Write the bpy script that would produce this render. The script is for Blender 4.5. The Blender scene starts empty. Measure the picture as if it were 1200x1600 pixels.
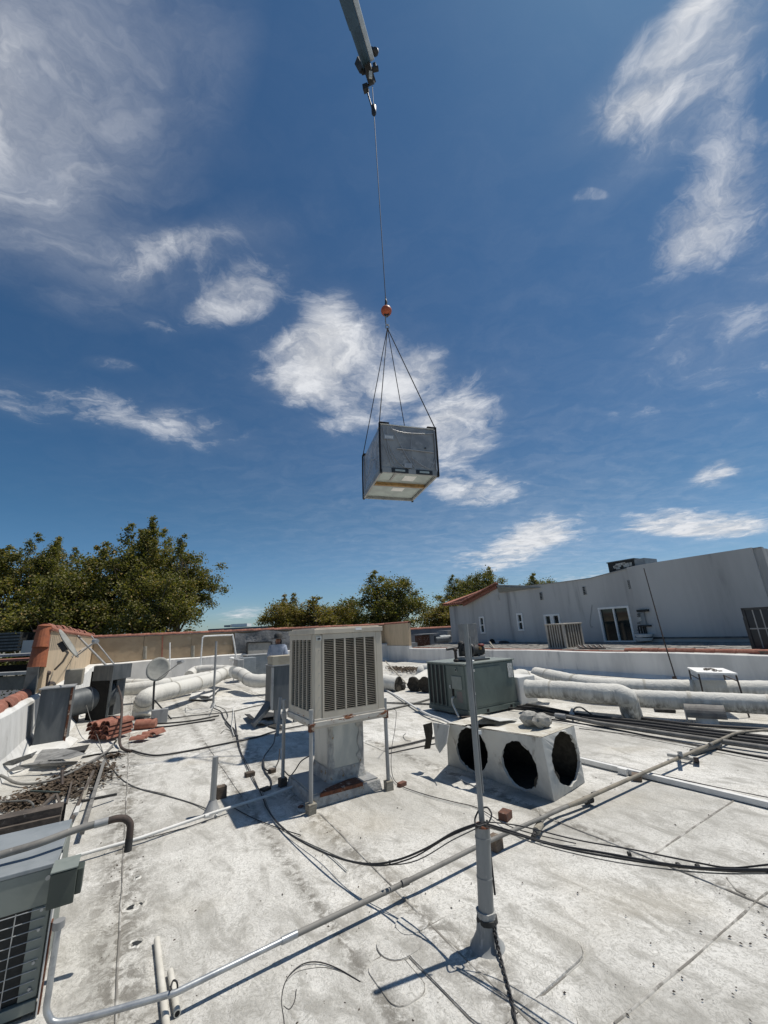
import bpy, bmesh, math, random
import numpy as np
from mathutils import Matrix, Vector, noise as mnoise
random.seed(7)
SC = bpy.context.scene
COL = SC.collection
# ------------------------------------------------------------------ camera
EYE = np.array([0.0, 0.0, 1.7])
FPX = 622.0                                   # focal length for a 1200 px wide frame
_up = np.array([492.0-600, 800+1300.0, -FPX]); _up /= np.linalg.norm(_up)
_f = np.array([0, 0, -1.0]); _f = _f-_up*_f.dot(_up); _f /= np.linalg.norm(_f)
_r = np.cross(_f, _up)
ROT = np.array([_r, _f, _up])                 # camera axes to world axes
cam = bpy.data.cameras.new('camera'); camo = bpy.data.objects.new('camera', cam); COL.objects.link(camo)
M = Matrix.Identity(4)
for i in range(3):
    for j in range(3): M[i][j] = ROT[i][j]
    M[i][3] = EYE[i]
camo.matrix_world = M
cam.sensor_fit = 'HORIZONTAL'; cam.sensor_width = 36; cam.lens = FPX/1200*36
cam.clip_start = .05; cam.clip_end = 3000
SC.camera = camo
# ------------------------------------------------------------------ sun, exposure
SUNH = np.array([.39, .145])                  # horizontal travel towards the sun per metre of height
sun_el = math.atan2(1, np.hypot(*SUNH)); sun_az = math.atan2(SUNH[0], SUNH[1])
sl = bpy.data.lights.new('sun', 'SUN'); sl.energy = 5.0; sl.angle = math.radians(.53); sl.color = (1, .94, .85)
so = bpy.data.objects.new('sun', sl); COL.objects.link(so)
so.rotation_euler = Vector((SUNH[0], SUNH[1], 1)).to_track_quat('Z', 'Y').to_euler(); so.location = (4, 2, 30)
SC.view_settings.view_transform = 'Standard'; SC.view_settings.look = 'None'
SC.view_settings.exposure = -0.08; SC.view_settings.gamma = 1; SC.view_settings.use_curve_mapping = False
SC.cycles.max_bounces = 7; SC.cycles.diffuse_bounces = 3; SC.cycles.glossy_bounces = 3
SC.cycles.transmission_bounces = 4; SC.cycles.transparent_max_bounces = 8
SC.cycles.use_denoising = True
# ------------------------------------------------------------------ places read off the photograph
def ray(x, y): return ROT @ np.array([x-600.0, 800.0-y, -FPX])
U = np.array([.851, .525]); W = np.array([-.525, .851])        # the roof's own two axes
def TT(a, b, z=0.0): return Vector((a*U[0]+b*W[0], a*U[1]+b*W[1], z))
def AB(p): return p[0]*U[0]+p[1]*U[1], p[0]*W[0]+p[1]*W[1]
def pz(x, y, z=0.0):
    d = ray(x, y); return Vector(EYE+d*(z-EYE[2])/d[2])
def pa(x, y, a):
    d = ray(x, y); return Vector(EYE+d*a/(d[0]*U[0]+d[1]*U[1]))
def pb(x, y, b):
    d = ray(x, y); return Vector(EYE+d*b/(d[0]*W[0]+d[1]*W[1]))
def py(x, y, dist):
    d = ray(x, y); return Vector(EYE+d*dist/d[1])
def up_from(x, y, base):                       # height above a ground point seen at x, y
    d = ray(x, y); d = d/np.linalg.norm(d); b = np.array([base[0], base[1], 0.0]); u = np.array([0, 0, 1.0])
    s = np.linalg.solve(np.array([[1, -u@d], [u@d, -1]]), np.array([(EYE-b)@u, (EYE-b)@d])); return float(s[0])
# ------------------------------------------------------------------ sky
world = bpy.data.worlds.new('World'); SC.world = world; world.use_nodes = True
class NT:
    def __init__(s, tree): s.t = tree; s.n = tree.nodes; s.l = tree.links
    def node(s, typ, **kw):
        n = s.n.new(typ)
        for k, v in kw.items(): setattr(n, k, v)
        return n
    def put(s, sock, v):
        if v is None: return
        if isinstance(v, bpy.types.NodeSocket): s.l.new(v, sock)
        elif isinstance(v, (tuple, list)) and sock.type == 'RGBA' and len(v) == 3: sock.default_value = (*v, 1)
        else: sock.default_value = v
    def math(s, op, a, b=None, c=None, clamp=False):
        n = s.node('ShaderNodeMath', operation=op, use_clamp=clamp)
        for i, v in enumerate((a, b, c)):
            if v is not None: s.put(n.inputs[i], v)
        return n.outputs[0]
    def vmath(s, op, a, b=None, scale=None):
        n = s.node('ShaderNodeVectorMath', operation=op); s.put(n.inputs[0], a)
        if b is not None: s.put(n.inputs[1], b)
        if scale is not None: s.put(n.inputs['Scale'], scale)
        return n.outputs['Value'] if op in ('DOT_PRODUCT', 'LENGTH') else n.outputs[0]
    def noise(s, vec, scale, detail=4, rough=.55, dist=0.0, out=0, lac=2.0):
        n = s.node('ShaderNodeTexNoise'); s.put(n.inputs['Vector'], vec)
        for k, v in (('Scale', scale), ('Detail', detail), ('Roughness', rough), ('Distortion', dist), ('Lacunarity', lac)): s.put(n.inputs[k], v)
        return n.outputs[out]
    def ramp(s, v, a, b, lo=0.0, hi=1.0, smooth=True):
        n = s.node('ShaderNodeMapRange'); n.interpolation_type = 'SMOOTHSTEP' if smooth else 'LINEAR'
        for k, q in zip((0, 1, 2, 3, 4), (v, a, b, lo, hi)): s.put(n.inputs[k], q)
        return n.outputs[0]
    def mix(s, f, a, b, mode='MIX'):
        n = s.node('ShaderNodeMix', data_type='RGBA', blend_type=mode)
        s.put(n.inputs[0], f); s.put(n.inputs[6], a); s.put(n.inputs[7], b); return n.outputs[2]
    def scale(s, vec, sc, rot=(0, 0, 0), loc=(0, 0, 0)):
        n = s.node('ShaderNodeMapping'); s.put(n.inputs[0], vec); n.inputs[1].default_value = loc
        n.inputs[2].default_value = rot; n.inputs[3].default_value = sc; return n.outputs[0]
    def comb(s, x, y, z):
        n = s.node('ShaderNodeCombineXYZ')
        for i, v in enumerate((x, y, z)): s.put(n.inputs[i], v)
        return n.outputs[0]
def build_sky():
    q = NT(world.node_tree); q.n.clear()
    out = q.node('ShaderNodeOutputWorld'); bg = q.node('ShaderNodeBackground')
    q.l.new(bg.outputs[0], out.inputs[0])
    sky = q.node('ShaderNodeTexSky', sky_type='NISHITA', sun_disc=False)
    sky.sun_elevation = sun_el; sky.sun_rotation = sun_az
    sky.altitude = 40; sky.air_density = 1.0; sky.dust_density = .35; sky.ozone_density = 2.2
    tc = q.node('ShaderNodeTexCoord').outputs['Generated']
    sp = q.node('ShaderNodeSeparateXYZ'); q.put(sp.inputs[0], tc)
    den = q.math('ADD', q.math('MAXIMUM', sp.outputs[2], 0.0), .10)
    px = q.math('DIVIDE', sp.outputs[0], den); pyy = q.math('DIVIDE', sp.outputs[1], den)
    P1 = q.comb(px, pyy, 1.0); P0 = q.comb(px, pyy, 0.0)
    def flat(x, y):
        d = ray(x, y); d = d/np.linalg.norm(d); return np.array([d[0], d[1]])/(max(d[2], 0)+.10)
    # large wind-drawn distortion shared by all cloud banks
    wob = q.noise(P0, 1.7, 3, .6, .3, out=1)
    wv = q.vmath('SUBTRACT', wob, (.5, .5, .5))
    Pw = q.vmath('ADD', P1, q.vmath('MULTIPLY', wv, (.30, .30, 0)))
    # centre, tip of the long axis, tip of the short axis, density, edge softness
    banks = [((10, 150), (-20, -120), (120, 150), .50, 1.3), ((90, 330), (40, 240), (190, 360), .42, 1.3),
             ((250, 385), (420, 340), (265, 430), .86, 1.0), ((362, 462), (495, 406), (386, 512), .90, .85),
             ((480, 560), (590, 525), (475, 630), 1.02, .7), ((570, 610), (690, 560), (590, 680), .85, .8), ((420, 530), (350, 555), (440, 600), .40, .7),
             ((710, 670), (800, 630), (730, 730), .98, .7), ((735, 765), (840, 780), (735, 800), .85, .7),

             ((210, 655), (420, 705), (215, 612), .74, 1.2), ((60, 640), (200, 655), (60, 610), .48, 1.2), ((212, 498), (262, 512), (206, 516), .62, 1.0), ((165, 568), (215, 575), (165, 584), .5, .6),
             ((1015, 150), (1170, 10), (905, 130), .98, 1.1), ((1095, 330), (1290, 200), (1150, 410), .98, 1.0), ((1190, 130), (1290, 60), (1170, 240), .5, 1.2),
             ((1120, 10), (1210, -40), (1110, 60), .7, .9), ((1150, 560), (1500, 460), (1130, 690), .42, 1.3),
             ((910, 303), (940, 296), (912, 316), .6, .5),
             ((1090, 822), (1230, 826), (1090, 846), 1.0, .6), ((1100, 742), (1160, 720), (1108, 762), .80, .8),
             ((845, 835), (935, 820), (850, 862), .98, .8), ((775, 872), (870, 860), (780, 897), .98, .8),
             ((930, 905), (1060, 888), (930, 925), .66, .9), ((378, 960), (435, 957), (378, 942), .72, .8), ((640, 590), (700, 540), (655, 612), .55, .7),
             ((1180, 455), (1320, 420), (1180, 510), .35, 1.0)]
    dens = None
    for c, m, n, amp, soft in banks:
        C0, A, B = flat(*c), flat(*m), flat(*n)
        Mi = np.linalg.inv(np.array([A-C0, B-C0]).T)
        r1 = (Mi[0][0], Mi[0][1], -Mi[0]@C0); r2 = (Mi[1][0], Mi[1][1], -Mi[1]@C0)
        d1 = q.vmath('DOT_PRODUCT', Pw, r1); d2 = q.vmath('DOT_PRODUCT', Pw, r2)
        r = q.math('SQRT', q.math('MULTIPLY_ADD', d1, d1, q.math('MULTIPLY', d2, d2)))
        f = q.ramp(r, 1.0+.45*soft, 1.0-.95*min(soft, 1), 0.0, amp)
        dens = f if dens is None else q.math('MAXIMUM', dens, f) if amp < .5 else q.math('ADD', dens, q.math('MULTIPLY', f, q.math('SUBTRACT', 1.0, q.math('MULTIPLY', dens, .55))))
    # wisps: streaks drawn across the wind plus fine puffs
    Pd = q.vmath('ADD', P0, q.vmath('MULTIPLY', q.vmath('SUBTRACT', q.noise(P0, 3.0, 5, .6, 0, out=1), (.5, .5, .5)), (.35, .35, 0)))
    st = q.noise(q.scale(Pd, (1.6, 5.0, 1), (0, 0, math.radians(-30))), 1.9, 9, .66, .5)
    pf = q.noise(Pd, 6.5, 10, .66, .3)
    big = q.noise(P0, 1.9, 4, .5, .2)
    mixn = q.math('ADD', q.math('MULTIPLY', st, .30), q.math('ADD', q.math('MULTIPLY', pf, .50), q.math('MULTIPLY', big, .30)))
    thr = q.math('SUBTRACT', q.math('MULTIPLY', mixn, 2.9), q.math('SUBTRACT', 2.02, q.math('MULTIPLY', dens, 1.06)))
    cov = q.ramp(thr, 0.0, 1.05, 0.0, 1.0)
    veil = q.math('MULTIPLY', q.ramp(dens, .05, 1.1), q.ramp(big, .3, .75, .02, .20))
    cov = q.math('MINIMUM', q.math('ADD', q.math('MULTIPLY', cov, .94), q.math('MULTIPLY', veil, .9)), .97)
    hz = None
    for c, m, n, amp in (((-60, 140), (-80, -300), (230, 180), .80), ((60, 340), (10, 160), (280, 410), .34), ((330, 370), (520, 320), (350, 440), .10), ((1130, 540), (1450, 430), (1100, 680), .14), ((1060, 190), (1300, -60), (930, 260), .14), ((840, 860), (1300, 840), (840, 930), .22)):
        C0, A, B = flat(*c), flat(*m), flat(*n); Mi = np.linalg.inv(np.array([A-C0, B-C0]).T)
        d1 = q.vmath('DOT_PRODUCT', Pw, (Mi[0][0], Mi[0][1], -Mi[0]@C0)); d2 = q.vmath('DOT_PRODUCT', Pw, (Mi[1][0], Mi[1][1], -Mi[1]@C0))
        r = q.math('SQRT', q.math('MULTIPLY_ADD', d1, d1, q.math('MULTIPLY', d2, d2))); f = q.math('MULTIPLY', q.math('MULTIPLY', q.math('POWER', q.ramp(r, 1.7, 0.0, 0.0, 1.0, False), 1.7), q.ramp(st, .3, .7, .6*amp, 1.25*amp)), q.ramp(pf, .25, .7, .7, 1.15))
        hz = f if hz is None else q.math('MAXIMUM', hz, f)
    cov = q.math('SUBTRACT', 1.0, q.math('MULTIPLY', q.math('SUBTRACT', 1.0, cov), q.math('SUBTRACT', 1.0, hz)))
    up = q.ramp(sp.outputs[2], -.02, .03, 0, 1); cov = q.math('MULTIPLY', cov, up)
    shade = q.ramp(pf, .35, .7, .78, 1.0)
    hs = q.node('ShaderNodeHueSaturation'); hs.inputs['Saturation'].default_value = 1.07; q.put(hs.inputs['Color'], sky.outputs[0])
    tint = q.mix(1.0, hs.outputs[0], (.50, .76, .86), 'MULTIPLY')
    tint = q.mix(q.ramp(sp.outputs[2], .30, .0), tint, q.mix(1.0, tint, (1.36, 1.14, 1.26), 'MULTIPLY'))
    tint = q.mix(q.ramp(sp.outputs[2], .0, .45), tint, q.mix(1.0, tint, (.84, .93, .98), 'MULTIPLY'))
    cl = q.mix(1.0, q.comb(10.2, 10.4, 10.8), q.comb(shade, shade, shade), 'MULTIPLY')
    fin = q.mix(cov, tint, cl)
    q.put(bg.inputs[0], fin); bg.inputs[1].default_value = .085
build_sky()
# ------------------------------------------------------------------ materials
MATS = {}
def mat(name, c1, c2=None, rough=.8, metal=0.0, sc=6.0, lo=.4, hi=.65, c3=None, sc3=30.0, lo3=.62, hi3=.7, stretch=(1, 1, 1),
        bump=0.0, bsc=40.0, bdist=.004, spec=.5, dist=.4, perobj=0.0, alpha=None, det=5):
    if name in MATS: return MATS[name]
    m = bpy.data.materials.new(name); m.use_nodes = True; MATS[name] = m
    q = NT(m.node_tree); b = q.n['Principled BSDF']
    co = q.node('ShaderNodeTexCoord').outputs['Object']
    col = c1
    if c2 is not None:
        n = q.noise(q.scale(co, stretch), sc, det, .6, dist)
        col = q.mix(q.ramp(n, lo, hi), c1, c2)
    if c3 is not None:
        n = q.noise(q.scale(co, stretch, loc=(3.1, 1.7, .4)), sc3, 5, .65, .3)
        col = q.mix(q.ramp(n, lo3, hi3), col, c3)
    if perobj:
        oi = q.node('ShaderNodeObjectInfo').outputs['Random']
        v = q.ramp(oi, 0, 1, 1-perobj, 1+perobj, False); col = q.mix(1.0, col, q.comb(v, v, v), 'MULTIPLY')
    q.put(b.inputs['Base Color'], col); b.inputs['Roughness'].default_value = rough; b.inputs['Metallic'].default_value = metal
    b.inputs['Specular IOR Level'].default_value = spec
    if bump:
        bn = q.node('ShaderNodeBump'); bn.inputs['Strength'].default_value = bump; bn.inputs['Distance'].default_value = bdist
        q.put(bn.inputs['Height'], q.noise(q.scale(co, stretch), bsc, 5, .6, .3)); q.l.new(bn.outputs[0], b.inputs['Normal'])
    return m
# ------------------------------------------------------------------ mesh collecting
class MB:
    def __init__(s): s.v = []; s.f = []; s.sm = []
    def add(s, vs, fs, smooth=False):
        o = len(s.v); s.v += [Vector(v) for v in vs]
        for f in fs: s.f.append([i+o for i in f]); s.sm.append(smooth)
    def hexa(s, p):                      # p: 4 bottom corners then 4 top corners, same winding
        s.add(p, [(0, 3, 2, 1), (4, 5, 6, 7), (0, 1, 5, 4), (1, 2, 6, 5), (2, 3, 7, 6), (3, 0, 4, 7)])
    def box(s, a0, a1, b0, b1, z0, z1):  # in the roof's axes
        s.hexa([TT(a0, b0, z0), TT(a1, b0, z0), TT(a1, b1, z0), TT(a0, b1, z0), TT(a0, b0, z1), TT(a1, b0, z1), TT(a1, b1, z1), TT(a0, b1, z1)])
    def obox(s, c, X, Y, Z):             # centre and three half axes
        c, X, Y, Z = map(Vector, (c, X, Y, Z))
        s.hexa([c-X-Y-Z, c+X-Y-Z, c+X+Y-Z, c-X+Y-Z, c-X-Y+Z, c+X-Y+Z, c+X+Y+Z, c-X+Y+Z])
    def bar(s, p, q, w, h=None, upv=(0, 0, 1)):
        p, q = Vector(p), Vector(q); d = (q-p); L = d.length; d.normalize(); u = Vector(upv)
        sd = d.cross(u)
        if sd.length < 1e-3: sd = d.cross(Vector((U[0], U[1], 0)))
        sd.normalize(); u2 = sd.cross(d); h = w if h is None else h
        s.obox((p+q)/2, d*L/2, sd*w/2, u2*h/2)
    def tube(s, pts, r, n=10, cap=True, smooth=True, jit=0.0, flat=1.0):
        pts = [Vector(p) for p in pts]; N = len(pts)
        rs = r if isinstance(r, (list, tuple)) else [r]*N
        t = (pts[1]-pts[0]).normalized(); ref = Vector((0, 0, 1)) if abs(t.z) < .9 else Vector((1, 0, 0))
        x = t.cross(ref).normalized(); rings = []
        for i in range(N):
            t2 = (pts[min(i+1, N-1)]-pts[max(i-1, 0)]).normalized()
            x = (x-t2*x.dot(t2)).normalized(); y = t2.cross(x)
            rings.append([pts[i]+(x*math.cos(2*math.pi*k/n)+y*math.sin(2*math.pi*k/n)*flat)*rs[i]*(1+jit*random.uniform(-1, 1)) for k in range(n)])
        fs = []
        for i in range(N-1):
            for k in range(n): fs.append((i*n+k, i*n+(k+1) % n, (i+1)*n+(k+1) % n, (i+1)*n+k))
        s.add([v for R in rings for v in R], fs, smooth)
        if cap:
            s.add(rings[0], [tuple(reversed(range(n)))]); s.add(rings[-1], [tuple(range(n))])
    def quad(s, *p): s.add(p, [tuple(range(len(p)))])
    def ball(s, c, r, n=12, sq=(1, 1, 1), jit=0.0):
        c = Vector(c); vs = [c+Vector((0, 0, r*sq[2]))]; m = n//2
        for i in range(1, m):
            th = math.pi*i/m
            for k in range(n):
                j = 1+jit*random.uniform(-1, 1)
                vs.append(c+Vector((r*sq[0]*math.sin(th)*math.cos(2*math.pi*k/n), r*sq[1]*math.sin(th)*math.sin(2*math.pi*k/n), r*sq[2]*math.cos(th)))*j)
        vs.append(c-Vector((0, 0, r*sq[2]))); fs = [(0, 1+k, 1+(k+1) % n) for k in range(n)]
        for i in range(m-2):
            for k in range(n): fs.append((1+i*n+k, 1+(i+1)*n+k, 1+(i+1)*n+(k+1) % n, 1+i*n+(k+1) % n))
        e = len(vs)-1; fs += [(e, 1+(m-2)*n+(k+1) % n, 1+(m-2)*n+k) for k in range(n)]
        s.add(vs, fs, True)
    def half_barrel(s, p, q, r, n=7, th=.012, r2=None, upv=(0, 0, 1), arc=math.pi):   # a clay barrel tile lying from p to q
        p, q = Vector(p), Vector(q); d = (q-p).normalized(); sd = d.cross(Vector(upv)).normalized(); u = sd.cross(d); r2 = r if r2 is None else r2
        vs = []
        for P_, R_ in ((p, r), (q, r2)):
            for rr in (R_, R_-th):
                for k in range(n+1):
                    an = (math.pi-arc)/2+arc*k/n; vs.append(P_+sd*math.cos(an)*rr+u*math.sin(an)*rr)
        m = n+1; fs = []
        for k in range(n):
            fs.append((k, k+1, 2*m+k+1, 2*m+k)); fs.append((m+k+1, m+k, 3*m+k, 3*m+k+1))
            fs.append((k+1, k, m+k, m+k+1)); fs.append((2*m+k, 2*m+k+1, 3*m+k+1, 3*m+k))
        fs.append((0, 2*m, 3*m, m)); fs.append((m-1, 2*m-1, 4*m-1, 3*m-1))
        s.add(vs, fs)
    def build(s, name, m, parent=None, bev=0.0, base=None, autosmooth=True):
        off = Vector(base) if base is not None else (parent_world(parent) if parent is not None else Vector((0, 0, 0)))
        me = bpy.data.meshes.new(name); me.from_pydata([tuple(v-off) for v in s.v], [], s.f); me.validate()
        if len(me.polygons) == len(s.sm): me.polygons.foreach_set('use_smooth', s.sm)
        me.materials.append(m); me.update()
        bm = bmesh.new(); bm.from_mesh(me); bmesh.ops.recalc_face_normals(bm, faces=bm.faces); bm.to_mesh(me); bm.free()
        o = bpy.data.objects.new(name, me); COL.objects.link(o)
        if parent is not None: o.parent = parent; o['_w'] = tuple(off)
        else: o.location = off; o['_w'] = tuple(off)
        if bev:
            b = o.modifiers.new('bevel', 'BEVEL'); b.width = bev; b.segments = 2; b.limit_method = 'ANGLE'; b.angle_limit = math.radians(40)
        return o
def parent_world(o): return Vector(o['_w'])
def tag(o, label, cat, group=None):
    o['label'] = label; o['category'] = cat
    if group: o['group'] = group
    return o
def thing(name, label, cat, base, group=None):
    o = bpy.data.objects.new(name, None); COL.objects.link(o); o.location = Vector(base); o.empty_display_size = .1
    o['_w'] = tuple(Vector(base)); return tag(o, label, cat, group)
def single(name, mb, m, label, cat, group=None, bev=0.0):
    lo = Vector([min(v[i] for v in mb.v) for i in range(3)]); hi = Vector([max(v[i] for v in mb.v) for i in range(3)])
    o = mb.build(name, m, None, bev, base=((lo.x+hi.x)/2, (lo.y+hi.y)/2, lo.z)); return tag(o, label, cat, group)
def kind(o, k): o['kind'] = k; return o
def copy_tree(o, parent=None):
    c = o.copy(); COL.objects.link(c)
    if parent is not None: c.parent = parent
    for ch in list(o.children): copy_tree(ch, c)
    return c
def smooth_path(pts, sub=6):
    pts = [Vector(p) for p in pts]; out = []
    for i in range(len(pts)-1):
        p0, p1, p2, p3 = pts[max(i-1, 0)], pts[i], pts[i+1], pts[min(i+2, len(pts)-1)]
        for k in range(sub):
            t = k/sub; out.append(.5*((2*p1)+(p2-p0)*t+(2*p0-5*p1+4*p2-p3)*t*t+(3*p1-p0-3*p2+p3)*t**3))
    return out+[pts[-1]]
def zpx(lst): return [pz(x, y, z) for x, y, z in lst]
# ------------------------------------------------------------------ shared materials
M_white = mat('whitewash', (.62, .62, .60), (.50, .50, .48), .85, sc=3, c3=(.30, .29, .27), sc3=7, lo3=.60, hi3=.78, stretch=(1, 1, .45), bump=.4, bsc=30)
M_wallg = mat('grimy_white_stucco', (.72, .705, .67), (.58, .57, .545), .9, sc=1.5, c3=(.24, .25, .26), sc3=2.6, lo3=.56, hi3=.80, stretch=(1, 1, .22), bump=.5, bsc=60)
M_facade = mat('pale_grey_stucco', (.51, .505, .49), (.42, .415, .405), .92, sc=.55, c3=(.25, .25, .25), sc3=1.6, lo3=.52, hi3=.80, stretch=(1, 1, .13), bump=.5, bsc=25, bdist=.01)
M_beige = mat('beige_stucco', (.56, .44, .30), (.47, .37, .25), .9, sc=2, c3=(.30, .23, .16), sc3=5, lo3=.62, hi3=.8, stretch=(1, 1, .3), bump=.3)
M_brownmesh = mat('brown_mesh_cloth', (.37, .285, .19), (.31, .235, .155), .95, sc=2, c3=(.42, .34, .25), sc3=.9, stretch=(1, 1, 1.4), bump=.4, bsc=120)
M_tarp = mat('grey_tarp', (.17, .175, .18), (.11, .115, .12), .8, sc=2.5, c3=(.27, .27, .27), sc3=4, bump=.9, bsc=7, bdist=.04)
M_tile = mat('terracotta', (.23, .085, .056), (.30, .135, .092), .85, sc=9, c3=(.14, .07, .05), sc3=6, lo3=.60, hi3=.8, bump=.4, bsc=60, perobj=.18)
M_tiledark = mat('weathered_terracotta', (.22, .085, .055), (.30, .13, .09), .85, sc=8, c3=(.08, .06, .05), sc3=5, bump=.4, bsc=60, perobj=.25)
M_orange = mat('orange_clay_ridge', (.33, .105, .045), (.25, .08, .04), .75, sc=6, c3=(.20, .08, .04), sc3=9, bump=.3, perobj=.1)
M_almond = mat('almond_painted_steel', (.525, .47, .38), (.455, .405, .33), .5, sc=5, c3=(.36, .31, .25), sc3=14, lo3=.68, hi3=.8, stretch=(1, 1, .4), bump=.1, bsc=20, spec=.4)
M_slat = mat('almond_louvre_steel', (.525, .47, .38), (.43, .385, .31), .6, sc=9)
M_pad = mat('dark_cooler_pad', (.018, .017, .016), (.035, .033, .03), 1.0, sc=40)
M_rust = mat('rusty_steel', (.15, .055, .028), (.07, .032, .02), .95, sc=25, c3=(.42, .35, .28), sc3=14, lo3=.55, hi3=.66, bump=.8, bsc=90)
M_rusttray = mat('rust_stained_almond_steel', (.52, .49, .43), (.44, .41, .36), .6, sc=6, c3=(.20, .075, .03), sc3=9, lo3=.56, hi3=.62, stretch=(1, 1, 2.2), bump=.3)
M_galv = mat('galvanized_steel', (.42, .44, .45), (.30, .32, .34), .42, .55, sc=14, c3=(.22, .22, .22), sc3=30, lo3=.65, hi3=.75, bump=.1, bsc=50)
M_galvdull = mat('dull_galvanized_steel', (.35, .355, .35), (.26, .265, .265), .6, .3, sc=5, c3=(.46, .47, .47), sc3=9, lo3=.6, hi3=.75, stretch=(1, 1, .4), bump=.15, bsc=30)
M_sheet = mat('blue_grey_sheet_metal', (.082, .093, .10), (.13, .14, .146), .55, .3, sc=3.5, c3=(.26, .28, .29), sc3=8, lo3=.66, hi3=.8, stretch=(1.5, 1.5, .3), bump=.2, bsc=20)
M_dish = mat('grey_dish_paint', (.30, .30, .27), (.24, .24, .22), .6, sc=7, spec=.3)
M_sheetlt = mat('pale_blue_grey_steel', (.26, .285, .30), (.21, .235, .25), .6, .2, sc=5, c3=(.36, .37, .37), sc3=12, lo3=.6, hi3=.75, bump=.2, bsc=25)
M_green = mat('grey_green_enamel', (.115, .145, .13), (.095, .12, .108), .5, sc=4, c3=(.22, .245, .22), sc3=10, lo3=.66, hi3=.8, stretch=(1, 1, .4), bump=.1, spec=.4)
M_greenlt = mat('faded_grey_green_enamel', (.20, .225, .205), (.17, .195, .18), .55, sc=5, c3=(.30, .31, .29), sc3=12, lo3=.64, hi3=.8)
M_greendk = mat('dark_green_enamel', (.045, .058, .05), (.06, .073, .062), .5, sc=6)
M_black = mat('black_rubber', (.02, .02, .02), (.04, .04, .038), .75, sc=20, bump=.2)
M_blackcable = mat('black_cable', (.018, .018, .02), None, .6)
M_greycable = mat('grey_cable', (.14, .14, .13), (.07, .07, .07), .7, sc=20)
M_whitecable = mat('white_cable', (.6, .6, .57), None, .6)
M_dark = mat('dark_void', (.006, .006, .006), (.012, .011, .01), 1.0, sc=10)
M_coil = mat('dark_coil', (.012, .014, .014), (.022, .024, .024), .7, sc=50)
M_wood = mat('weathered_wood_block', (.13, .10, .075), (.08, .06, .045), .95, sc=14, c3=(.24, .21, .17), sc3=22, stretch=(1, 1, 5), bump=.7, bsc=40, perobj=.3)
M_woodlt = mat('sunbleached_wood', (.32, .30, .25), (.22, .20, .16), .95, sc=14, c3=(.12, .10, .08), sc3=22, stretch=(1, 1, 4), bump=.6, perobj=.15)
M_brick = mat('red_brick_lump', (.16, .075, .05), (.10, .06, .05), .95, sc=16, c3=(.33, .27, .22), sc3=20, bump=.8, perobj=.2)
M_plank = mat('rotten_plank', (.10, .082, .068), (.06, .05, .042), .95, sc=12, c3=(.18, .16, .14), sc3=25, stretch=(1, 1, 1), bump=.8)
M_pvc = mat('dirty_white_pvc', (.60, .58, .52), (.50, .48, .42), .55, sc=9, c3=(.26, .23, .19), sc3=22, lo3=.66, hi3=.8)
M_pvcwhite = mat('painted_white_pipe', (.66, .66, .64), (.58, .58, .56), .6, sc=6, c3=(.3, .3, .28), sc3=18, lo3=.68, hi3=.8)
M_conduit = mat('grimy_coated_conduit', (.20, .195, .18), (.14, .135, .125), .7, .1, sc=7, c3=(.30, .29, .27), sc3=20)
M_rustpipe = mat('dark_rusty_iron', (.05, .04, .035), (.085, .06, .05), .75, .2, sc=12, c3=(.15, .15, .15), sc3=8, bump=.5)
M_duct = None
M_leaflitter = mat('dead_leaf_litter', (.10, .072, .048), (.045, .034, .025), .95, sc=20, perobj=.2)
M_glass = mat('dark_window_glass', (.012, .018, .02), (.03, .04, .036), .06, sc=1.2, spec=.55)
M_mastpaint = mat('weathered_mast_steel', (.26, .27, .27), (.18, .19, .19), .6, .2, sc=7, c3=(.36, .36, .35), sc3=12, stretch=(1, 1, .3), bump=.2)
M_oldsheet = mat('dull_stained_flashing', (.26, .26, .25), (.16, .16, .155), .7, .15, sc=6, c3=(.09, .085, .08), sc3=9, lo3=.56, hi3=.72, bump=.4, bsc=18)
M_frame = mat('white_window_frame', (.80, .80, .78), (.70, .70, .68), .6, sc=8)
M_plastic = mat('wrap_plastic', (.32, .32, .315), (.23, .23, .23), .20, sc=3.0, c3=(.42, .42, .415), sc3=5, lo3=.58, hi3=.75, bump=.5, bsc=3.5, bdist=.03, spec=.7)
M_fold = mat('plastic_wrap_crease', (.32, .335, .36), (.40, .41, .43), .3, sc=6, spec=.7)
M_under = mat('bare_aluminium_underside', (.42, .48, .46), (.33, .37, .36), .5, .1, sc=3)
M_amber = mat('amber_lumber', (.34, .21, .08), (.22, .13, .05), .8, sc=10)
M_sling = mat('black_webbing', (.012, .012, .014), None, .9)
M_ductgalv = mat('streaked_galvanized_duct', (.42, .44, .44), (.30, .33, .34), .36, .6, sc=4, c3=(.20, .22, .22), sc3=10, lo3=.6, hi3=.75, stretch=(1, 1, .25), bump=.15, bsc=18)
M_tape = mat('yellowed_duct_tape', (.50, .48, .42), (.38, .36, .31), .8, sc=10, c3=(.18, .17, .15), sc3=14, bump=.4)
M_ball = mat('orange_painted_iron', (.46, .10, .035), (.30, .07, .04), .5, sc=9, c3=(.10, .06, .05), sc3=14, bump=.3)
M_boomg = mat('grey_green_boom_paint', (.035, .068, .088), (.025, .048, .062), .5, sc=2, c3=(.08, .105, .11), sc3=1.5, stretch=(1, 1, 1))
M_boomw = mat('pale_boom_steel', (.60, .64, .65), (.5, .53, .54), .4, sc=2)  # paler colour for the boom's side strip and head plate
M_boomd = mat('black_crane_steel', (.02, .021, .024), (.04, .04, .04), .5, sc=5)
M_paper = mat('faded_sticker', (.55, .55, .52), (.36, .36, .34), .7, sc=30, lo=.45, hi=.55)
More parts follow.
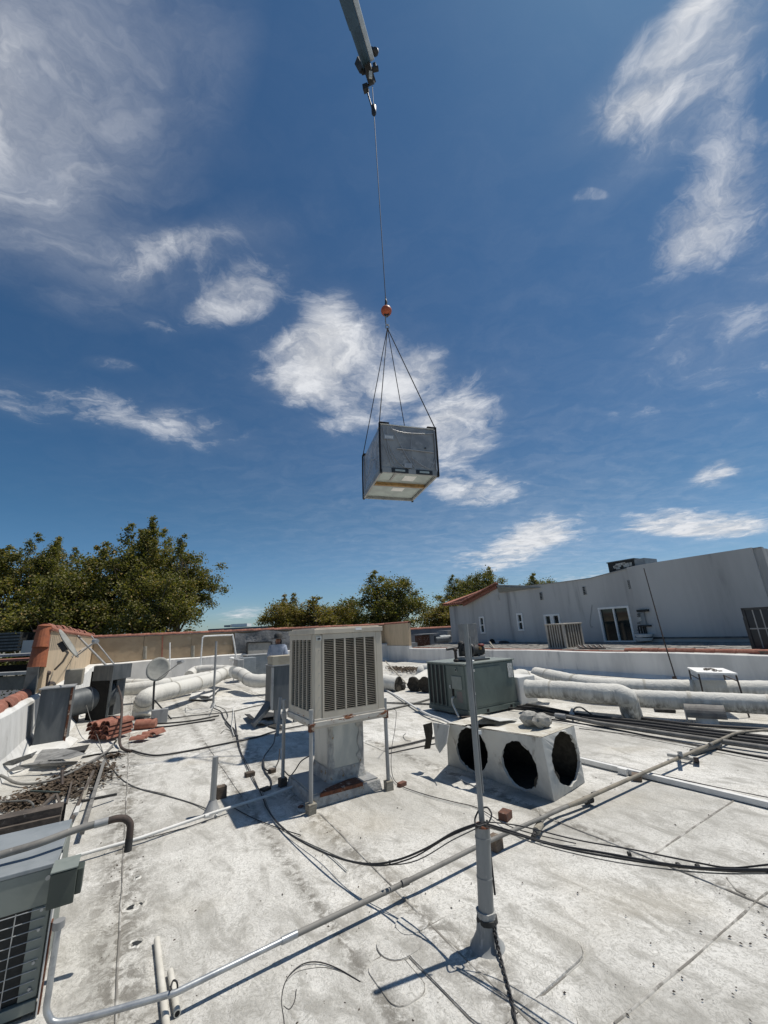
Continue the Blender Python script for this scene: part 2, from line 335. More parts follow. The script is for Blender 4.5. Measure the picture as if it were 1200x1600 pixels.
M_bark = mat('bark', (.11, .09, .07), (.17, .14, .11), .95, sc=5, stretch=(1, 1, .3), bump=.8, bsc=12, bdist=.02)
M_concrete = mat('rough_concrete', (.36, .35, .32), (.26, .25, .23), .95, sc=8, c3=(.15, .14, .13), sc3=18, bump=.9, bsc=30, bdist=.01)
def duct_material():
    m = bpy.data.materials.new('soiled_white_duct_wrap'); m.use_nodes = True
    q = NT(m.node_tree); b = q.n['Principled BSDF']; g = q.node('ShaderNodeNewGeometry'); co = q.node('ShaderNodeTexCoord').outputs['Object']
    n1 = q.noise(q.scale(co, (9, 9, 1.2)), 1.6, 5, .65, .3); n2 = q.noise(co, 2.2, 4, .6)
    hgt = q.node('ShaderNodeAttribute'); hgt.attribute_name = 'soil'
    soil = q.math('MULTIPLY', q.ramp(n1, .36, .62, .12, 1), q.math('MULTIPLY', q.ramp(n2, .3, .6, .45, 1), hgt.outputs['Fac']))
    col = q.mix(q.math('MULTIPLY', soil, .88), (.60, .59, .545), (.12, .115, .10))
    q.put(b.inputs['Base Color'], col); b.inputs['Roughness'].default_value = .85
    bn = q.node('ShaderNodeBump'); bn.inputs['Strength'].default_value = .7; bn.inputs['Distance'].default_value = .02
    q.put(bn.inputs['Height'], q.noise(co, 12, 5, .6, 1.2)); q.l.new(bn.outputs[0], b.inputs['Normal'])
    return m
M_duct = duct_material()
def roof_material(seams):
    m = bpy.data.materials.new('white_roof_coating'); m.use_nodes = True
    q = NT(m.node_tree); b = q.n['Principled BSDF']; co = q.node('ShaderNodeTexCoord').outputs['Object']
    rot = q.scale(co, (1, 1, 1), (0, 0, -math.atan2(U[1], U[0])))
    big = q.noise(rot, .55, 6, .62, .6); mid = q.noise(q.scale(rot, (2.2, 1, 1)), 2.4, 8, .68, .8); fine = q.noise(co, 27, 8, .74, 2.4); tiny = q.noise(co, 95, 4, .7, .4)
    swirl = q.node('ShaderNodeTexWave', wave_type='RINGS', rings_direction='SPHERICAL')
    q.put(swirl.inputs['Vector'], q.vmath('ADD', co, q.vmath('SCALE', q.noise(co, 1.3, 3, .5, out=1), scale=2.6)))
    for k, v in (('Scale', 7.0), ('Distortion', 9.0), ('Detail', 4.0), ('Detail Scale', 2.2), ('Detail Roughness', .65)): swirl.inputs[k].default_value = v
    col = q.mix(q.ramp(big, .34, .66), (.735, .725, .685), (.45, .44, .405))
    col = q.mix(q.math('MULTIPLY', q.ramp(mid, .45, .66), .85), col, (.33, .32, .29))
    col = q.mix(q.math('MULTIPLY', q.ramp(fine, .45, .64), .74), col, (.30, .29, .26))
    col = q.mix(q.math('MULTIPLY', q.ramp(swirl.outputs['Fac'], .45, .95), q.ramp(mid, .35, .6, .05, .28)), col, (.38, .375, .35))
    col = q.mix(q.math('MULTIPLY', q.ramp(tiny, .58, .75), .30), col, (.20, .195, .18))
    # dark grit spots and soot, denser near overlapping seams
    sp = q.noise(co, 9, 6, .75, .6)
    spx = q.node('ShaderNodeSeparateXYZ'); q.put(spx.inputs[0], rot)
    near = None
    for a, w in seams:
        d = q.math('ABSOLUTE', q.math('SUBTRACT', spx.outputs[0], a)); f = q.ramp(d, w, 0.0, 0, 1)
        near = f if near is None else q.math('MAXIMUM', near, f)
    col = q.mix(q.math('MULTIPLY', near, q.ramp(sp, .43, .58, 0, .82)), col, (.15, .14, .12))
    col = q.mix(q.ramp(q.noise(co, 3.1, 9, .8, .3), .70, .76, 0, .75), col, (.10, .095, .085))
    warm = q.noise(rot, .8, 4, .5, .3)
    col = q.mix(q.ramp(warm, .52, .74, 0, .25), col, (.50, .44, .33))
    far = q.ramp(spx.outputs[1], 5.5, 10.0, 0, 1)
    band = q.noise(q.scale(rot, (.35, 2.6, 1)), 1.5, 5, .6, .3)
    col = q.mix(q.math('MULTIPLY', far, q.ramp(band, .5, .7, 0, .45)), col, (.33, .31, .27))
    q.put(b.inputs['Base Color'], col); q.put(b.inputs['Roughness'], q.ramp(mid, .3, .7, .62, .9)); b.inputs['Specular IOR Level'].default_value = .3
    b1 = q.node('ShaderNodeBump'); b1.inputs['Strength'].default_value = .75; b1.inputs['Distance'].default_value = .016
    h = q.math('ADD', q.math('MULTIPLY', fine, .8), q.math('MULTIPLY', swirl.outputs['Fac'], .10)); h = q.math('ADD', h, q.math('MULTIPLY', mid, 1.6))
    q.put(b1.inputs['Height'], h); q.l.new(b1.outputs[0], b.inputs['Normal'])
    return m
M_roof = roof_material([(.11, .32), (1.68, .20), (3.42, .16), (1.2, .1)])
M_seam = mat('soot_lined_seam', (.20, .19, .17), (.42, .41, .38), .95, sc=7, lo=.45, hi=.6, c3=(.06, .055, .05), sc3=15, lo3=.6, hi3=.7)
M_patch = mat('raised_roof_patch_coating', (.62, .61, .57), (.47, .455, .41), .8, sc=7, c3=(.32, .31, .28), sc3=24, lo3=.42, hi3=.66, bump=.8, bsc=24, bdist=.012, det=9)
def leaf_material(name, a, b_, c):
    m = bpy.data.materials.new(name); m.use_nodes = True
    q = NT(m.node_tree); b = q.n['Principled BSDF']; at = q.node('ShaderNodeAttribute'); at.attribute_name = 'tone'
    f = at.outputs['Fac']; col = q.mix(q.ramp(f, 0.0, .72), a, b_); col = q.mix(q.ramp(f, .78, 1.0), col, c)
    q.put(b.inputs['Base Color'], col); b.inputs['Roughness'].default_value = .55; b.inputs['Specular IOR Level'].default_value = .35
    tr = q.node('ShaderNodeBsdfTranslucent'); q.put(tr.inputs[0], q.mix(1.0, col, (1.3, 1.5, .6), 'MULTIPLY'))
    ms = q.node('ShaderNodeMixShader'); ms.inputs[0].default_value = .34
    q.l.new(b.outputs[0], ms.inputs[1]); q.l.new(tr.outputs[0], ms.inputs[2]); q.l.new(ms.outputs[0], q.n['Material Output'].inputs[0])
    return m
M_leaf = leaf_material('olive_green_leaves', (.065, .068, .018), (.18, .165, .045), (.34, .23, .09))
M_leafy = leaf_material('yellowing_leaves', (.09, .08, .02), (.23, .185, .05), (.38, .22, .09))
# ================================================================== SETTING
def structure(name, mb, m, base=(0, 0, 0), parent=None, bev=0):
    o = mb.build(name, m, parent, bev, base=base)
    if parent is None: o['kind'] = 'structure'
    return o
# ground and street, one storey below
mb = MB(); mb.quad((-900, -900, -4.6), (900, -900, -4.6), (900, 900, -4.6), (-900, 900, -4.6))
structure('ground', mb, mat('dry_ground', (.20, .19, .16), (.13, .13, .11), .95, sc=.08, c3=(.28, .26, .22), sc3=.5))
mb = MB(); mb.box(-14, 30, 33, 43, -4.6, -4.58); mb.box(-24, -14.2, -40, 120, -4.6, -4.576)
structure('street', mb, mat('asphalt', (.055, .055, .057), (.08, .08, .08), .9, sc=.6))
# the roof deck: a gently uneven sheet
def roof_z(a, b):
    v = mnoise.noise(Vector((a*.5, b*.5, 0)))*.010+mnoise.noise(Vector((a*1.7, b*1.7, 3)))*.004
    for s in (.11, 1.68, 3.42):
        if abs(a-s) < .25: v += .006*math.exp(-((a-s)/.08)**2)
    return v
mb = MB(); A0, A1, B0, B1 = -1.5, 12.8, -4.0, 21.5; da = .11
na, nb = int((A1-A0)/da), int((B1-B0)/.16)
vs = [TT(A0+(A1-A0)*i/na, B0+(B1-B0)*j/nb, roof_z(A0+(A1-A0)*i/na, B0+(B1-B0)*j/nb)) for i in range(na+1) for j in range(nb+1)]
mb.add(vs, [(i*(nb+1)+j, (i+1)*(nb+1)+j, (i+1)*(nb+1)+j+1, i*(nb+1)+j+1) for i in range(na) for j in range(nb)], True)
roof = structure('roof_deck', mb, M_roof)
mb = MB(); mb.box(-1.74, 12.99, -4.0, 21.7, -4.6, -.05)
structure('building_base', mb, M_beige)
# seams: lapped sheet edges, raised a few millimetres
def seam(pts, w=.016, h=.007, wob=.006):
    mb = MB(); q = []
    for i in range(len(pts)-1):
        p, r = Vector(pts[i]), Vector(pts[i+1]); n = max(2, int((r-p).length/.12))
        for k in range(n): q.append(p.lerp(r, k/n))
    q.append(Vector(pts[-1])); L = []
    for i, p in enumerate(q):
        d = (q[min(i+1, len(q)-1)]-q[max(i-1, 0)]).normalized(); s = Vector((-d.y, d.x, 0))
        o = mnoise.noise(Vector((p.x*3, p.y*3, 0)))*wob; a_, b_ = AB(p); z = roof_z(a_, b_)
        ww = w*(.35+.9*abs(mnoise.noise(Vector((p.x*6, p.y*6, 7)))))
        for k, zz in ((-1, -.004), (-.6, h), (.6, h), (1, -.004)):
            v = p+s*(o+k*ww); L.append(Vector((v.x, v.y, z+zz)))
    n = len(q); mb.add(L, [(i*4+k, i*4+k+1, i*4+k+5, i*4+k+4) for i in range(n-1) for k in range(3)], True)
    return structure('seam', mb, M_seam, parent=roof)
roof['_w'] = (0, 0, 0)
seam([TT(.11, 1.0), TT(.11, 20)], .014)
seam([TT(1.74, 4.3), TT(1.68, 2.3), TT(1.66, .9)], .017)
seam([pz(1150, 1250), pz(1022, 1335)], .012); seam([TT(3.36, 3.0), TT(3.40, 2.05), TT(3.42, .4)], .012)
seam([pz(1200, 1395), pz(960, 1600)], .009)
seam([pz(735+400, 1380-8), pz(1152, 1394), pz(1165, 1400)], .012)
seam([TT(1.2, 4.9), TT(1.22, 8.2)], .008); seam([TT(3.3, 5.6), TT(3.3, 15)], .010); seam([TT(5.0, 3.3), TT(5.05, -1)], .008)
seam([TT(-1.3, 6.6), TT(.1, 6.62)], .008); seam([TT(6.5, 1), TT(6.5, 5.6)], .009)
# raised patch of membrane round the mast, with rounded corners, and small round patches
def patch(center, ha, hb, r=.12, h=.012, rot=0.0, m=M_roof):
    mb = MB(); c = Vector(center); pts = []
    for cx, cy, a0 in ((1, 1, 0), (-1, 1, 90), (-1, -1, 180), (1, -1, 270)):
        for k in range(6):
            an = math.radians(a0+k*18); pts.append((cx*(ha-r)+math.cos(an)*r, cy*(hb-r)+math.sin(an)*r))
    X = Vector((U[0]*math.cos(rot)+W[0]*math.sin(rot), U[1]*math.cos(rot)+W[1]*math.sin(rot), 0)); Y = Vector((-X.y, X.x, 0))
    top = [c+X*x*.985+Y*y*.985+Vector((0, 0, h)) for x, y in pts]; bot = [c+X*x+Y*y-Vector((0, 0, .01)) for x, y in pts]; n = len(pts)
    mb.add(top+bot, [tuple(range(n))]+[(i, i+n, (i+1) % n+n, (i+1) % n) for i in range(n)])
    seam([Vector((p.x, p.y, 0)) for p in bot]+[Vector((bot[0].x, bot[0].y, 0))], .0045, .006, .002)
    o = structure('membrane_patch', mb, m, parent=roof); return o
mastb = pz(762, 1482)
patch(mastb+TT(.02, -.02), .40, .34, rot=math.radians(3)); patch(mastb+TT(-.38, .30), .13, .11, .1, .014); patch(mastb+TT(-.24, .38), .10, .08, .07, .017)
patch(mastb+TT(-.12, -.46), .16, .10, .09, .012); patch(mastb+TT(-.52, .12), .1, .16, .07, .008)
# ---- parapets of this roof
def brick_rows(): pass
t = thing('parapet_wall', 'long low white stucco parapet behind the wrapped ducts on the right side of the roof', 'wall', TT(12.9, 8, 0))
mb = MB()
bs = [-4+1.0*i for i in range(int(22.9/1.0)+1)]+[18.9]
bs = sorted(set(bs)); L = []
for b in bs:
    zt = .69+.02*math.sin(b*1.3)+.008*math.sin(b*5)
    L += [TT(12.62, b, 0), TT(12.80, b, .10), TT(12.81, b, zt-.02), TT(12.84, b, zt), TT(12.99, b, zt), TT(12.99, b, -.3)]
mb.add(L, [(i*6+k, i*6+k+1, i*6+k+7, i*6+k+6) for i in range(len(bs)-1) for k in range(5)])
mb.build('wall', M_wallg, t)
t = thing('corner_wall', 'raised beige upper wall over white base at the far right corner, right of the tan cooler', 'wall', TT(12.9, 20, 0))
mb = MB(); mb.box(12.81, 13.01, 18.9, 21.70, .0, .80); mb.build('base_wall', M_wallg, t)
mb = MB(); mb.box(12.85, 13.01, 18.93, 21.70, .80, 2.0); mb.build('upper_wall', M_beige, t)
mb = MB()
for k in range(9): mb.half_barrel(TT(12.93, 18.9+.31*k, 2.0), TT(12.93, 19.25+.31*k, 2.005), .10)
mb.build('tile_coping', M_tiledark, t)['kind'] = 'stuff'
# ---- far wall: white base, brown mesh screen above, grey tarp
t = thing('far_wall', 'far white parapet wall topped with brown mesh panels and a red tile edge', 'wall', TT(3, 21.5, 0)); FAR = t
mb = MB(); L = []
for i in range(15):
    a = -1.5+i*14.31/14; z = .93+.015*math.sin(a*2); L += [TT(a, 20.95, 0), TT(a, 21.14, .12), TT(a, 21.16, z-.04), TT(a, 21.22, z), TT(a, 21.5, z)]
mb.add(L, [(i*5+k, i*5+k+1, i*5+k+6, i*5+k+5) for i in range(14) for k in range(4)]); mb.build('base_wall', M_wallg, t)
mb = MB(); mb.box(-1.5, 12.85, 21.5, 21.68, .0, 1.98); mb.build('upper_wall', M_brownmesh, t)
edges = [(-1.45, .35), (.37, 2.28), (2.30, 4.15)]
for a0, a1 in edges:
    mb = MB(); n = 14
    vs = []
    for i in range(n+1):
        for j in range(7):
            a = a0+(a1-a0)*i/n; z = .95+1.0*j/6
            vs.append(TT(a, 21.47-.02*mnoise.noise(Vector((a*4, z*3, 1))), z))
    mb.add(vs, [(i*7+j, (i+1)*7+j, (i+1)*7+j+1, i*7+j+1) for i in range(n) for j in range(6)], True)
    mb.build('mesh_panel', M_brownmesh, t)
mb = MB(); mb.bar(pb(253, 1030, 21.44), pb(254, 994, 21.44), .05); mb.build('panel_post', M_tiledark, t)
mb = MB(); n = 26; vs = []
for i in range(n+1):
    for j in range(9):
        a = 4.2+4.4*i/n; z = .82+1.10*j/8; wv = mnoise.noise(Vector((a*3, z*2.2, 5)))*.10+.05*math.sin(a*9+z*4)
        vs.append(TT(a, 21.36-abs(wv)-.12*math.exp(-((z-1.3)/.3)**2)*.5, z-.05*math.sin(a*3)))
mb.add(vs, [(i*9+j, (i+1)*9+j, (i+1)*9+j+1, i*9+j+1) for i in range(n) for j in range(8)], True); mb.build('tarp', M_tarp, t)
mbt = None
proto = None
for k in range(41):
    a = -1.6+.352*k
    if proto is None:
        mb = MB(); mb.half_barrel(TT(a, 21.55, 1.985), TT(a+.39, 21.55, 2.0), .095, 6)
        proto = mb.build('coping_tile', M_tiledark, t)
    else:
        o = proto.copy(); COL.objects.link(o); o.parent = t; d = TT(.352*k, 0, random.uniform(-.008, .008)); o.location = d
mb = MB(); mb.box(-1.6, 12.9, 21.42, 21.74, 1.965, 1.985); mb.build('mortar_bed', M_tarp, t)
# white frame leaning on the tarp (hatch board)
t = thing('framed_hatch', 'pale board in a black frame leaning on the grey tarp at the far wall', 'hatch', pb(405, 1020, 21.1))
c = [pb(386, 1024, 21.1), pb(424, 1022, 21.1), pb(424, 1003, 21.15), pb(386, 1004, 21.15)]
mb = MB(); o_ = TT(0, .03)
mb.hexa([c[0], c[1], c[2], c[3], c[0]+o_, c[1]+o_, c[2]+o_, c[3]+o_]); mb.build('board', mat('pale_board', (.33, .32, .29), (.25, .24, .22), .9, sc=6), t)
for i, j in ((0, 3), (3, 2), (2, 1)):
    mb = MB(); mb.bar(c[i]-o_, c[j]-o_, .06); mb.build('frame', M_black, t)
# ---- left side: low white parapet with clay coping, then the tall beige wall
t = thing('side_parapet', 'low white plastered parapet with red clay coping at the left edge', 'wall', TT(-1.6, 7, 0))
mb = MB(); L = []; nb_ = 30
for i in range(nb_+1):
    b = -4+14.9*i/nb_; z = .83+.03*mnoise.noise(Vector((b*1.5, 0, 0))); w = .03*mnoise.noise(Vector((b*3, 4, 0)))
    L += [TT(-1.30+w, b, 0), TT(-1.42+w, b, .22), TT(-1.47+w*.6, b, z-.05), TT(-1.52, b, z), TT(-1.74, b, z), TT(-1.74, b, -.4)]
mb.add(L, [(i*6+k, i*6+k+1, i*6+k+7, i*6+k+6) for i in range(nb_) for k in range(5)], False); mb.build('wall', M_white, t)
proto = None
for k in range(16):
    b = 3.6+.44*k
    if proto is None:
        mb = MB(); mb.half_barrel(TT(-1.68, b, .80), TT(-1.68, b+.50, .835), .135, 8, .016, .115); proto = mb.build('coping_tile', M_tiledark, t)
    else:
        o = proto.copy(); COL.objects.link(o); o.parent = t; o.location = TT(random.uniform(-.02, .02), .44*k, random.uniform(-.01, .01)); o.rotation_euler = (0, 0, random.uniform(-.003, .003))
t = thing('beige_wall', 'tall beige stucco wall with a jagged tile top and orange ridge tiles on its end', 'wall', TT(-1.65, 14, 0)); BW = t
mb = MB(); mb.box(-1.74, -1.50, 10.9, 21.68, -.4, 2.02); mb.build('wall', M_beige, t)
mb = MB(); mb.box(-1.78, -1.47, 10.84, 21.7, 2.02, 2.05); mb.build('mortar_bed', M_tiledark, t)
proto = None
for k in range(27):
    b = 10.95+.40*k
    if proto is None:
        mb = MB(); mb.half_barrel(TT(-1.62, b, 2.05), TT(-1.62, b+.45, 2.075), .13, 7, .015, .115); proto = mb.build('coping_tile', M_tile, t)
    else:
        o = proto.copy(); COL.objects.link(o); o.parent = t; o.location = TT(random.uniform(-.03, .03), .40*k, random.uniform(-.02, .03))
mb = MB()
for k in range(44):        # jagged row of tile noses below the coping
    b = 11.0+.24*k; mb.half_barrel(TT(-1.52, b, 2.06), TT(-1.36, b, 1.98), .055, 5, .012)
o = mb.build('tile_noses', M_tiledark, t); o['kind'] = 'stuff'
for z0, z1, r0, r1 in ((1.70, 2.12, .135, .115), (1.32, 1.76, .15, .13)):
    mb = MB(); mb.half_barrel(TT(-1.62, 10.86, z0), TT(-1.62, 10.92, z1), r0, 12, .018, r1, upv=(-W[0], -W[1], 0), arc=math.radians(250)); mb.build('ridge_tile', M_orange, t)
mb = MB(); mb.ball(TT(-1.62, 10.90, 2.12), .118, 14, (1, 1, .3)); mb.build('end_cap', M_orange, t)
mb = MB(); mb.box(-1.74, -1.56, 10.70, 10.90, -.4, 1.34); mb.build('end_pier', mat('dark_grey_pier', (.16, .16, .15), (.11, .11, .1), .9, sc=5), t)  # plain dark grey pier below the ridge tiles
t = thing('plastered_curb', 'white plastered curb running along the foot of the beige wall', 'curb', TT(-1.3, 14, 0))
mb = MB(); L = []; n = 24
for i in range(n+1):
    b = 10.95+10.1*i/n; z = .84+.05*mnoise.noise(Vector((b*1.2, 3, 0)))+.10*max(0, (b-17)/4); w = .05*mnoise.noise(Vector((b*2.2, 4, 0)))
    L += [TT(-.95+w, b, 0), TT(-1.20+w, b, .3), TT(-1.27+w, b, z-.03), TT(-1.33, b, z), TT(-1.498, b, z)]
mb.add(L, [(i*5+k, i*5+k+1, i*5+k+6, i*5+k+5) for i in range(n) for k in range(4)]); mb.add(L[:5], [(0, 1, 2, 3, 4)]); mb.build('curb', M_white, t)

# ================================================================== NEIGHBOUR: grey two-level building
AF = 17.0
t = thing('grey_building', 'long pale grey stucco building with white windows, sliding door and red tile roof corner', 'building', TT(AF, 11, 0)); NB_ = t
def fb(x, y): p = pa(x, y, AF); a, b = AB(p); return b, p.z
prof = [fb(1190, 856), fb(1090, 871), fb(1005, 884), fb(980, 889), fb(923, 904), fb(871, 911), fb(823, 916), fb(776, 914.5), fb(729, 945), fb(703, 946)]
prof[-1] = (20.25, prof[-2][1]); prof.sort()
def topz(b):
    if b <= prof[0][0]: return prof[0][1]
    for (b0, z0), (b1, z1) in zip(prof, prof[1:]):
        if b <= b1: return z0+(z1-z0)*(b-b0)/(b1-b0)
    return prof[-1][1]
def rect(x0, y0, x1, y1):   # a box seen in the photograph, left-top and right-bottom corners, to b,z range
    (b0, z0), (b1, z1) = fb(x0, y0), fb(x1, y1); return min(b0, b1), max(b0, b1), min(z0, z1), max(z0, z1)
OP = {'door': rect(936, 951.5, 992, 1002), 'w1': rect(749.5, 965, 758, 988.5), 'w2': rect(808, 960, 818.5, 984), 'w3': rect(851, 962, 879, 997)}
zlow = -4.6; wt = .22
cuts_b = sorted({prof[0][0], prof[-1][0]} | {v for r_ in OP.values() for v in r_[:2]} | {p[0] for p in prof})
cuts_z = sorted({zlow, .5, 2.6} | {v for r_ in OP.values() for v in r_[2:]})
mb = MB()
for i in range(len(cuts_b)-1):
    b0, b1 = cuts_b[i], cuts_b[i+1]; bm_ = (b0+b1)/2
    for j in range(len(cuts_z)):
        z0 = cuts_z[j]; z1 = cuts_z[j+1] if j+1 < len(cuts_z) else None
        zm = (z0+z1)/2 if z1 else 2.9
        if any(r_[0] < bm_ < r_[1] and r_[2] < zm < r_[3] for r_ in OP.values()): continue
        za, zb = (z1, z1) if z1 else (topz(b0+1e-4), topz(b1-1e-4))
        mb.quad(TT(AF, b0, z0), TT(AF, b1, z0), TT(AF, b1, zb), TT(AF, b0, za))
for r_ in OP.values():
    b0, b1, z0, z1 = r_; p = [(b0, z0), (b1, z0), (b1, z1), (b0, z1)]
    for k in range(4):
        (x0, y0), (x1, y1) = p[k], p[(k+1) % 4]; mb.quad(TT(AF, x0, y0), TT(AF, x1, y1), TT(AF+.13, x1, y1), TT(AF+.13, x0, y0))
bL, bR = prof[-1][0], prof[0][0]
mb.quad(TT(AF, bL, zlow), TT(AF+12, bL, zlow), TT(AF+12, bL, 3.0), TT(AF, bL, topz(bL)))
mb.quad(TT(AF, bR, zlow), TT(AF+12, bR, zlow), TT(AF+12, bR, 3.6), TT(AF, bR, topz(bR)))
mb.build('wall', M_facade, t)
mb = MB(); mb.quad(TT(AF+.03, bR, 3.4), TT(AF+.03, 16, 3.35), TT(AF+12, 16, 3.35), TT(AF+12, bR, 3.4)); mb.build('flat_roof', M_tarp, t)
mb = MB()
pr = [p for p in prof if p[0] < 16.3]
for (b0, z0), (b1, z1) in zip(pr, pr[1:]):
    mb.hexa([TT(AF-.04, b0, z0), TT(AF+.18, b0, z0), TT(AF+.18, b1, z1), TT(AF-.04, b1, z1), TT(AF-.04, b0, z0+.035), TT(AF+.18, b0, z0+.035), TT(AF+.18, b1, z1+.035), TT(AF-.04, b1, z1+.035)])
mb.build('roof_edge', M_galvdull, t)
def window(name, r_, cross, depth=.09, sash=.05, double=False):
    b0, b1, z0, z1 = r_; mbf = MB(); w = sash; a0, a1 = AF-.03, AF+.06
    e = .05
    mbf.box(a0, a1, b0-e, b0+w*.5, z0-e, z1+e); mbf.box(a0, a1, b1-w*.5, b1+e, z0-e, z1+e); mbf.box(a0, a1, b0+w*.5, b1-w*.5, z1-w*.5, z1+e); mbf.box(a0-.01, a1, b0+w*.5, b1-w*.5, z0-e, z0+w*.5)
    if cross in ('h', 'both'): mbf.box(a0+.01, a1, b0+w*.5, b1-w*.5, (z0+z1)/2-w*.4, (z0+z1)/2+w*.4)
    if cross in ('v',): mbf.box(a0+.01, a1, (b0+b1)/2-w*.5, (b0+b1)/2+w*.5, z0+w*.5, z1-w*.5)
    f = mbf.build(name, M_frame, t)
    segs = [(b0, b1, z0, z1)]
    if cross == 'h': segs = [(b0, b1, z0, (z0+z1)/2-.01), (b0, b1, (z0+z1)/2+.01, z1)]
    if cross == 'v': segs = [(b0, (b0+b1)/2-.01, z0, z1), ((b0+b1)/2+.01, b1, z0, z1)]
    for s_ in segs:
        m2 = MB(); m2.box(AF+.07, AF+.085, *s_); m2.build('pane', M_glass, f)
    return f
window('window', OP['w1'], 'h', sash=.07); window('window', OP['w2'], 'h', sash=.08)
b0, b1, z0, z1 = OP['w3']; window('window', (b0, (b0+b1)/2-.06, z0, z1), 'h', sash=.07); window('window', ((b0+b1)/2+.06, b1, z0, z1), 'h', sash=.07)
mb = MB(); mb.box(AF-.03, AF+.06, (b0+b1)/2-.012, (b0+b1)/2+.012, z0-.05, z1+.05); mb.build('mullion', M_frame, t)
window('sliding_door', OP['door'], 'v', sash=.055)
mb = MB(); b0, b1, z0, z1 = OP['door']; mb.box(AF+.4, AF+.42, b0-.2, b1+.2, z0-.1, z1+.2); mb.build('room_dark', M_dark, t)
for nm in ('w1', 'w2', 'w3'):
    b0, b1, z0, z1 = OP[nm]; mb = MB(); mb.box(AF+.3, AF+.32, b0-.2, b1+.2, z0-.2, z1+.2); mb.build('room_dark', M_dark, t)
# wall vents with slats
for x0, y0, x1, y1 in ((843, 926, 849, 937), (910, 917, 917, 929), (980, 907, 986, 920), (776, 929, 781, 938)):
    b0, b1, z0, z1 = rect(x0, y0, x1, y1); mb = MB(); mb.box(AF-.03, AF+.0, b0, b1, z0, z1); v = mb.build('wall_vent', M_facade if x0 < 800 else M_galvdull, t)
    for k in range(5):
        m2 = MB(); z = z0+(z1-z0)*(k+.5)/5; m2.box(AF-.05, AF-.031, b0+.03, b1-.03, z-.02, z+.02)
        m2.build('slat', M_dark if x0 > 830 else M_facade, v)
# jog in the facade: slightly proud bay to the right of the sliding door
b0, b1 = fb(1190, 900)[0], fb(984, 900)[0]
mb = MB(); n = 12; L = []
for i in range(n+1):
    b = b0+(b1-b0)*i/n; L += [TT(AF-.10, b, .62), TT(AF-.10, b, topz(b)+.05), TT(AF+.02, b, topz(b)+.05)]
mb.add(L, [(i*3+k, i*3+k+1, i*3+k+4, i*3+k+3) for i in range(n) for k in range(2)]); mb.quad(L[-3], L[-2], L[-1], TT(AF+.0, b1, .62)); mb.quad(L[0], L[1], L[2], TT(AF, b0, .62))
mb.build('bay_wall', M_facade, t)
mb = MB(); zb = fb(1100, 996)[1]; mb.box(AF-.16, AF-.10, b0, b1-.3, zb-.02, zb+.03); mb.build('base_trim', M_sheet, t)
mb = MB(); mb.box(AF-.16, AF-.10, fb(1000, 1000)[0]-1.0, fb(1000, 1000)[0]-.2, zb-.02, zb+.03); mb.build('base_pipe', M_black, t)
# tiled corner roof: rake and barrel tiles
E1 = TT(AF-.25, 20.5, 3.03); E2 = TT(AF-.25, fb(729, 945)[0], 3.02); R2 = TT(AF-.05, fb(777, 915)[0], topz(16.1)+.05); R1 = pa(745, 927, 21.5)
mb = MB(); th = Vector((0, 0, .06)); mb.hexa([E1-th, E2-th, R2-th, R1-th, E1, E2, R2, R1]); mb.build('roof', M_tile, t)
mb = MB()
for k in range(11):
    f = k/10; p = E1.lerp(E2, f); q = R1.lerp(R2, f)
    for j in range(7):
        mb.half_barrel(p.lerp(q, j/7.0), p.lerp(q, (j+1.15)/7.0)+Vector((0, 0, .01)), .10, 5, .02)
o = mb.build('barrel_tiles', M_tile, t); o['kind'] = 'stuff'
for k in range(9):
    p = E2.lerp(R2, k/9.0); q = E2.lerp(R2, (k+1.12)/9.0); mb = MB(); mb.half_barrel(p+TT(-.05, 0, .02), q+TT(-.05, 0, .04), .11, 6, .02); mb.build('rake_tile', M_tiledark, t)
mb = MB(); mb.bar(E2+TT(-.02, 0, -.12), R2+TT(-.02, 0, -.12), .07, .14); mb.build('fascia', M_tiledark, t)
# plank-like dark triangle roof patch right of the ridge
g0, g1, g2, g3 = pa(777, 917, AF-.12), pa(843, 918, AF-.12), pa(812, 922, AF-.12), pa(779, 926, AF-.12)
mb = MB(); o_ = TT(.10, 0); mb.hexa([g0, g1, g2, g3, g0+o_, g1+o_, g2+o_, g3+o_]); mb.build('weathered_flashing', M_woodlt, t)
# ---- neighbour's low shingle roof between the parapet and the facade
zf = fb(1000, 1002)[1]
t = thing('shingle_roof', 'low grey shingle roof edged with red clay tiles, between parapet and grey building', 'roof', TT(15, 10, 0)); SR = t
mb = MB(); mb.hexa([TT(13.02, -2, -.2), TT(AF-.11, -2, -.2), TT(AF-.11, 20.2, -.2), TT(13.02, 20.2, -.2), TT(13.02, -2, .60), TT(AF-.11, -2, zf-.04), TT(AF-.11, 20.2, zf-.04), TT(13.02, 20.2, .60)])
mb.build('deck', mat('grey_shingle', (.20, .195, .18), (.27, .26, .24), .95, sc=3, c3=(.12, .12, .11), sc3=12, bump=.4), t)
m_sh = MATS['grey_shingle']
mb = MB()
for i in range(14):
    a0 = 13.05+i*.285; z0 = .60+(zf-.64)*(a0-13.02)/(AF-13.13)
    b = -1.8
    while b < 20:
        w = random.uniform(.22, .40); h = random.uniform(.012, .03)
        p = [TT(a0, b, z0+.002), TT(a0+.30, b, z0+.006), TT(a0+.30, b+w-.015, z0+.006), TT(a0, b+w-.015, z0+.002)]
        mb.hexa(p+[v+Vector((0, 0, h)) for v in p]); b += w
o = mb.build('shingles', m_sh, t); o['kind'] = 'stuff'
b = 3.2; k = 0
protoA = None
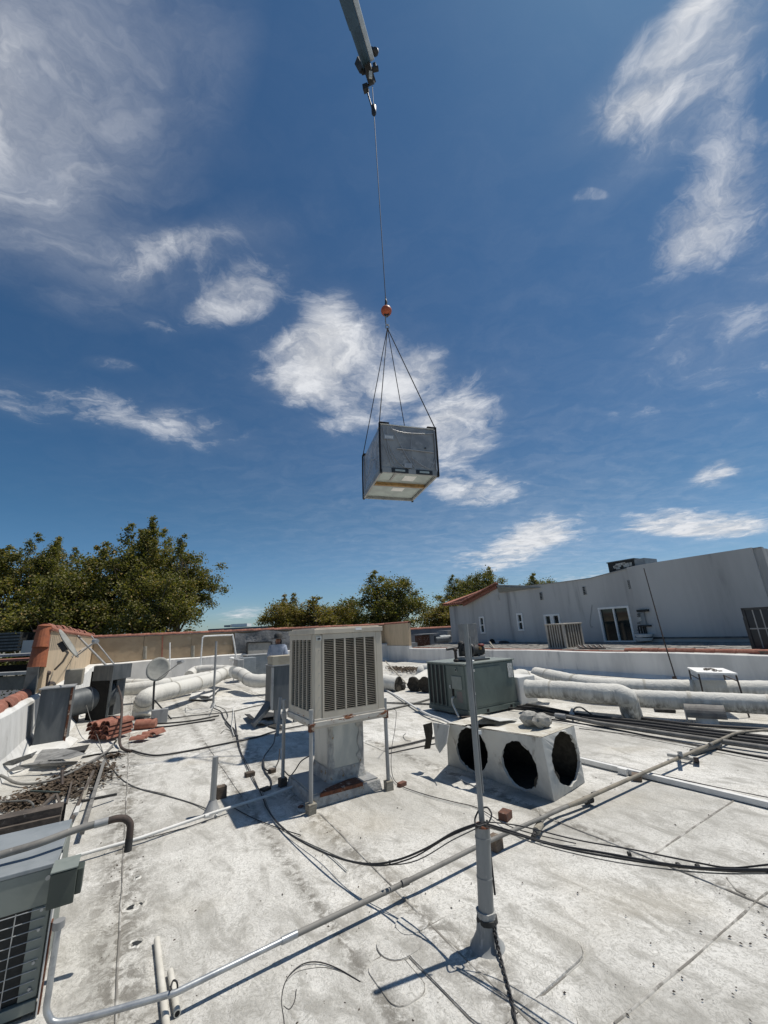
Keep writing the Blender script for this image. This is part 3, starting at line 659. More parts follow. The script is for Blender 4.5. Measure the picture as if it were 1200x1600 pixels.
while b < 18.6:
    L_ = .46; near = b < 7.2; r = .105 if near else .06
    m = MB(); m.half_barrel(TT(13.09, b, .70 if near else .665), TT(13.09, b+L_+.05, .71 if near else .67), r*random.uniform(.98, 1.08), 7, .014, r*.80)
    m.build('coping_tile', M_tile if near else M_tiledark, t); b += L_
mb = MB(); mb.box(13.0, 13.2, -2, 4.15, .69, .76); mb.build('edge_board', M_plank, t)
# ================================================================== MAIN TAN COOLER
def cooler_cabinet(t, a0, a1, b0, b1, z0, z1, nslat=36, ncol=5, faces=('front', 'left', 'right', 'back'), mats=(M_almond, M_slat, M_pad), stile=.085):
    """louvred cabinet: cap, corner posts, four louvre panels"""
    mp, ms, md = mats; lip = .012
    m = MB(); m.box(a0-lip, a1+lip, b0-lip, b1+lip, z1-.055, z1); m.box(a0+.02, a1-.02, b0+.02, b1-.02, z1, z1+.012); m.build('top_cap', mp, t, bev=.012)
    for (x, y) in ((a0, b0), (a1-stile, b0), (a0, b1-stile), (a1-stile, b1-stile)):
        m = MB(); m.box(x, x+stile, y, y+stile, z0, z1-.056); m.build('corner_post', mp, t, bev=.008)
    m = MB(); m.box(a0+.03, a1-.03, b0+.03, b1-.03, z0+.02, z1-.06); m.build('cooling_pad', md, t)
    zt, zb = z1-.115, z0+.075
    for f in faces:
        if f in ('front', 'back'):
            y0 = b0-.004 if f == 'front' else b1+.004; sgn = 1 if f == 'front' else -1; s0, s1 = a0+stile+.003, a1-stile-.003
            P = lambda s, d, z: TT(s, y0+sgn*d, z)
        else:
            x0 = a0-.004 if f == 'left' else a1+.004; sgn = 1 if f == 'left' else -1; s0, s1 = b0+stile+.003, b1-stile-.003
            P = lambda s, d, z: TT(x0+sgn*d, s, z)
        def bx(mm, u0, u1, d0, d1, w0, w1): mm.hexa([P(u0, d0, w0), P(u1, d0, w0), P(u1, d1, w0), P(u0, d1, w0), P(u0, d0, w1), P(u1, d0, w1), P(u1, d1, w1), P(u0, d1, w1)])
        m = MB(); rw = .022; bx(m, s0, s1, 0, .02, zt, z1-.058); bx(m, s0, s1, 0, .02, z0+.004, zb); bx(m, s0, s0+rw, 0, .02, zb, zt); bx(m, s1-rw, s1, 0, .02, zb, zt)
        cw = (s1-s0-2*rw)/ncol
        for k in range(1, ncol): bx(m, s0+rw+cw*k-.009, s0+rw+cw*k+.009, -.001, .02, zb, zt)
        fr = m.build('louvre_panel', mp, t)
        m = MB(); n = nslat; hz = (zt-zb)/n
        for k in range(ncol):
            u0 = s0+rw+cw*k+(.009 if k else 0); u1 = s0+rw+cw*(k+1)-(.009 if k < ncol-1 else 0)
            for j in range(n):
                z = zb+hz*j
                m.add([P(u0, .002, z+hz*.10), P(u1, .002, z+hz*.10), P(u1, .013, z+hz*.32), P(u0, .013, z+hz*.32), P(u0, .0, z+hz*.24), P(u1, .0, z+hz*.24)],
                      [(0, 1, 2, 3), (4, 5, 1, 0), (3, 2, 5, 4)])
        o = m.build('louvre_slats', ms, fr); o['kind'] = 'stuff'
t = thing('evaporative_cooler', 'large tan louvred evaporative cooler raised on four grey pipe legs, rusting tray', 'cooler', TT(2.1, 4.85, 0)); CO = t
ca0, ca1, cb0, cb1 = 1.71, 2.57, 4.37, 5.24
cooler_cabinet(t, ca0, ca1, cb0, cb1, .815, 1.745, nslat=39)
m = MB(); m.box(ca0-.015, ca1+.015, cb0-.015, cb1+.015, .76, .81); m.box(ca0-.005, ca1+.005, cb0-.005, cb1+.005, .8102, .835); m.build('tray', M_rusttray, t, bev=.006)
m = MB(); m.box(ca0-.01, ca1+.01, cb0-.01, cb1+.01, .74, .759); m.build('support_frame', M_almond, t)
for i, (a, b) in enumerate(((1.665, 4.355), (2.585, 4.39), (1.665, 5.27), (2.58, 5.25))):
    m = MB(); m.tube([TT(a, b, .09), TT(a, b, .93)], .021, 12); m.tube([TT(a, b, .90), TT(a, b, .935)], .024, 12); m.build('leg', M_galvdull, t)
    m = MB(); m.box(a-.026, a+.026, b-.028, b+.026, .725, .80); m.build('leg_bracket', M_rust if i in (0, 1) else M_galvdull, t, bev=.003)
m = MB(); f0 = cb0-.012
m.box(ca0+.012, ca0+.075, f0-.004, f0, 1.62, 1.665); m.build('maker_badge', M_paper, t)
m = MB(); m.box(ca0+.028, ca0+.060, f0-.006, f0-.0042, 1.632, 1.650); m.build('badge_mark', M_black, t)
m = MB(); m.box(ca0+.50, ca0+.58, f0-.006, f0-.001, 1.715, 1.745); m.build('label_plate', M_frame, t)
for a in (ca0+.05,):
    for k in range(7):
        m = MB(); m.ball(TT(a-.0, cb0-.003, .92+.12*k), .006, 6); m.build('screw', M_galvdull, t)
m = MB()
for k in range(9): m.box(ca0+.13+.09*k+random.uniform(-.02, .02), ca0+.17+.09*k+random.uniform(.0, .04), cb0-.028, cb0-.0255, .775, .79+random.uniform(0, .012))
# duct riser below, on a curb
t = thing('duct_riser', 'square galvanized duct riser with peeling mastic corners under the tan cooler', 'duct', TT(2.1, 4.9, 0))
rc = [(2.0, 4.66), (2.43, 4.66), (2.43, 5.16), (2.0, 5.16)]
m = MB(); n = 8; ring = []
def rr(cs, r, z, flare=0):
    out = []; cx = sum(c[0] for c in cs)/4; cy = sum(c[1] for c in cs)/4
    for i in range(4):
        p = Vector(cs[i]); pa_ = Vector(cs[i-1]); pn = Vector(cs[(i+1) % 4]); d1 = (pa_-p).normalized(); d2 = (pn-p).normalized()
        for k in range(5):
            s = k/4; q = (p+d1*r)*(1-s)**2+p*2*s*(1-s)+(p+d2*r)*s*s
            q = Vector((cx+(q.x-cx)*(1+flare), cy+(q.y-cy)*(1+flare))); out.append(TT(q.x, q.y, z))
    return out
lv = [(.12, .05), (.20, .01), (.40, 0), (.60, .0), (.745, .01)]
R_ = [rr(rc, .055, z, f) for z, f in lv]; N = len(R_[0])
m.add([v for r_ in R_ for v in r_], [(i*N+k, i*N+(k+1) % N, (i+1)*N+(k+1) % N, (i+1)*N+k) for i in range(len(lv)-1) for k in range(N)]); m.build('duct_wall', M_ductgalv, t)
M_mastic = mat('peeling_grey_mastic', (.42, .42, .40), (.28, .28, .27), .9, sc=14, c3=(.26, .17, .07), sc3=11, lo3=.6, hi3=.68, bump=1.0, bsc=45, bdist=.01)
for ci in (0, 1):
    m = MB(); c = rc[ci]; L = []
    for k in range(15):
        z = .19+.53*k/14; w1 = .035+.02*random.random(); w2 = .030+.03*random.random(); d = -.006
        if ci == 0: L += [TT(c[0]-.004, c[1]+w1, z), TT(c[0]+d, c[1]+.012, z), TT(c[0]+.012, c[1]+d, z), TT(c[0]+w2, c[1]-.006, z)]
        else: L += [TT(c[0]-w2*1.8, c[1]-.007, z), TT(c[0]-.014, c[1]+d, z), TT(c[0]+.006, c[1]+.012, z), TT(c[0]+.008, c[1]+w1, z)]
    m.add(L, [(i*4+k, i*4+k+1, i*4+k+5, i*4+k+4) for i in range(14) for k in range(3)]); m.build('mastic_strip', M_mastic, t)
m = MB(); R1_ = rr(rc, .055, .12, .12); R2_ = rr(rc, .055, .25, .03)
m.add(R1_+R2_, [(k, (k+1) % N, (k+1) % N+N, k+N) for k in range(N)]); m.build('base_flashing', M_mastic, t)
t = thing('roof_curb', 'low white roof curb with a rust patch under the duct riser', 'curb', TT(2.1, 4.9, 0))
m = MB(); m.hexa([TT(1.70, 4.44, 0), TT(2.54, 4.44, 0), TT(2.54, 5.25, 0), TT(1.70, 5.25, 0), TT(1.72, 4.46, .108), TT(2.52, 4.46, .108), TT(2.52, 5.23, .108), TT(1.72, 5.23, .108)]); m.build('curb', M_mastic, t, bev=.012)
m = MB(); m.box(1.74, 2.50, 4.48, 5.21, .1085, .120); m.build('curb_top', M_galvdull, t)
m = MB(); m.hexa([TT(1.80, 4.452, .085), TT(2.30, 4.452, .085), TT(2.30, 4.66, .121), TT(1.90, 4.54, .121), TT(1.80, 4.450, .120), TT(2.30, 4.450, .120), TT(2.30, 4.66, .126), TT(1.90, 4.54, .126)]); m.build('rust_sheet', M_rust, t)
# wood feet
def block(px_, py_, w, d, h, m_=M_wood, rot=0, label='', name='wood_block', group='blocks under pipes and cooler legs', z=0.0, pos=None, cat='block'):
    p = pos if pos is not None else pz(px_, py_, 0); c, s = math.cos(rot), math.sin(rot)
    X = Vector((U[0]*c-U[1]*s, U[1]*c+U[0]*s, 0)); Y = Vector((-X.y, X.x, 0)); mb = MB()
    q = []
    for zz in (z-.004, z+h):
        for sx, sy in ((-1, -1), (1, -1), (1, 1), (-1, 1)):
            q.append(p+X*(w/2*sx+random.uniform(-.004, .004))+Y*(d/2*sy+random.uniform(-.004, .004))+Vector((0, 0, zz)))
    mb.hexa(q); return single(name, mb, m_, label, cat, group, bev=.004)
block(0, 0, .085, .085, .095, M_woodlt, .1, 'wood block under the nearest leg of the tan cooler', pos=TT(1.665, 4.355))
block(0, 0, .085, .085, .095, M_woodlt, -.1, 'pale wood block under the right front leg of the tan cooler', pos=TT(2.585, 4.39))
block(0, 0, .085, .085, .095, M_wood, .1, 'dark wood block under the left rear leg of the tan cooler', pos=TT(1.665, 5.27))
block(0, 0, .085, .085, .095, M_wood, .1, 'wood block under the hidden rear leg of the tan cooler', pos=TT(2.58, 5.25))
block(774, 1326, .10, .09, .085, M_wood, .2, 'dark wood block under the long conduit just right of the mast')
block(996, 1219, .11, .09, .06, M_wood, .5, 'dark wood block under the long conduit past the torn white box')
block(790, 1279, .12, .09, .06, M_brick, .3, 'reddish brick piece behind the mast near the torn white box')
block(628, 1229, .10, .06, .045, M_brick, .2, 'small brown brick lying beside a thin cable right of the tan cooler')
block(345, 1247, .10, .09, .12, M_wood, .1, 'black wood block standing beside the short flared post')
block(390, 1213, .11, .08, .05, M_wood, .1, 'flat brown block near the second shadow left of the cooler')
block(425, 1208, .08, .07, .05, M_wood, .3, 'small dark block between the cable loop and the cooler leg')
block(415, 1235, .10, .08, .03, M_wood, .3, 'thin dark block at the edge of the cooler shadow')
block(470, 1262, .05, .04, .02, M_brick, .6, 'tiny brown chip beside the nearest cooler leg block')

# ================================================================== SECOND COOLER (mostly hidden) + its boot
t = thing('roof_duct_stand', 'narrow blue grey sheet metal duct on legs behind the left side of the tan cooler', 'duct', pz(436, 1128))
base = pz(436, 1132); a, b = AB(base)
zt_ = up_from(440, 1040, base); zb_ = up_from(438, 1108, base)
m = MB(); m.box(a-.16, a+.42, b-.05, b+.5, zb_, zt_); m.build('duct_body', M_sheet, t, bev=.01)
m = MB(); m.box(a-.20, a-.155, b-.09, b-.04, zb_+.02, zt_-.02); m.build('corner_rail', M_galvdull, t)
m = MB(); m.box(a-.18, a+.44, b-.08, b+.5, zt_, zt_+.02); m.build('top_lip', M_galvdull, t)
m = MB(); m.box(a-.10, a-.03, b-.02, b+.05, 0, zb_); m.build('leg', M_galvdull, t)
m = MB(); m.box(a+.3, a+.37, b-.02, b+.05, 0, zb_); m.build('leg', M_galvdull, t)
p0 = TT(a-.16, b-.02, zb_+.05)
m = MB(); q0 = [p0, TT(a-.16, b+.4, zb_+.05), TT(a-.52, b+.1, .05), TT(a-.52, b-.15, .05)]
m.hexa([q0[0], q0[1], q0[2], q0[3], q0[0]+Vector((0, 0, .09)), q0[1]+Vector((0, 0, .09)), q0[2]+Vector((0, 0, .05)), q0[3]+Vector((0, 0, .05))]); m.build('bent_boot', M_sheet, t)
def slab(mb, pts, th):
    n = len(pts); up = Vector((0, 0, th)); mb.add([Vector(p) for p in pts]+[Vector(p)+up for p in pts], [tuple(range(n)), tuple(range(2*n-1, n-1, -1))]+[(i, (i+1) % n, (i+1) % n+n, i+n) for i in range(n)])
# beige carton on it
m = MB(); za = zt_+.022; m.box(a-.17, a+.30, b-.04, b+.35, za, za+.17)
single('carton', m, mat('tan_carton', (.40, .36, .28), (.33, .29, .22), .9, sc=6), 'beige box sitting on the blue grey duct in front of the person', 'box', bev=.004)
# crumpled black sheet pieces on the deck near it
def scrap(pts, m_, label, cat='scrap', name='rubber_scrap', th=.012, lift=.03, group='scraps lying on the roof'):
    mb = MB(); q = [Vector(p)+Vector((0, 0, random.uniform(.002, lift))) for p in pts]; slab(mb, q, th); return single(name, mb, m_, label, cat, group)
scrap([pz(382, 1122), pz(390, 1119), pz(398, 1128), pz(404, 1134), pz(394, 1136)], M_black, 'small curled black rubber piece left of the bent duct boot', lift=.12)
scrap([pz(398, 1128), pz(412, 1118), pz(440, 1117), pz(446, 1124), pz(426, 1126)], M_black, 'black torn rubber sheet under the bent duct boot', lift=.08)
scrap([pz(402, 1134), pz(410, 1126), pz(414, 1122), pz(417, 1134), pz(408, 1136)], M_galvdull, 'crumpled silver foil piece beside the black rubber sheet', name='foil_scrap', lift=.09)
scrap([pz(418, 1136), pz(432, 1131), pz(446, 1141), pz(432, 1140)], M_black, 'dark torn flap just left of the cooler rear leg', lift=.03)
scrap([pz(295, 1096), pz(300, 1085), pz(318, 1083), pz(338, 1094), pz(318, 1096)], M_white, 'bent white metal sheet in front of the left wrapped ducts', name='metal_scrap', lift=.1)
scrap([pz(312, 1095), pz(330, 1081), pz(342, 1083), pz(336, 1090), pz(326, 1097)], M_white, 'upturned white metal flap beside the thin tall post', name='metal_scrap', lift=.18)
scrap([pz(1022, 1107), pz(1053, 1109), pz(1057, 1115), pz(1024, 1113)], M_black, 'short dark plank lying behind the conduit near the hooded vent', name='plank_scrap', cat='plank', lift=.02, th=.04)

# ================================================================== GREEN PACKAGE UNIT
t = thing('package_unit', 'big grey green rooftop air conditioner with side coil louvres and a sticker', 'air conditioner', TT(6.1, 7, 0)); GU = t
ga0, ga1, gb0, gb1 = 5.62, 6.98, 6.40, 7.62; gz0, gz1 = .10, .985
m = MB(); m.box(ga0, ga1, gb0, gb1, gz0, gz1-.03); m.build('cabinet', M_green, t, bev=.01)
m = MB(); m.box(ga0-.025, ga1+.03, gb0-.03, gb1+.02, gz1-.03, gz1); m.build('top_lid', M_greenlt, t, bev=.008)
m = MB(); m.box(ga0-.02, ga1+.02, gb0-.02, gb1+.02, .04, .135); m.build('base_rail', M_green, t, bev=.005)
for a_ in (ga0+.45, ga1-.25):
    m = MB(); m.box(a_, a_+.06, gb0-.024, gb0-.0205, .06, .11); m.build('rail_slot', M_dark, t)
m = MB(); m.box(ga1-.13, ga1-.10, gb0-.024, gb0-.0205, .075, .10); m.build('rail_slot', M_dark, t)
# right-hand service panel with raised rim
m = MB(); m.box(ga0+.14, ga1-.02, gb0-.012, gb0-.001, .15, gz1-.05); m.build('service_panel', M_green, t, bev=.004)
m = MB(); m.box(ga0+.20, ga1-.40, gb0-.022, gb0-.0125, .19, gz1-.10); m.build('panel_relief', M_green, t, bev=.004)
m = MB(); m.box(ga0+.01, ga0+.11, gb0-.014, gb0-.001, .15, gz1-.05); m.build('corner_post', M_greenlt, t, bev=.003)
m = MB(); m.box(ga0+.07, ga0+.19, gb0-.028, gb0-.0145, .46, gz1-.12); m.build('edge_strip', M_greenlt, t)
m = MB(); m.box(ga1-.20, ga1-.06, gb0-.026, gb0-.0225, .62, .90); m.build('sticker', M_paper, t)
m = MB(); m.box(ga0+.17, ga0+.24, gb0-.026, gb0-.0225, .82, .86); m.build('badge', M_paper, t)
m = MB(); m.box(ga0+.14, ga0+.19, gb0-.034, gb0-.029, .40, .45); m.build('tag', M_paper, t)
# left face: coil slats at far end, control panel near
m = MB(); m.box(ga0-.012, ga0-.001, gb0+.62, gb1-.04, .17, gz1-.06); m.build('coil', M_coil, t)
for k in range(5):
    b_ = gb0+.62+k*(gb1-.05-gb0-.62)/4; m = MB(); m.box(ga0-.035, ga0-.0125, b_-.012, b_+.012, .15, gz1-.05); m.build('guard_bar', M_green, t)
m = MB(); m.box(ga0-.014, ga0-.001, gb0+.02, gb0+.56, .15, gz1-.05); m.build('control_panel', M_green, t, bev=.004)
m = MB(); m.box(ga0-.030, ga0-.0145, gb0+.10, gb0+.40, .50, .74); m.build('access_cover', M_greenlt, t, bev=.004)
m = MB(); m.box(ga0-.018, ga0-.0145, gb0+.12, gb0+.28, .26, .46); m.build('faded_patch', mat('faded_brown_patch', (.17, .14, .13), (.14, .15, .14), .8, sc=14), t)
m = MB(); m.box(ga0-.020, ga0-.0145, gb0+.36, gb0+.42, .36, .66); m.build('slot', M_dark, t)
m = MB(); m.box(ga0-.028, ga0-.0205, gb0+.45, gb0+.48, .50, .56); m.build('tag', M_paper, t)
m = MB(); m.tube([TT(ga0-.03, gb0+.24, .86), TT(ga0-.014, gb0+.24, .86)], .035, 14); m.build('round_emblem', M_greenlt, t)
m = MB(); m.tube([TT(ga0-.033, gb0+.24, .86), TT(ga0-.030, gb0+.24, .86)], .018, 10); m.build('emblem_mark', M_dark, t)
m = MB(); m.tube(smooth_path([TT(ga0-.02, gb0+.38, .34), TT(ga0-.10, gb0+.34, .33), TT(ga0-.13, gb0+.30, .24), TT(ga0-.22, gb0+.05, .06)]), .018, 8); m.build('drain_pipe', M_pvc, t)
for k, (x, y) in enumerate(((ga0+.1, gb0+.05), (ga1-.3, gb0+.05), (ga0+.1, gb1-.3), (ga1-.3, gb1-.3))):
    m = MB(); m.box(x, x+.22, y, y+.20, -.004, .04); single('wood_sleeper', m, M_wood, ['sleeper under the near corner of the grey green unit', 'sleeper under the right corner of the grey green unit', 'sleeper under the back left of the grey green unit', 'sleeper under the back right of the grey green unit'][k], 'block', 'sleepers under the grey green unit')
# greasy motor assembly on the lid
t = thing('motor_assembly', 'black greasy motor and pulley assembly with a red part lying on the grey green unit', 'motor', TT(6.1, 6.8, gz1))
def gt(px_, py_, b_=6.75): return pb(px_, py_, b_)
def span(x0, y0, x1, y1, b_, dep, m_, nm, bev=.006):
    p, q = pb(x0, y1, b_), pb(x1, y0, b_); a0_, _ = AB(p); a1_, _ = AB(q); m = MB(); m.box(min(a0_, a1_), max(a0_, a1_), b_, b_+dep, min(p.z, q.z), max(p.z, q.z)); return m.build(nm, m_, t, bev)
m = MB(); m.box(5.90, 6.55, 6.62, 7.05, gz1, gz1+.03); m.build('mount_plate', M_boomd, t)
m = MB(); m.box(5.93, 6.45, 6.66, 7.0, gz1+.03, gz1+.08); m.build('base_channel', M_galvdull, t)
m = MB(); m.tube([TT(6.18, 6.80, gz1+.20), TT(6.50, 6.80, gz1+.20)], .115, 16); m.build('motor_body', M_black, t)
m = MB(); m.tube([TT(6.50, 6.80, gz1+.20), TT(6.56, 6.80, gz1+.20)], .05, 12); m.build('shaft_hub', M_rustpipe, t)
m = MB(); m.tube([TT(6.10, 6.74, gz1+.22), TT(6.15, 6.74, gz1+.22)], .13, 18); m.build('pulley', M_boomd, t)
m = MB(); m.tube([TT(5.98, 6.84, gz1+.10), TT(5.98, 6.84, gz1+.34)], .07, 12); m.ball(TT(5.98, 6.84, gz1+.34), .072, 10); m.build('compressor', M_black, t)
m = MB(); m.tube([TT(5.80, 6.84, gz1+.0), TT(5.80, 6.84, gz1+.22)], .03, 10); m.ball(TT(5.80, 6.84, gz1+.24), .05, 10, (1, 1, .7)); m.ball(TT(5.80, 6.84, gz1+.03), .06, 10, (1, 1, .6)); m.build('valve', M_rustpipe, t)
m = MB(); m.ball(TT(6.43, 6.72, gz1+.30), .06, 10, (1.3, .8, .5), .06); m.build('red_cap', mat('dull_red_paint', (.22, .03, .025), (.12, .025, .02), .6, sc=20), t)
m = MB(); m.tube([TT(6.36, 6.70, gz1+.24), TT(6.36, 6.66, gz1+.24)], .03, 10); m.build('yellow_fitting', mat('brass', (.35, .20, .06), (.2, .12, .05), .5, .4, sc=20), t)
for k in range(4):
    pts = [TT(5.85+.16*k, 6.78, gz1+.24), TT(5.92+.16*k, 6.72, gz1+.36-.02*k), TT(6.05+.13*k, 6.8, gz1+.30), TT(6.2+.1*k, 6.7, gz1+.12)]
    m = MB(); m.tube(smooth_path(pts, 5), .012, 7); m.build('hose', M_blackcable, t)
m = MB(); m.tube(smooth_path([TT(5.62, 6.9, gz1+.26), TT(5.75, 6.88, gz1+.27), TT(6.0, 6.86, gz1+.28)], 4), .028, 10); m.build('inlet_pipe', M_boomd, t)
random.seed(11)
for k in range(14):
    c = TT(random.uniform(5.92, 6.5), random.uniform(6.64, 6.9), gz1+random.uniform(.07, .30)); m = MB()
    m.obox(c, TT(random.uniform(.02, .05), 0), TT(0, random.uniform(.02, .04)), (0, 0, random.uniform(.015, .035))); m.build('bracket', random.choice([M_boomd, M_black, M_rustpipe]), t)
m = MB(); m.tube(smooth_path([TT(5.80, 6.47, gz1+.022), TT(5.86, 6.46, gz1+.03), TT(5.93, 6.46, gz1+.022)], 4), .022, 8, jit=.1); single('white_rag', m, M_frame, 'rolled white rag on the front lid edge of the grey green unit', 'rag')
# tall grey electrical box behind with post
t = thing('disconnect_box', 'pale grey electrical box behind the mast top above the black motor assembly', 'electrical box', pa(738, 1030, 12.6))
m = MB(); p, q = pa(718, 1006, 12.3), pa(739, 974, 12.3); b_lo, b_hi = sorted((AB(p)[1], AB(q)[1])); m.box(12.3, 12.5, b_lo, b_hi, p.z, q.z); m.build('box', mat('mid_grey_box_paint', (.19, .20, .205), (.15, .16, .165), .6, sc=5), t, bev=.01)
for bb in (b_lo+.04, b_hi-.08):
    m = MB(); m.box(12.33, 12.38, bb, bb+.05, 0, p.z); m.build('post', M_galvdull, t)

# ================================================================== TORN WHITE PLENUM BOX
t = thing('plenum_box', 'torn white sheet metal plenum box lying on the roof with big ragged round openings', 'plenum', pz(800, 1200)); PB = t
F = pz(866, 1253); Rr = pz(914, 1222); L_ = pz(700, 1195); ht = .60
Bk = L_+(Rr-F)*1.05; tilt = Vector((-.035, .0, 0))
lowc = [F, Rr, Bk, L_]; tops = [pz(846, 1153, .58), pz(897, 1134, .585), None, pz(697, 1131, .57)]
tops[2] = tops[3]+(tops[1]-tops[0])*1.02
def wall_face(mb, c00, c10, c11, c01, holes, thick, cells, jitter=.05, seed=1, inn=None):
    """quad face (bilinear) split in cells along u, each with a ragged round hole; hole=(u,v,ru,rv)"""
    rnd = random.Random(seed); nrm = (c10-c00).cross(c01-c00).normalized()
    def P(u, v, d=0): return (c00*(1-u)+c10*u)*(1-v)+(c01*(1-u)+c11*u)*v-nrm*d
    N = 56
    for (u0, u1), h in zip(cells, holes):
        if h is None:
            for d in (0, thick): (mb if d == 0 else inn).quad(P(u0, 0, d), P(u1, 0, d), P(u1, 1, d), P(u0, 1, d))
            continue
        hu, hv, ru, rv = h; ins, outs = [], []
        angs = [2*math.pi*k/N for k in range(N)]
        for cu, cv in ((u0, 0), (u1, 0), (u1, 1), (u0, 1)):
            angs.append(math.atan2((cv-hv)/rv, (cu-hu)/ru) % (2*math.pi))
        angs = sorted(angs); ph = rnd.random()*9
        for an in angs:
            c, s = math.cos(an), math.sin(an)
            j = 1+jitter*(mnoise.noise(Vector((c*3+ph, s*3, seed)))*1.2+mnoise.noise(Vector((c*11+ph, s*11, seed)))*.9)
            ins.append((hu+ru*j*c, hv+rv*j*s))
            ts = []
            if c > 1e-9: ts.append((u1-hu)/(ru*c))
            if c < -1e-9: ts.append((u0-hu)/(ru*c))
            if s > 1e-9: ts.append((1-hv)/(rv*s))
            if s < -1e-9: ts.append((0-hv)/(rv*s))
            tt = min(ts); outs.append((hu+ru*c*tt, hv+rv*s*tt))
        n = len(angs)
        for k in range(n):
            a_, b_ = ins[k], ins[(k+1) % n]; c_, d_ = outs[(k+1) % n], outs[k]
            curl = lambda q: P(q[0], q[1], -.008-.012*abs(mnoise.noise(Vector((q[0]*22, q[1]*22, 3)))))
            mb.quad(curl(a_), curl(b_), P(*c_), P(*d_)); inn.quad(P(*b_, thick), P(*a_, thick), P(*d_, thick), P(*c_, thick)); mb.quad(curl(a_), P(*a_, thick), P(*b_, thick), curl(b_))
M_plen = mat('soiled_white_sheet_metal', (.52, .52, .49), (.42, .42, .40), .8, sc=4, c3=(.22, .21, .19), sc3=8, lo3=.58, hi3=.75, stretch=(1, 1, .5), bump=.7, bsc=14, bdist=.012)
M_fib = mat('dark_duct_liner', (.028, .025, .02), (.05, .045, .036), 1.0, sc=16, bump=.8)
INN = MB(); mb = MB(); wall_face(mb, L_, F, tops[0], tops[3], [(.29, .52, .175, .475), (.76, .46, .155, .43)], .018, [(0, .52), (.52, 1)], .055, 3, INN); o = mb.build('front_panel', M_plen, t)
mb = MB(); wall_face(mb, F, Rr, tops[1], tops[0], [(.55, .54, .41, .45)], .018, [(0, 1)], .05, 5, INN); mb.build('end_panel', M_plen, t)
mb = MB(); wall_face(mb, Rr, Bk, tops[2], tops[1], [None], .018, [(0, 1)], inn=INN); mb.build('back_panel', M_plen, t)
mb = MB(); wall_face(mb, Bk, L_, tops[3], tops[2], [None], .018, [(0, 1)], inn=INN); mb.build('left_panel', M_plen, t); INN.build('panel_lining', M_fib, t)
ins_ = [c.lerp((F+Rr+Bk+L_)/4, .05) for c in (F, Rr, Bk, L_)]; inst = [c.lerp((tops[0]+tops[1]+tops[2]+tops[3])/4, .05) for c in tops]
mb = MB(); mb.quad(*[p+Vector((0, 0, .012)) for p in ins_])
mb.quad(ins_[1], ins_[2], inst[2], inst[1]); mb.quad(ins_[2], ins_[3], inst[3], inst[2]); mb.build('inner_liner', M_fib, t)
# torn strips of lining round each opening
def tears(c00, c10, c11, c01, h, n, seed):
    rnd = random.Random(seed); mb = MB(); nrm = (c10-c00).cross(c01-c00).normalized()
    P = lambda u, v, d=0: (c00*(1-u)+c10*u)*(1-v)+(c01*(1-u)+c11*u)*v-nrm*d
    hu, hv, ru, rv = h
    for k in range(n):
        an = rnd.uniform(0, 6.283); w = rnd.uniform(.14, .32); l = rnd.uniform(.05, .13); d = rnd.uniform(-.03, .03); c = math.cos; s_ = math.sin
        a0 = P(hu+ru*1.04*c(an-w), hv+rv*1.04*s_(an-w), -.014); a1 = P(hu+ru*1.04*c(an+w), hv+rv*1.04*s_(an+w), -.014)
        m0 = P(hu+ru*(1-l*.5)*c(an-w*.7), hv+rv*(1-l*.5)*s_(an-w*.7), d*.5-.01); m1 = P(hu+ru*(1-l*.5)*c(an+w*.6), hv+rv*(1-l*.5)*s_(an+w*.6), d*.5-.012)
        tp = P(hu+ru*(1-l)*c(an+w*.2), hv+rv*(1-l)*s_(an+w*.2), d)
        mb.add([a0, a1, m1, m0, tp], [(0, 1, 2, 3), (3, 2, 4)])
    return mb
for (cc_, h_, sd_) in (((L_, F, tops[0], tops[3]), (.29, .52, .175, .475), 1), ((L_, F, tops[0], tops[3]), (.76, .46, .155, .43), 2), ((F, Rr, tops[1], tops[0]), (.55, .54, .41, .45), 3)):
    for j_ in range(4): tears(*cc_, h_, 1, sd_*10+j_).build('torn_strip', M_plen if j_ < 3 else M_fib, t)
# rumpled lid with a gap over the first opening
mb = MB(); nx, ny = 26, 12; vs = []
def lid(u, v): return (tops[3]*(1-u)+tops[0]*u)*(1-v)+(tops[2]*(1-u)+tops[1]*u)*v
for i in range(nx+1):
    for j in range(ny+1):
        u, v = i/nx, j/ny; p = lid(u, v); e = min(u, 1-u, v, 1-v)
        vs.append(p+Vector((0, 0, .004+(mnoise.noise(Vector((u*5, v*3, 2)))*.035-.02)*min(1, e*6))))
gap = lambda i, j: 5 <= i <= 9 and j <= 5
fs = [(i*(ny+1)+j, (i+1)*(ny+1)+j, (i+1)*(ny+1)+j+1, i*(ny+1)+j+1) for i in range(nx) for j in range(ny) if not gap(i, j)]
ul = MB(); ul.add([v-Vector((0, 0, .014)) for v in vs], [f for f in fs if (f[0]//(ny+1)) not in (0, nx-1) and (f[0] % (ny+1)) not in (0, ny-1)]); ul.build('lid_lining', M_fib, t)
mb.add(vs, fs); M_lid = mat('grimy_lid', (.60, .59, .54), (.42, .39, .32), .85, sc=3, c3=(.25, .22, .17), sc3=4.5, lo3=.55, hi3=.72, bump=.9, bsc=16, bdist=.015); mb.build('lid', M_lid, t)
mb = MB(); e0, e1 = lid(.16, .55), lid(.40, .62); f0_, f1_ = lid(.24, .20)+Vector((0, 0, .16)), lid(.40, .40)+Vector((0, 0, .08))
slab(mb, [lid(.10, .9), lid(.46, .92), lid(.44, .45)+Vector((0, 0, .03)), lid(.30, .25)+Vector((0, 0, .09)), lid(.16, .40)+Vector((0, 0, .05))], .006); mb.build('lifted_flap', M_plen, t)
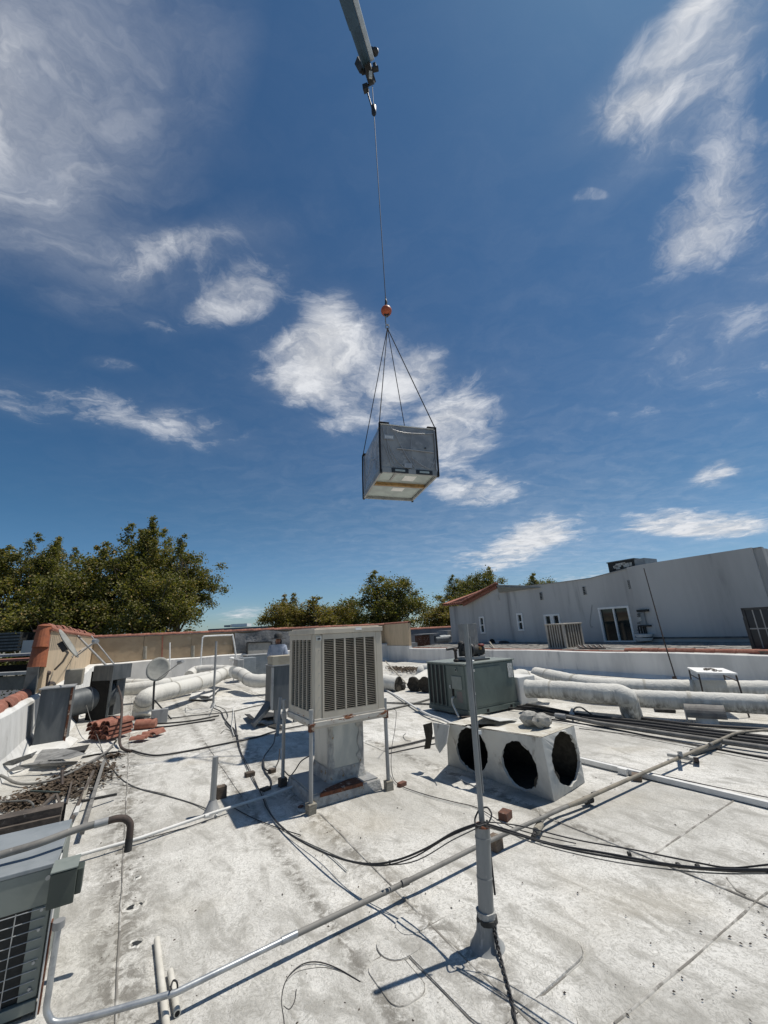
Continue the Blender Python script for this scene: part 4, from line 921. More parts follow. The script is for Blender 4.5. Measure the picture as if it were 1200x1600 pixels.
# bent metal flap hanging at the left end
g = tops[3]; X_ = (tops[0]-tops[3]).normalized(); Y_ = (tops[2]-tops[3]).normalized()
mb = MB(); dn = Vector((0, 0, -1))
pA, pB_ = g-X_*.22+Y_*.02+dn*.01, g+X_*.08-Y_*.03+dn*.0; out_ = -Y_*.12
slab2 = [pA, pB_, pB_+dn*.16+out_+X_*.05, pA.lerp(pB_, .55)+dn*.30+out_*.6, pA+dn*.25+out_*.3+X_*.05]
nn = Vector((X_.y, -X_.x, 0))*.010; n = 5
mb.add(slab2+[p+nn for p in slab2], [tuple(range(n)), tuple(range(2*n-1, n-1, -1))]+[(i, (i+1) % n, (i+1) % n+n, i+n) for i in range(n)]); mb.build('bent_flange', M_plen, t)
mb = MB(); pts_ = [pA-X_*.02, pA-X_*.16+dn*.04, pA-X_*.13+dn*.20, pA-X_*.17+dn*.32, pA-X_*.08+dn*.30, pA-X_*.02+dn*.12]; n = 6
mb.add(pts_+[p+nn*2 for p in pts_], [tuple(range(n)), tuple(range(2*n-1, n-1, -1))]+[(i, (i+1) % n, (i+1) % n+n, i+n) for i in range(n)]); mb.build('torn_liner', M_fib, t)
# broken concrete lumps on the lid
for k, (u, v, r, lb) in enumerate(((.66, .74, .105, 'left grey concrete lump on the lid of the torn white box'), (.80, .70, .10, 'right paler concrete lump on the lid of the torn white box'))):
    mb = MB(); c = lid(u, v)+Vector((0, 0, .06)); mb.ball(c, r, 12, (1.1, .85, .75), .16); mb.sm = [False]*len(mb.sm); single('concrete_lump', mb, M_concrete, lb, 'rubble', 'concrete lumps on the white box')
# loose tan grid piece behind
scrap([pz(712, 1118), pz(735, 1108), pz(742, 1124), pz(722, 1126)], M_plank, 'dark mesh scrap leaning between the green unit and the torn white box', name='mesh_scrap', lift=.06)
scrap([pz(716, 1218), pz(722, 1214), pz(757, 1232), pz(752, 1236)], M_white, 'white strip of metal in the shadow of the torn box', name='metal_strip', lift=.01)

# ================================================================== WRAPPED DUCTS
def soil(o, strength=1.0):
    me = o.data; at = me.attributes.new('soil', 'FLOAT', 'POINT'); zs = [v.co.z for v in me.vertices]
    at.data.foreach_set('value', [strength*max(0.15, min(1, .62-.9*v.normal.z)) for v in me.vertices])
def duct(mb, pts, r, n=22, sub=10, bands=True, wrinkle=.018, seed=0, flat=1.0):
    p = smooth_path(pts, sub); rs = []; L = 0
    for i, q in enumerate(p):
        if i: L += (q-p[i-1]).length
        rs.append(r*(1+wrinkle*math.sin(L*31+seed)+.02*mnoise.noise(Vector((L*4, seed, 0)))+(.035 if bands and (L*1.0+seed*.3) % .9 < .07 else 0)))
    mb.tube(p, rs, n, True, True, .008, flat)
def zl(lst): return [pz(x, y, z) for x, y, z in lst]
def wrapped(name, paths, label, strength=1.0, group='wrapped white ducts', parts='duct_section'):
    b0 = paths[0][0][len(paths[0][0])//2]; t = thing(name, label, 'duct', (b0.x, b0.y, 0), group)
    for i, (pts, r) in enumerate(paths):
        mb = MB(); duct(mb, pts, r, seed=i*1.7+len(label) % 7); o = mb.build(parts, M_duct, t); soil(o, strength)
        sp = smooth_path(pts, 12); acc = 0; nxt = .45
        for j in range(1, len(sp)-2):
            acc += (sp[j]-sp[j-1]).length
            if acc > nxt:
                nxt = acc+random.uniform(.7, 1.5); d = (sp[j+1]-sp[j]).normalized(); w = random.uniform(.03, .06)
                m2 = MB(); m2.tube([sp[j], sp[j]+d*w], r*1.045, 22, False, True, .006); m2.build('tape_band', M_tape, t)
    return t
t = wrapped('wrapped_duct', [(zl([(822, 1076, .42), (850, 1077, .42), (885, 1079, .42), (930, 1083, .42), (962, 1084, .41), (978, 1090, .36)])+[pz(986, 1112, .12), pz(988, 1120, .0)], .165)], 'near soiled wrapped duct with an elbow going down into the roof on the right')
t = wrapped('wrapped_duct', [(zl([(900, 1085, .30), (960, 1089, .30), (1010, 1092, .30), (1100, 1096, .30), (1200, 1101, .29), (1300, 1108, .28)]), .145)], 'middle straight wrapped duct crossing the table legs on the right')
t = wrapped('wrapped_duct', [(zl([(838, 1053, .42), (868, 1059, .40), (900, 1066, .36), (940, 1072, .33), (1000, 1075, .32), (1100, 1077, .32), (1200, 1079, .32), (1320, 1082, .32)]), .165)], 'farthest wrapped duct running beside the white parapet on the right')
t = wrapped('wrapped_duct', [(zl([(800, 1064, .45), (815, 1056, .52), (828, 1062, .42), (845, 1070, .36), (862, 1075, .3)]), .15)], 'short humped wrapped duct directly behind the grey green unit', .5)
t = thing('junction_plenum', 'small white square plenum joining the ducts right behind the grey green unit', 'plenum', TT(7.4, 6.6, 0))
p = pz(832, 1100); a_, b_ = AB(p); m = MB(); m.box(7.02, 7.55, 6.35, 6.95, .06, .60); m.build('plenum', M_white, t, bev=.02)
# left group
t = wrapped('wrapped_duct', [([pz(221, 1122, 0), pz(222, 1108, .18)]+zl([(227, 1092, .42), (245, 1084, .46), (275, 1077, .46), (305, 1069, .46), (330, 1062, .48), (345, 1054, .52), (362, 1050, .55)]), .20)], 'left big wrapped duct with an elbow down beside the satellite dish', .45)
t = wrapped('wrapped_duct', [(zl([(150, 1085, .36), (190, 1078, .40), (215, 1075, .42), (255, 1070, .45), (300, 1062, .47), (332, 1056, .5), (352, 1052, .52)]), .17)], 'second left wrapped duct running behind the satellite dish', .4)
t = wrapped('wrapped_duct', [(zl([(296, 1056, .40), (305, 1049, .52), (325, 1047, .55), (350, 1048, .56), (366, 1050, .56)]), .19)], 'short upper wrapped duct joining the far left sheet metal plenum', .35)
t = wrapped('wrapped_duct', [(zl([(370, 1051, .56), (380, 1055, .50), (390, 1062, .42), (405, 1064, .40), (440, 1061, .40), (470, 1058, .4)]), .19)], 'kinked wrapped duct in front of the far grey roof unit', .35)
t = wrapped('wrapped_duct', [(zl([(195, 1067, .36), (230, 1067, .36), (262, 1066, .38)]), .13)], 'thin rear wrapped duct against the far left white parapet', .35)
t = thing('sheet_plenum', 'pale galvanized plenum ring joining the left wrapped ducts', 'plenum', pz(372, 1068))
p = pz(371, 1066); a_, b_ = AB(p); m = MB(); m.box(a_-.10, a_+.16, b_-.28, b_+.5, .22, .86); m.build('plenum', M_galvdull, t, bev=.03)
m = MB(); m.box(a_+.18, a_+.72, b_+.1, b_+.8, .34, .88); m.build('side_box', M_sheetlt, t, bev=.01)
m = MB(); m.tube([TT(a_-.2, b_-.1, 0), TT(a_-.15, b_-.1, .25)], .02, 8); m.build('support_leg', M_white, t)
t = thing('far_roof_unit', 'pale blue grey boxy roof unit near the far wall left of the person', 'air conditioner', pz(405, 1060))
c = pz(385, 1060); d = pz(425, 1059); a0_, b0_ = AB(c); a1_, b1_ = AB(d)
zt_ = pb(400, 1024, b0_).z
m = MB(); m.box(a0_, a0_+1.15, b0_-.1, b0_+.9, .12, zt_); m.build('cabinet', M_sheetlt, t, bev=.02)
m = MB(); m.box(a0_-.03, a0_-.002, b0_-.08, b0_+.85, .2, zt_-.05); m.build('side_panel', M_galvdull, t)
m = MB(); m.box(a0_-.03, a0_+1.18, b0_-.13, b0_+.93, zt_, zt_+.03); m.build('lid', M_galvdull, t)
for k in range(7):
    z = .25+k*(zt_-.35)/7; m = MB(); m.box(a0_+.30, a0_+1.1, b0_-.112, b0_-.101, z, z+.015); m.build('panel_rib', M_sheetlt, t)
for x in (.0, 1.0):
    m = MB(); m.box(a0_+x, a0_+x+.15, b0_-.1, b0_+.9, 0, .119); m.build('skid', M_wood, t)
# torn duct stubs between cooler and green unit
def stub(x, y, r, L, yaw, label, open_m=M_fib):
    c = pz(x, y, 0)+Vector((0, 0, r*.95)); d = Vector((math.cos(yaw), math.sin(yaw), .12)).normalized()
    t = thing('duct_stub', label, 'duct', (c.x, c.y, 0), 'torn duct stubs behind the cooler')
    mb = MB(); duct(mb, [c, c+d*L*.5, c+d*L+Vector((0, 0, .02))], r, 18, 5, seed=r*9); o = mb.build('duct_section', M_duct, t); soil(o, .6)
    mb = MB(); q = []
    x_ = d.cross(Vector((0, 0, 1))).normalized(); y_ = x_.cross(d)
    n = 18
    for k in range(n):
        an = 2*math.pi*k/n; j = 1+.10*random.uniform(-1, 1); q.append(c-d*(.04+.05*random.random())+(x_*math.cos(an)+y_*math.sin(an))*r*.98*j)
    q2 = [c-d*.012+(x_*math.cos(2*math.pi*k/n)+y_*math.sin(2*math.pi*k/n))*r*.99 for k in range(n)]
    mb.add(q+q2+[c-d*.02], [(k, (k+1) % n, n+(k+1) % n, n+k) for k in range(n)]+[(k, (k+1) % n, 2*n) for k in range(n)]); mb.build('open_end', open_m, t)
stub(622, 1080, .20, .75, math.radians(150), 'leftmost torn duct stub showing its dark liner beside the tan cooler')
stub(648, 1080, .20, .8, math.radians(55), 'middle torn duct stub with black open end behind the cooler')
stub(666, 1082, .21, 1.0, math.radians(50), 'torn duct stub half hidden by the grey green unit')
mb = MB(); c = pz(626, 1072, .1); mb.ball(c, .17, 10, (1, .8, .8), .25); mb.sm = [False]*len(mb.sm); single('torn_liner', mb, M_black, 'crumpled black liner bunched on the leftmost duct stub', 'scrap', 'scraps lying on the roof')
t = thing('duct_hump', 'bright white hump of plastered duct behind the torn stubs', 'duct', pz(662, 1060))
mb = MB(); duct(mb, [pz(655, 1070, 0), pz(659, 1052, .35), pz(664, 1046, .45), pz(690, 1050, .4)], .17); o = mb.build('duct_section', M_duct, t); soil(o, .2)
t = thing('wooden_pole', 'thin wooden pole leaning over the torn duct stubs', 'pole', pz(637, 1076))
mb = MB(); mb.bar(pz(639, 1072, .05), pz(602, 1033, .55), .028); mb.build('pole', M_woodlt, t)
# hooded vent
M_darkgalv = mat('shade_dark_weathered_sheet', (.17, .165, .155), (.11, .105, .1), .75, .1, sc=8, c3=(.25, .24, .22), sc3=14, bump=.3)  # tone darkened for the shade on the vent hood; mottling is weathering
t = thing('hooded_vent', 'low grey half barrel roof vent hood casting shade, right side near the conduit', 'vent', pz(1106, 1132)); c = pz(1106, 1131)
mb = MB(); mb.tube([c, c+Vector((0, 0, .20))], [.16, .11], 16); mb.build('vent_base', M_white, t)
mb = MB(); d = (pz(1130, 1122, .15)-pz(1078, 1119, .15)).normalized(); cc = c+Vector((0, 0, .13)); mb.half_barrel(cc-d*.26, cc+d*.26, .155, 14, .012, arc=math.radians(200)); mb.build('hood', M_darkgalv, t)
mb = MB(); mb.bar(cc-d*.26+Vector((0, 0, -.10)), cc-d*.26+Vector((0, 0, .12)), .02); mb.build('hood_strap', M_white, t)
# white table
t = thing('folding_table', 'small white folding table with dark metal legs and scattered debris, by the parapet', 'table', pz(1120, 1100)); zt_ = .66
tp = [pz(1090, 1053, zt_), pz(1153, 1055, zt_), pz(1145, 1048.5, zt_), pz(1074, 1045, zt_)]
tp[2] = tp[3]+(tp[1]-tp[0])
mb = MB(); slab(mb, tp, .03); mb.build('tabletop', M_frame, t)
cen = (tp[0]+tp[1]+tp[2]+tp[3])/4
for p in tp:
    q = p.lerp(cen, .07); g = Vector((q.x, q.y, 0))+(q-cen)*.06; g.z = 0; mb = MB(); mb.tube([q, g], .013, 8); mb.build('leg', M_rustpipe, t)
for p, q in ((tp[0], tp[3]), (tp[1], tp[2])):
    p2, q2 = p.lerp(cen, .07)-Vector((0, 0, .1)), q.lerp(cen, .07)-Vector((0, 0, .1)); mb = MB(); mb.tube([p2, q2], .009, 6); mb.build('leg_brace', M_rustpipe, t)
mb = MB(); random.seed(5)
for k in range(26):
    c = tp[0].lerp(tp[1], random.uniform(.2, .8)).lerp(tp[3].lerp(tp[2], .5), random.uniform(.25, .75)); c.z = zt_+.035+random.uniform(0, .012)
    an = random.uniform(0, 6.28); s = random.uniform(.012, .035); mb.obox(c, (s*math.cos(an), s*math.sin(an), 0), (-s*.5*math.sin(an), s*.5*math.cos(an), .003), (0, 0, .004))
o = single('debris_litter', mb, M_plank, 'dark dry debris scattered over the white folding table', 'litter'); o['kind'] = 'stuff'
# ================================================================== MAST WITH CONDUIT
t = thing('mast', 'thick grey pipe mast with flared base and a thin galvanized pipe standing in it', 'mast', mastb); MAST = t
up1 = Vector((mastb.x, mastb.y, .60)); upt = py(727, 975, mastb.y+.0)
up1 = py(753.5, 1288, mastb.y)
m = MB(); m.tube([mastb+Vector((0, 0, .0)), mastb+Vector((0, 0, .012)), mastb+Vector((0, 0, .03)), mastb.lerp(up1, .12), mastb.lerp(up1, .24)], [.115, .095, .075, .058, .052], 22); m.build('flashing_cone', M_mastpaint, t)
m = MB(); m.tube([mastb.lerp(up1, .2), mastb.lerp(up1, .5), mastb.lerp(up1, .985)], .043, 20); m.build('lower_pipe', M_mastpaint, t)
m = MB(); m.tube([mastb.lerp(up1, .985), up1], [.044, .040], 20); m.build('rusty_rim', M_rust, t)
for f in (.88, .55):
    m = MB(); m.tube([mastb.lerp(up1, f), mastb.lerp(up1, f+.018)], .0455, 20); m.build('band', M_mastpaint, t)
m = MB(); m.tube([mastb.lerp(up1, .21), mastb.lerp(up1, .25)], .058, 14, jit=.12); m.build('mastic_wrap', M_black, t)
m = MB(); m.tube([mastb.lerp(up1, .245), mastb.lerp(up1, .30)], .053, 14, jit=.08); m.build('mastic_top', M_mastic, t)
m = MB(); m.tube([up1.lerp(upt, -.05), upt], .0165, 14); m.build('upper_pipe', M_mastpaint, t)
m = MB(); s_ = Vector((.024, -.0, 0)); m.tube([up1.lerp(upt, .14)+s_*.9, up1.lerp(upt, .93)+s_*.9], .0055, 6); m.build('side_rod', M_mastpaint, t)
m = MB(); m.tube([mastb.lerp(up1, .42)+Vector((.052, -.01, 0)), up1+Vector((.03, 0, .02))], .006, 6); m.build('ground_wire', M_blackcable, t)
m = MB(); c = up1.lerp(upt, .43); m.obox(c+Vector((.03, -.02, 0)), (.009, 0, 0), (0, .004, 0), (0, 0, .010)); m.build('clip', M_frame, t)
# ================================================================== CONDUITS AND PIPES
def cable(pts, r, m_, label, name='cable', group=None, sub=6, cat='cable', n=6, raw=False):
    mb = MB(); mb.tube(smooth_path(pts, sub) if not raw else pts, r, n); return single(name, mb, m_, label, cat, group)
ea, eb = -.165, 2.80
t = thing('long_conduit', 'long grey metal conduit running across the whole roof on wood blocks', 'conduit', TT(2, 2.75, 0))
m = MB(); zc = .10
m.tube(smooth_path([TT(ea, eb+.02, .46), TT(ea, eb+.01, .24), TT(ea+.01, eb-.0, .14), TT(ea+.10, eb-.03, .10), TT(.34, 2.66, zc)], 8)+[TT(.88, 2.69, zc)], .0132, 14); m.build('bent_galvanized_section', M_galv, t)
m = MB(); m.tube([TT(.86, 2.689, zc), TT(.95, 2.693, zc)], .0175, 14); m.build('coupling', M_galv, t)
m = MB(); m.tube([TT(.93, 2.692, zc), TT(1.6, 2.725, zc-.005), TT(2.41, 2.77, zc), TT(3.5, 2.785, zc)], .0155, 14); m.build('grey_section', M_conduit, t)
m = MB(); m.tube([TT(3.5, 2.785, zc), TT(4.74, 2.80, zc), TT(6.2, 2.82, .09)]+smooth_path([TT(7.2, 2.83, .09), TT(7.5, 2.75, .09), TT(8.2, 2.45, .08), TT(9.5, 1.9, .07), TT(12.6, .7, .07)], 6), .0175, 14); m.build('tan_section', mat('tan_weathered_conduit', (.235, .21, .165), (.16, .145, .12), .75, sc=7), t)
for a in (1.67, 3.9, 5.6, 6.4):
    m = MB(); b = 2.69+.03*(a-.9) if a < 3 else 2.79; m.tube([TT(a, b+.01, zc), TT(a+.05, b+.01, zc)], .0205, 14); m.build('coupling', M_conduit, t)
t = thing('strut_channel', 'short metal strut channel lying crosswise under the far conduit', 'strut', pz(1065, 1182))
m = MB(); m.bar(pz(1043, 1179, .05), pz(1088, 1187, .05), .04, .03); m.build('channel', M_galvdull, t)
m = MB(); m.bar(pz(1088, 1187, .0), pz(1088, 1187, .07), .05); m.build('end_clamp', M_rustpipe, t); m = MB(); m.bar(pz(1061, 1178, .06), pz(1064, 1178, .16), .03, .05); m.build('pipe_clamp', M_galvdull, t)
t = thing('short_pipe', 'short dull grey pipe lying loose beside the strut channel', 'pipe', pz(1100, 1170)); m = MB(); m.tube([pz(1082, 1175, .04), pz(1124, 1163, .04)], .035, 12); m.build('pipe', M_conduit, t)
t = thing('capped_branch_pipe', 'short capped branch pipe with a pale valve crossing under the long conduit', 'pipe', pz(860, 1280))
m = MB(); m.tube(smooth_path([pz(836, 1302, .035), pz(842, 1290, .05), pz(852, 1276, .055), pz(880, 1262, .06), pz(918, 1250, .05)], 6), .018, 12); m.build('pipe', M_conduit, t)
m = MB(); m.tube([pz(838, 1299, .05), pz(844, 1288, .055)], .030, 12); m.build('valve', M_woodlt, t)
m = MB(); m.tube([pz(833, 1308, .03), pz(836, 1302, .035)], .018, 12); m.build('cap', M_black, t)
m = MB(); m.tube([pz(914, 1251, .045), pz(924, 1248, .045)], .034, 12); m.build('cap', M_black, t)
t = thing('white_rail', 'long white painted channel running low across the right side of the roof', 'pipe', pz(1050, 1220))
m = MB(); p, q = pz(895, 1184, .035), pz(1260, 1271, .035); m.bar(p, q, .055, .05); m.build('channel', M_pvcwhite, t, bev=.004); d = (q-p).normalized(); c = pz(967, 1203, .035); m = MB(); m.bar(c, c+d*.10, .064, .06); m.build('joint_sleeve', M_pvcwhite, t)
cable([pz(895, 1180, .006), pz(1000, 1204, .006), pz(1120, 1230, .006), pz(1200, 1246, .006)], .005, M_blackcable, 'thin dark wire following the far side of the long white channel')
t = thing('white_pipe', 'thin white painted pipe from the left condenser to the base of the tan cooler', 'pipe', pz(300, 1282))
m = MB(); m.tube([pz(118, 1338, .05), pz(220, 1309, .05), pz(330, 1271, .05), pz(420, 1243, .05), pz(486, 1219, .05)], .0135, 10); m.build('pipe', M_pvcwhite, t)
m = MB(); m.tube([pz(320, 1276, .05), pz(326, 1274, .05)], .018, 10); m.build('fitting', M_pvcwhite, t); m = MB(); m.tube([pz(338, 1275, .02), pz(340, 1266, .05)], .010, 8); m.build('fitting', M_pvcwhite, t)
t = thing('black_pipe', 'thick black insulated line set running from the grey green unit to the right edge', 'pipe', pz(1000, 1130))
for k, (dy, r) in enumerate(((0, .035), (4, .028), (8, .020))):
    m = MB(); m.tube(smooth_path([pz(790, 1098+dy, .05), pz(835, 1103+dy, .05), pz(905, 1117+dy, .05), pz(1000, 1128+dy, .05), pz(1100, 1141+dy, .05), pz(1210, 1154+dy, .05), pz(1300, 1163+dy, .05), TT(8.6+k*.08, -3.8, .05)], 5), r, 9); m.build('insulated_line', M_black if k != 1 else M_blackcable, t)
t = thing('grey_pipe', 'long dull grey pipe just in front of the black insulated lines', 'pipe', pz(1050, 1150))
m = MB(); m.tube([pz(872, 1117, .06), pz(935, 1130, .06), pz(1060, 1149, .06), pz(1200, 1169, .06), pz(1300, 1182, .06), TT(7.6, -3.8, .06)], .034, 12); m.build('pipe', M_conduit, t)
m = MB(); m.tube([pz(868, 1118, .07), pz(884, 1120, .07)], .045, 12); m.build('coupling', M_galvdull, t)
cable([pz(850, 1122, .02), pz(940, 1136, .01), pz(1050, 1157, .01), pz(1200, 1185, .01)], .012, M_blackcable, 'black cable lying in front of the dull grey pipe on the right')
cable([pz(905, 1138, .01), pz(1000, 1150, .01), pz(1130, 1172, .01), pz(1200, 1183, .01)], .006, M_greycable, 'thin grey cable nearest to the camera in the right pipe run')
cable([pz(1000, 1122, .03), pz(1070, 1131, .03), pz(1140, 1136, .03), pz(1260, 1143, .03)], .024, M_blackcable, 'black line passing just behind the foot of the hooded vent')
cable([pz(896, 1115, .02), pz(898, 1107, .2), pz(907, 1105, .22), pz(918, 1112, .12), pz(930, 1120, .04)], .014, M_greycable, 'grey hose looping up beside a small cone behind the torn white box')
m = MB(); c = pz(896, 1120); m.tube([c, c+Vector((0, 0, .14))], [.09, .02], 12); single('pipe_cone', m, M_white, 'small white cone flashing behind the concrete lumps', 'flashing')
cable([pz(560, 1060, .02), pz(610, 1082, .03), pz(660, 1112, .06), pz(690, 1124, .05), pz(720, 1136, .03), pz(760, 1140, .03)], .022, M_pvcwhite, 'pale thin pipe running behind the cooler toward the torn white box', name='pale_pipe', cat='pipe', n=9)
cable([pz(602, 1170, .02), pz(640, 1162, .02), pz(680, 1152, .02), pz(700, 1150, .02)], .014, M_blackcable, 'black cable running from the tan cooler behind the torn white box')
cable([pz(604, 1178, .01), pz(650, 1168, .01), pz(690, 1160, .01)], .008, M_blackcable, 'thinner black cable below the one right of the tan cooler')
for k, (y0, y1) in enumerate(((1092, 1100), (1104, 1092))):
    cable([pz(600, y0+6, .02), pz(640, (y0+y1)/2+3, .02), pz(672, y1, .02)], .02, M_greycable, ('dark line crossing the roof just below the torn duct stubs', 'second dark line rising right below the torn duct stubs')[k])
# loose white PVC pieces
t = thing('pvc_pipe', 'longer dirty white plastic pipe lying on the roof under the conduit end', 'pipe', pz(256, 1540)); m = MB(); m.tube([pz(245, 1468, .022), pz(264, 1640, .022)], .0165, 14); m.build('pipe', M_pvc, t)
t = thing('pvc_pipe', 'shorter dirty white plastic pipe with open black end beside the longer one', 'pipe', pz(272, 1550)); m = MB(); p, q = pz(266, 1518, .022), pz(277, 1584, .022); m.tube([p, q], .0155, 14); m.build('pipe', M_pvc, t)
m = MB(); d = (q-p).normalized(); m.tube([q-d*.002, q+d*.0015], .011, 12); m.build('open_end', M_dark, t)
cable([pz(266, 1548, .12), pz(270, 1533, .135), pz(276, 1534, .135), pz(277, 1545, .11), pz(270, 1550, .10), pz(266, 1540, .12)], .004, M_blackcable, 'small black wire tie knotted round the conduit over the plastic pipes', name='wire_tie', cat='wire')
# short flared post and tall thin post
def post(px_, py_, top, r, label, flare, name='vent_post', m_=M_galvdull):
    b = pz(px_, py_); h = up_from(top[0], top[1], b); tp = py(top[0], top[1], b.y); t = thing(name, label, 'post', b)
    m = MB(); m.tube([b, tp], r, 14); m.build('post', m_, t)
    if flare: m = MB(); m.tube([b, b+Vector((0, 0, .02)), b+Vector((0, 0, .12))], [r*3.4, r*2.6, r*1.2], 14); m.build('flashing', m_, t)
    return b, tp
post(331, 1272, (337, 1182), .030, 'short flared galvanized post in front of the cooler shadow', True)
post(333, 1106, (338, 1002), .028, 'tall thin grey post between the left wrapped ducts and the cables', True, 'tall_post')
post(433, 1150, (438, 1090), .030, 'short silver pipe leg behind the tan cooler', False)
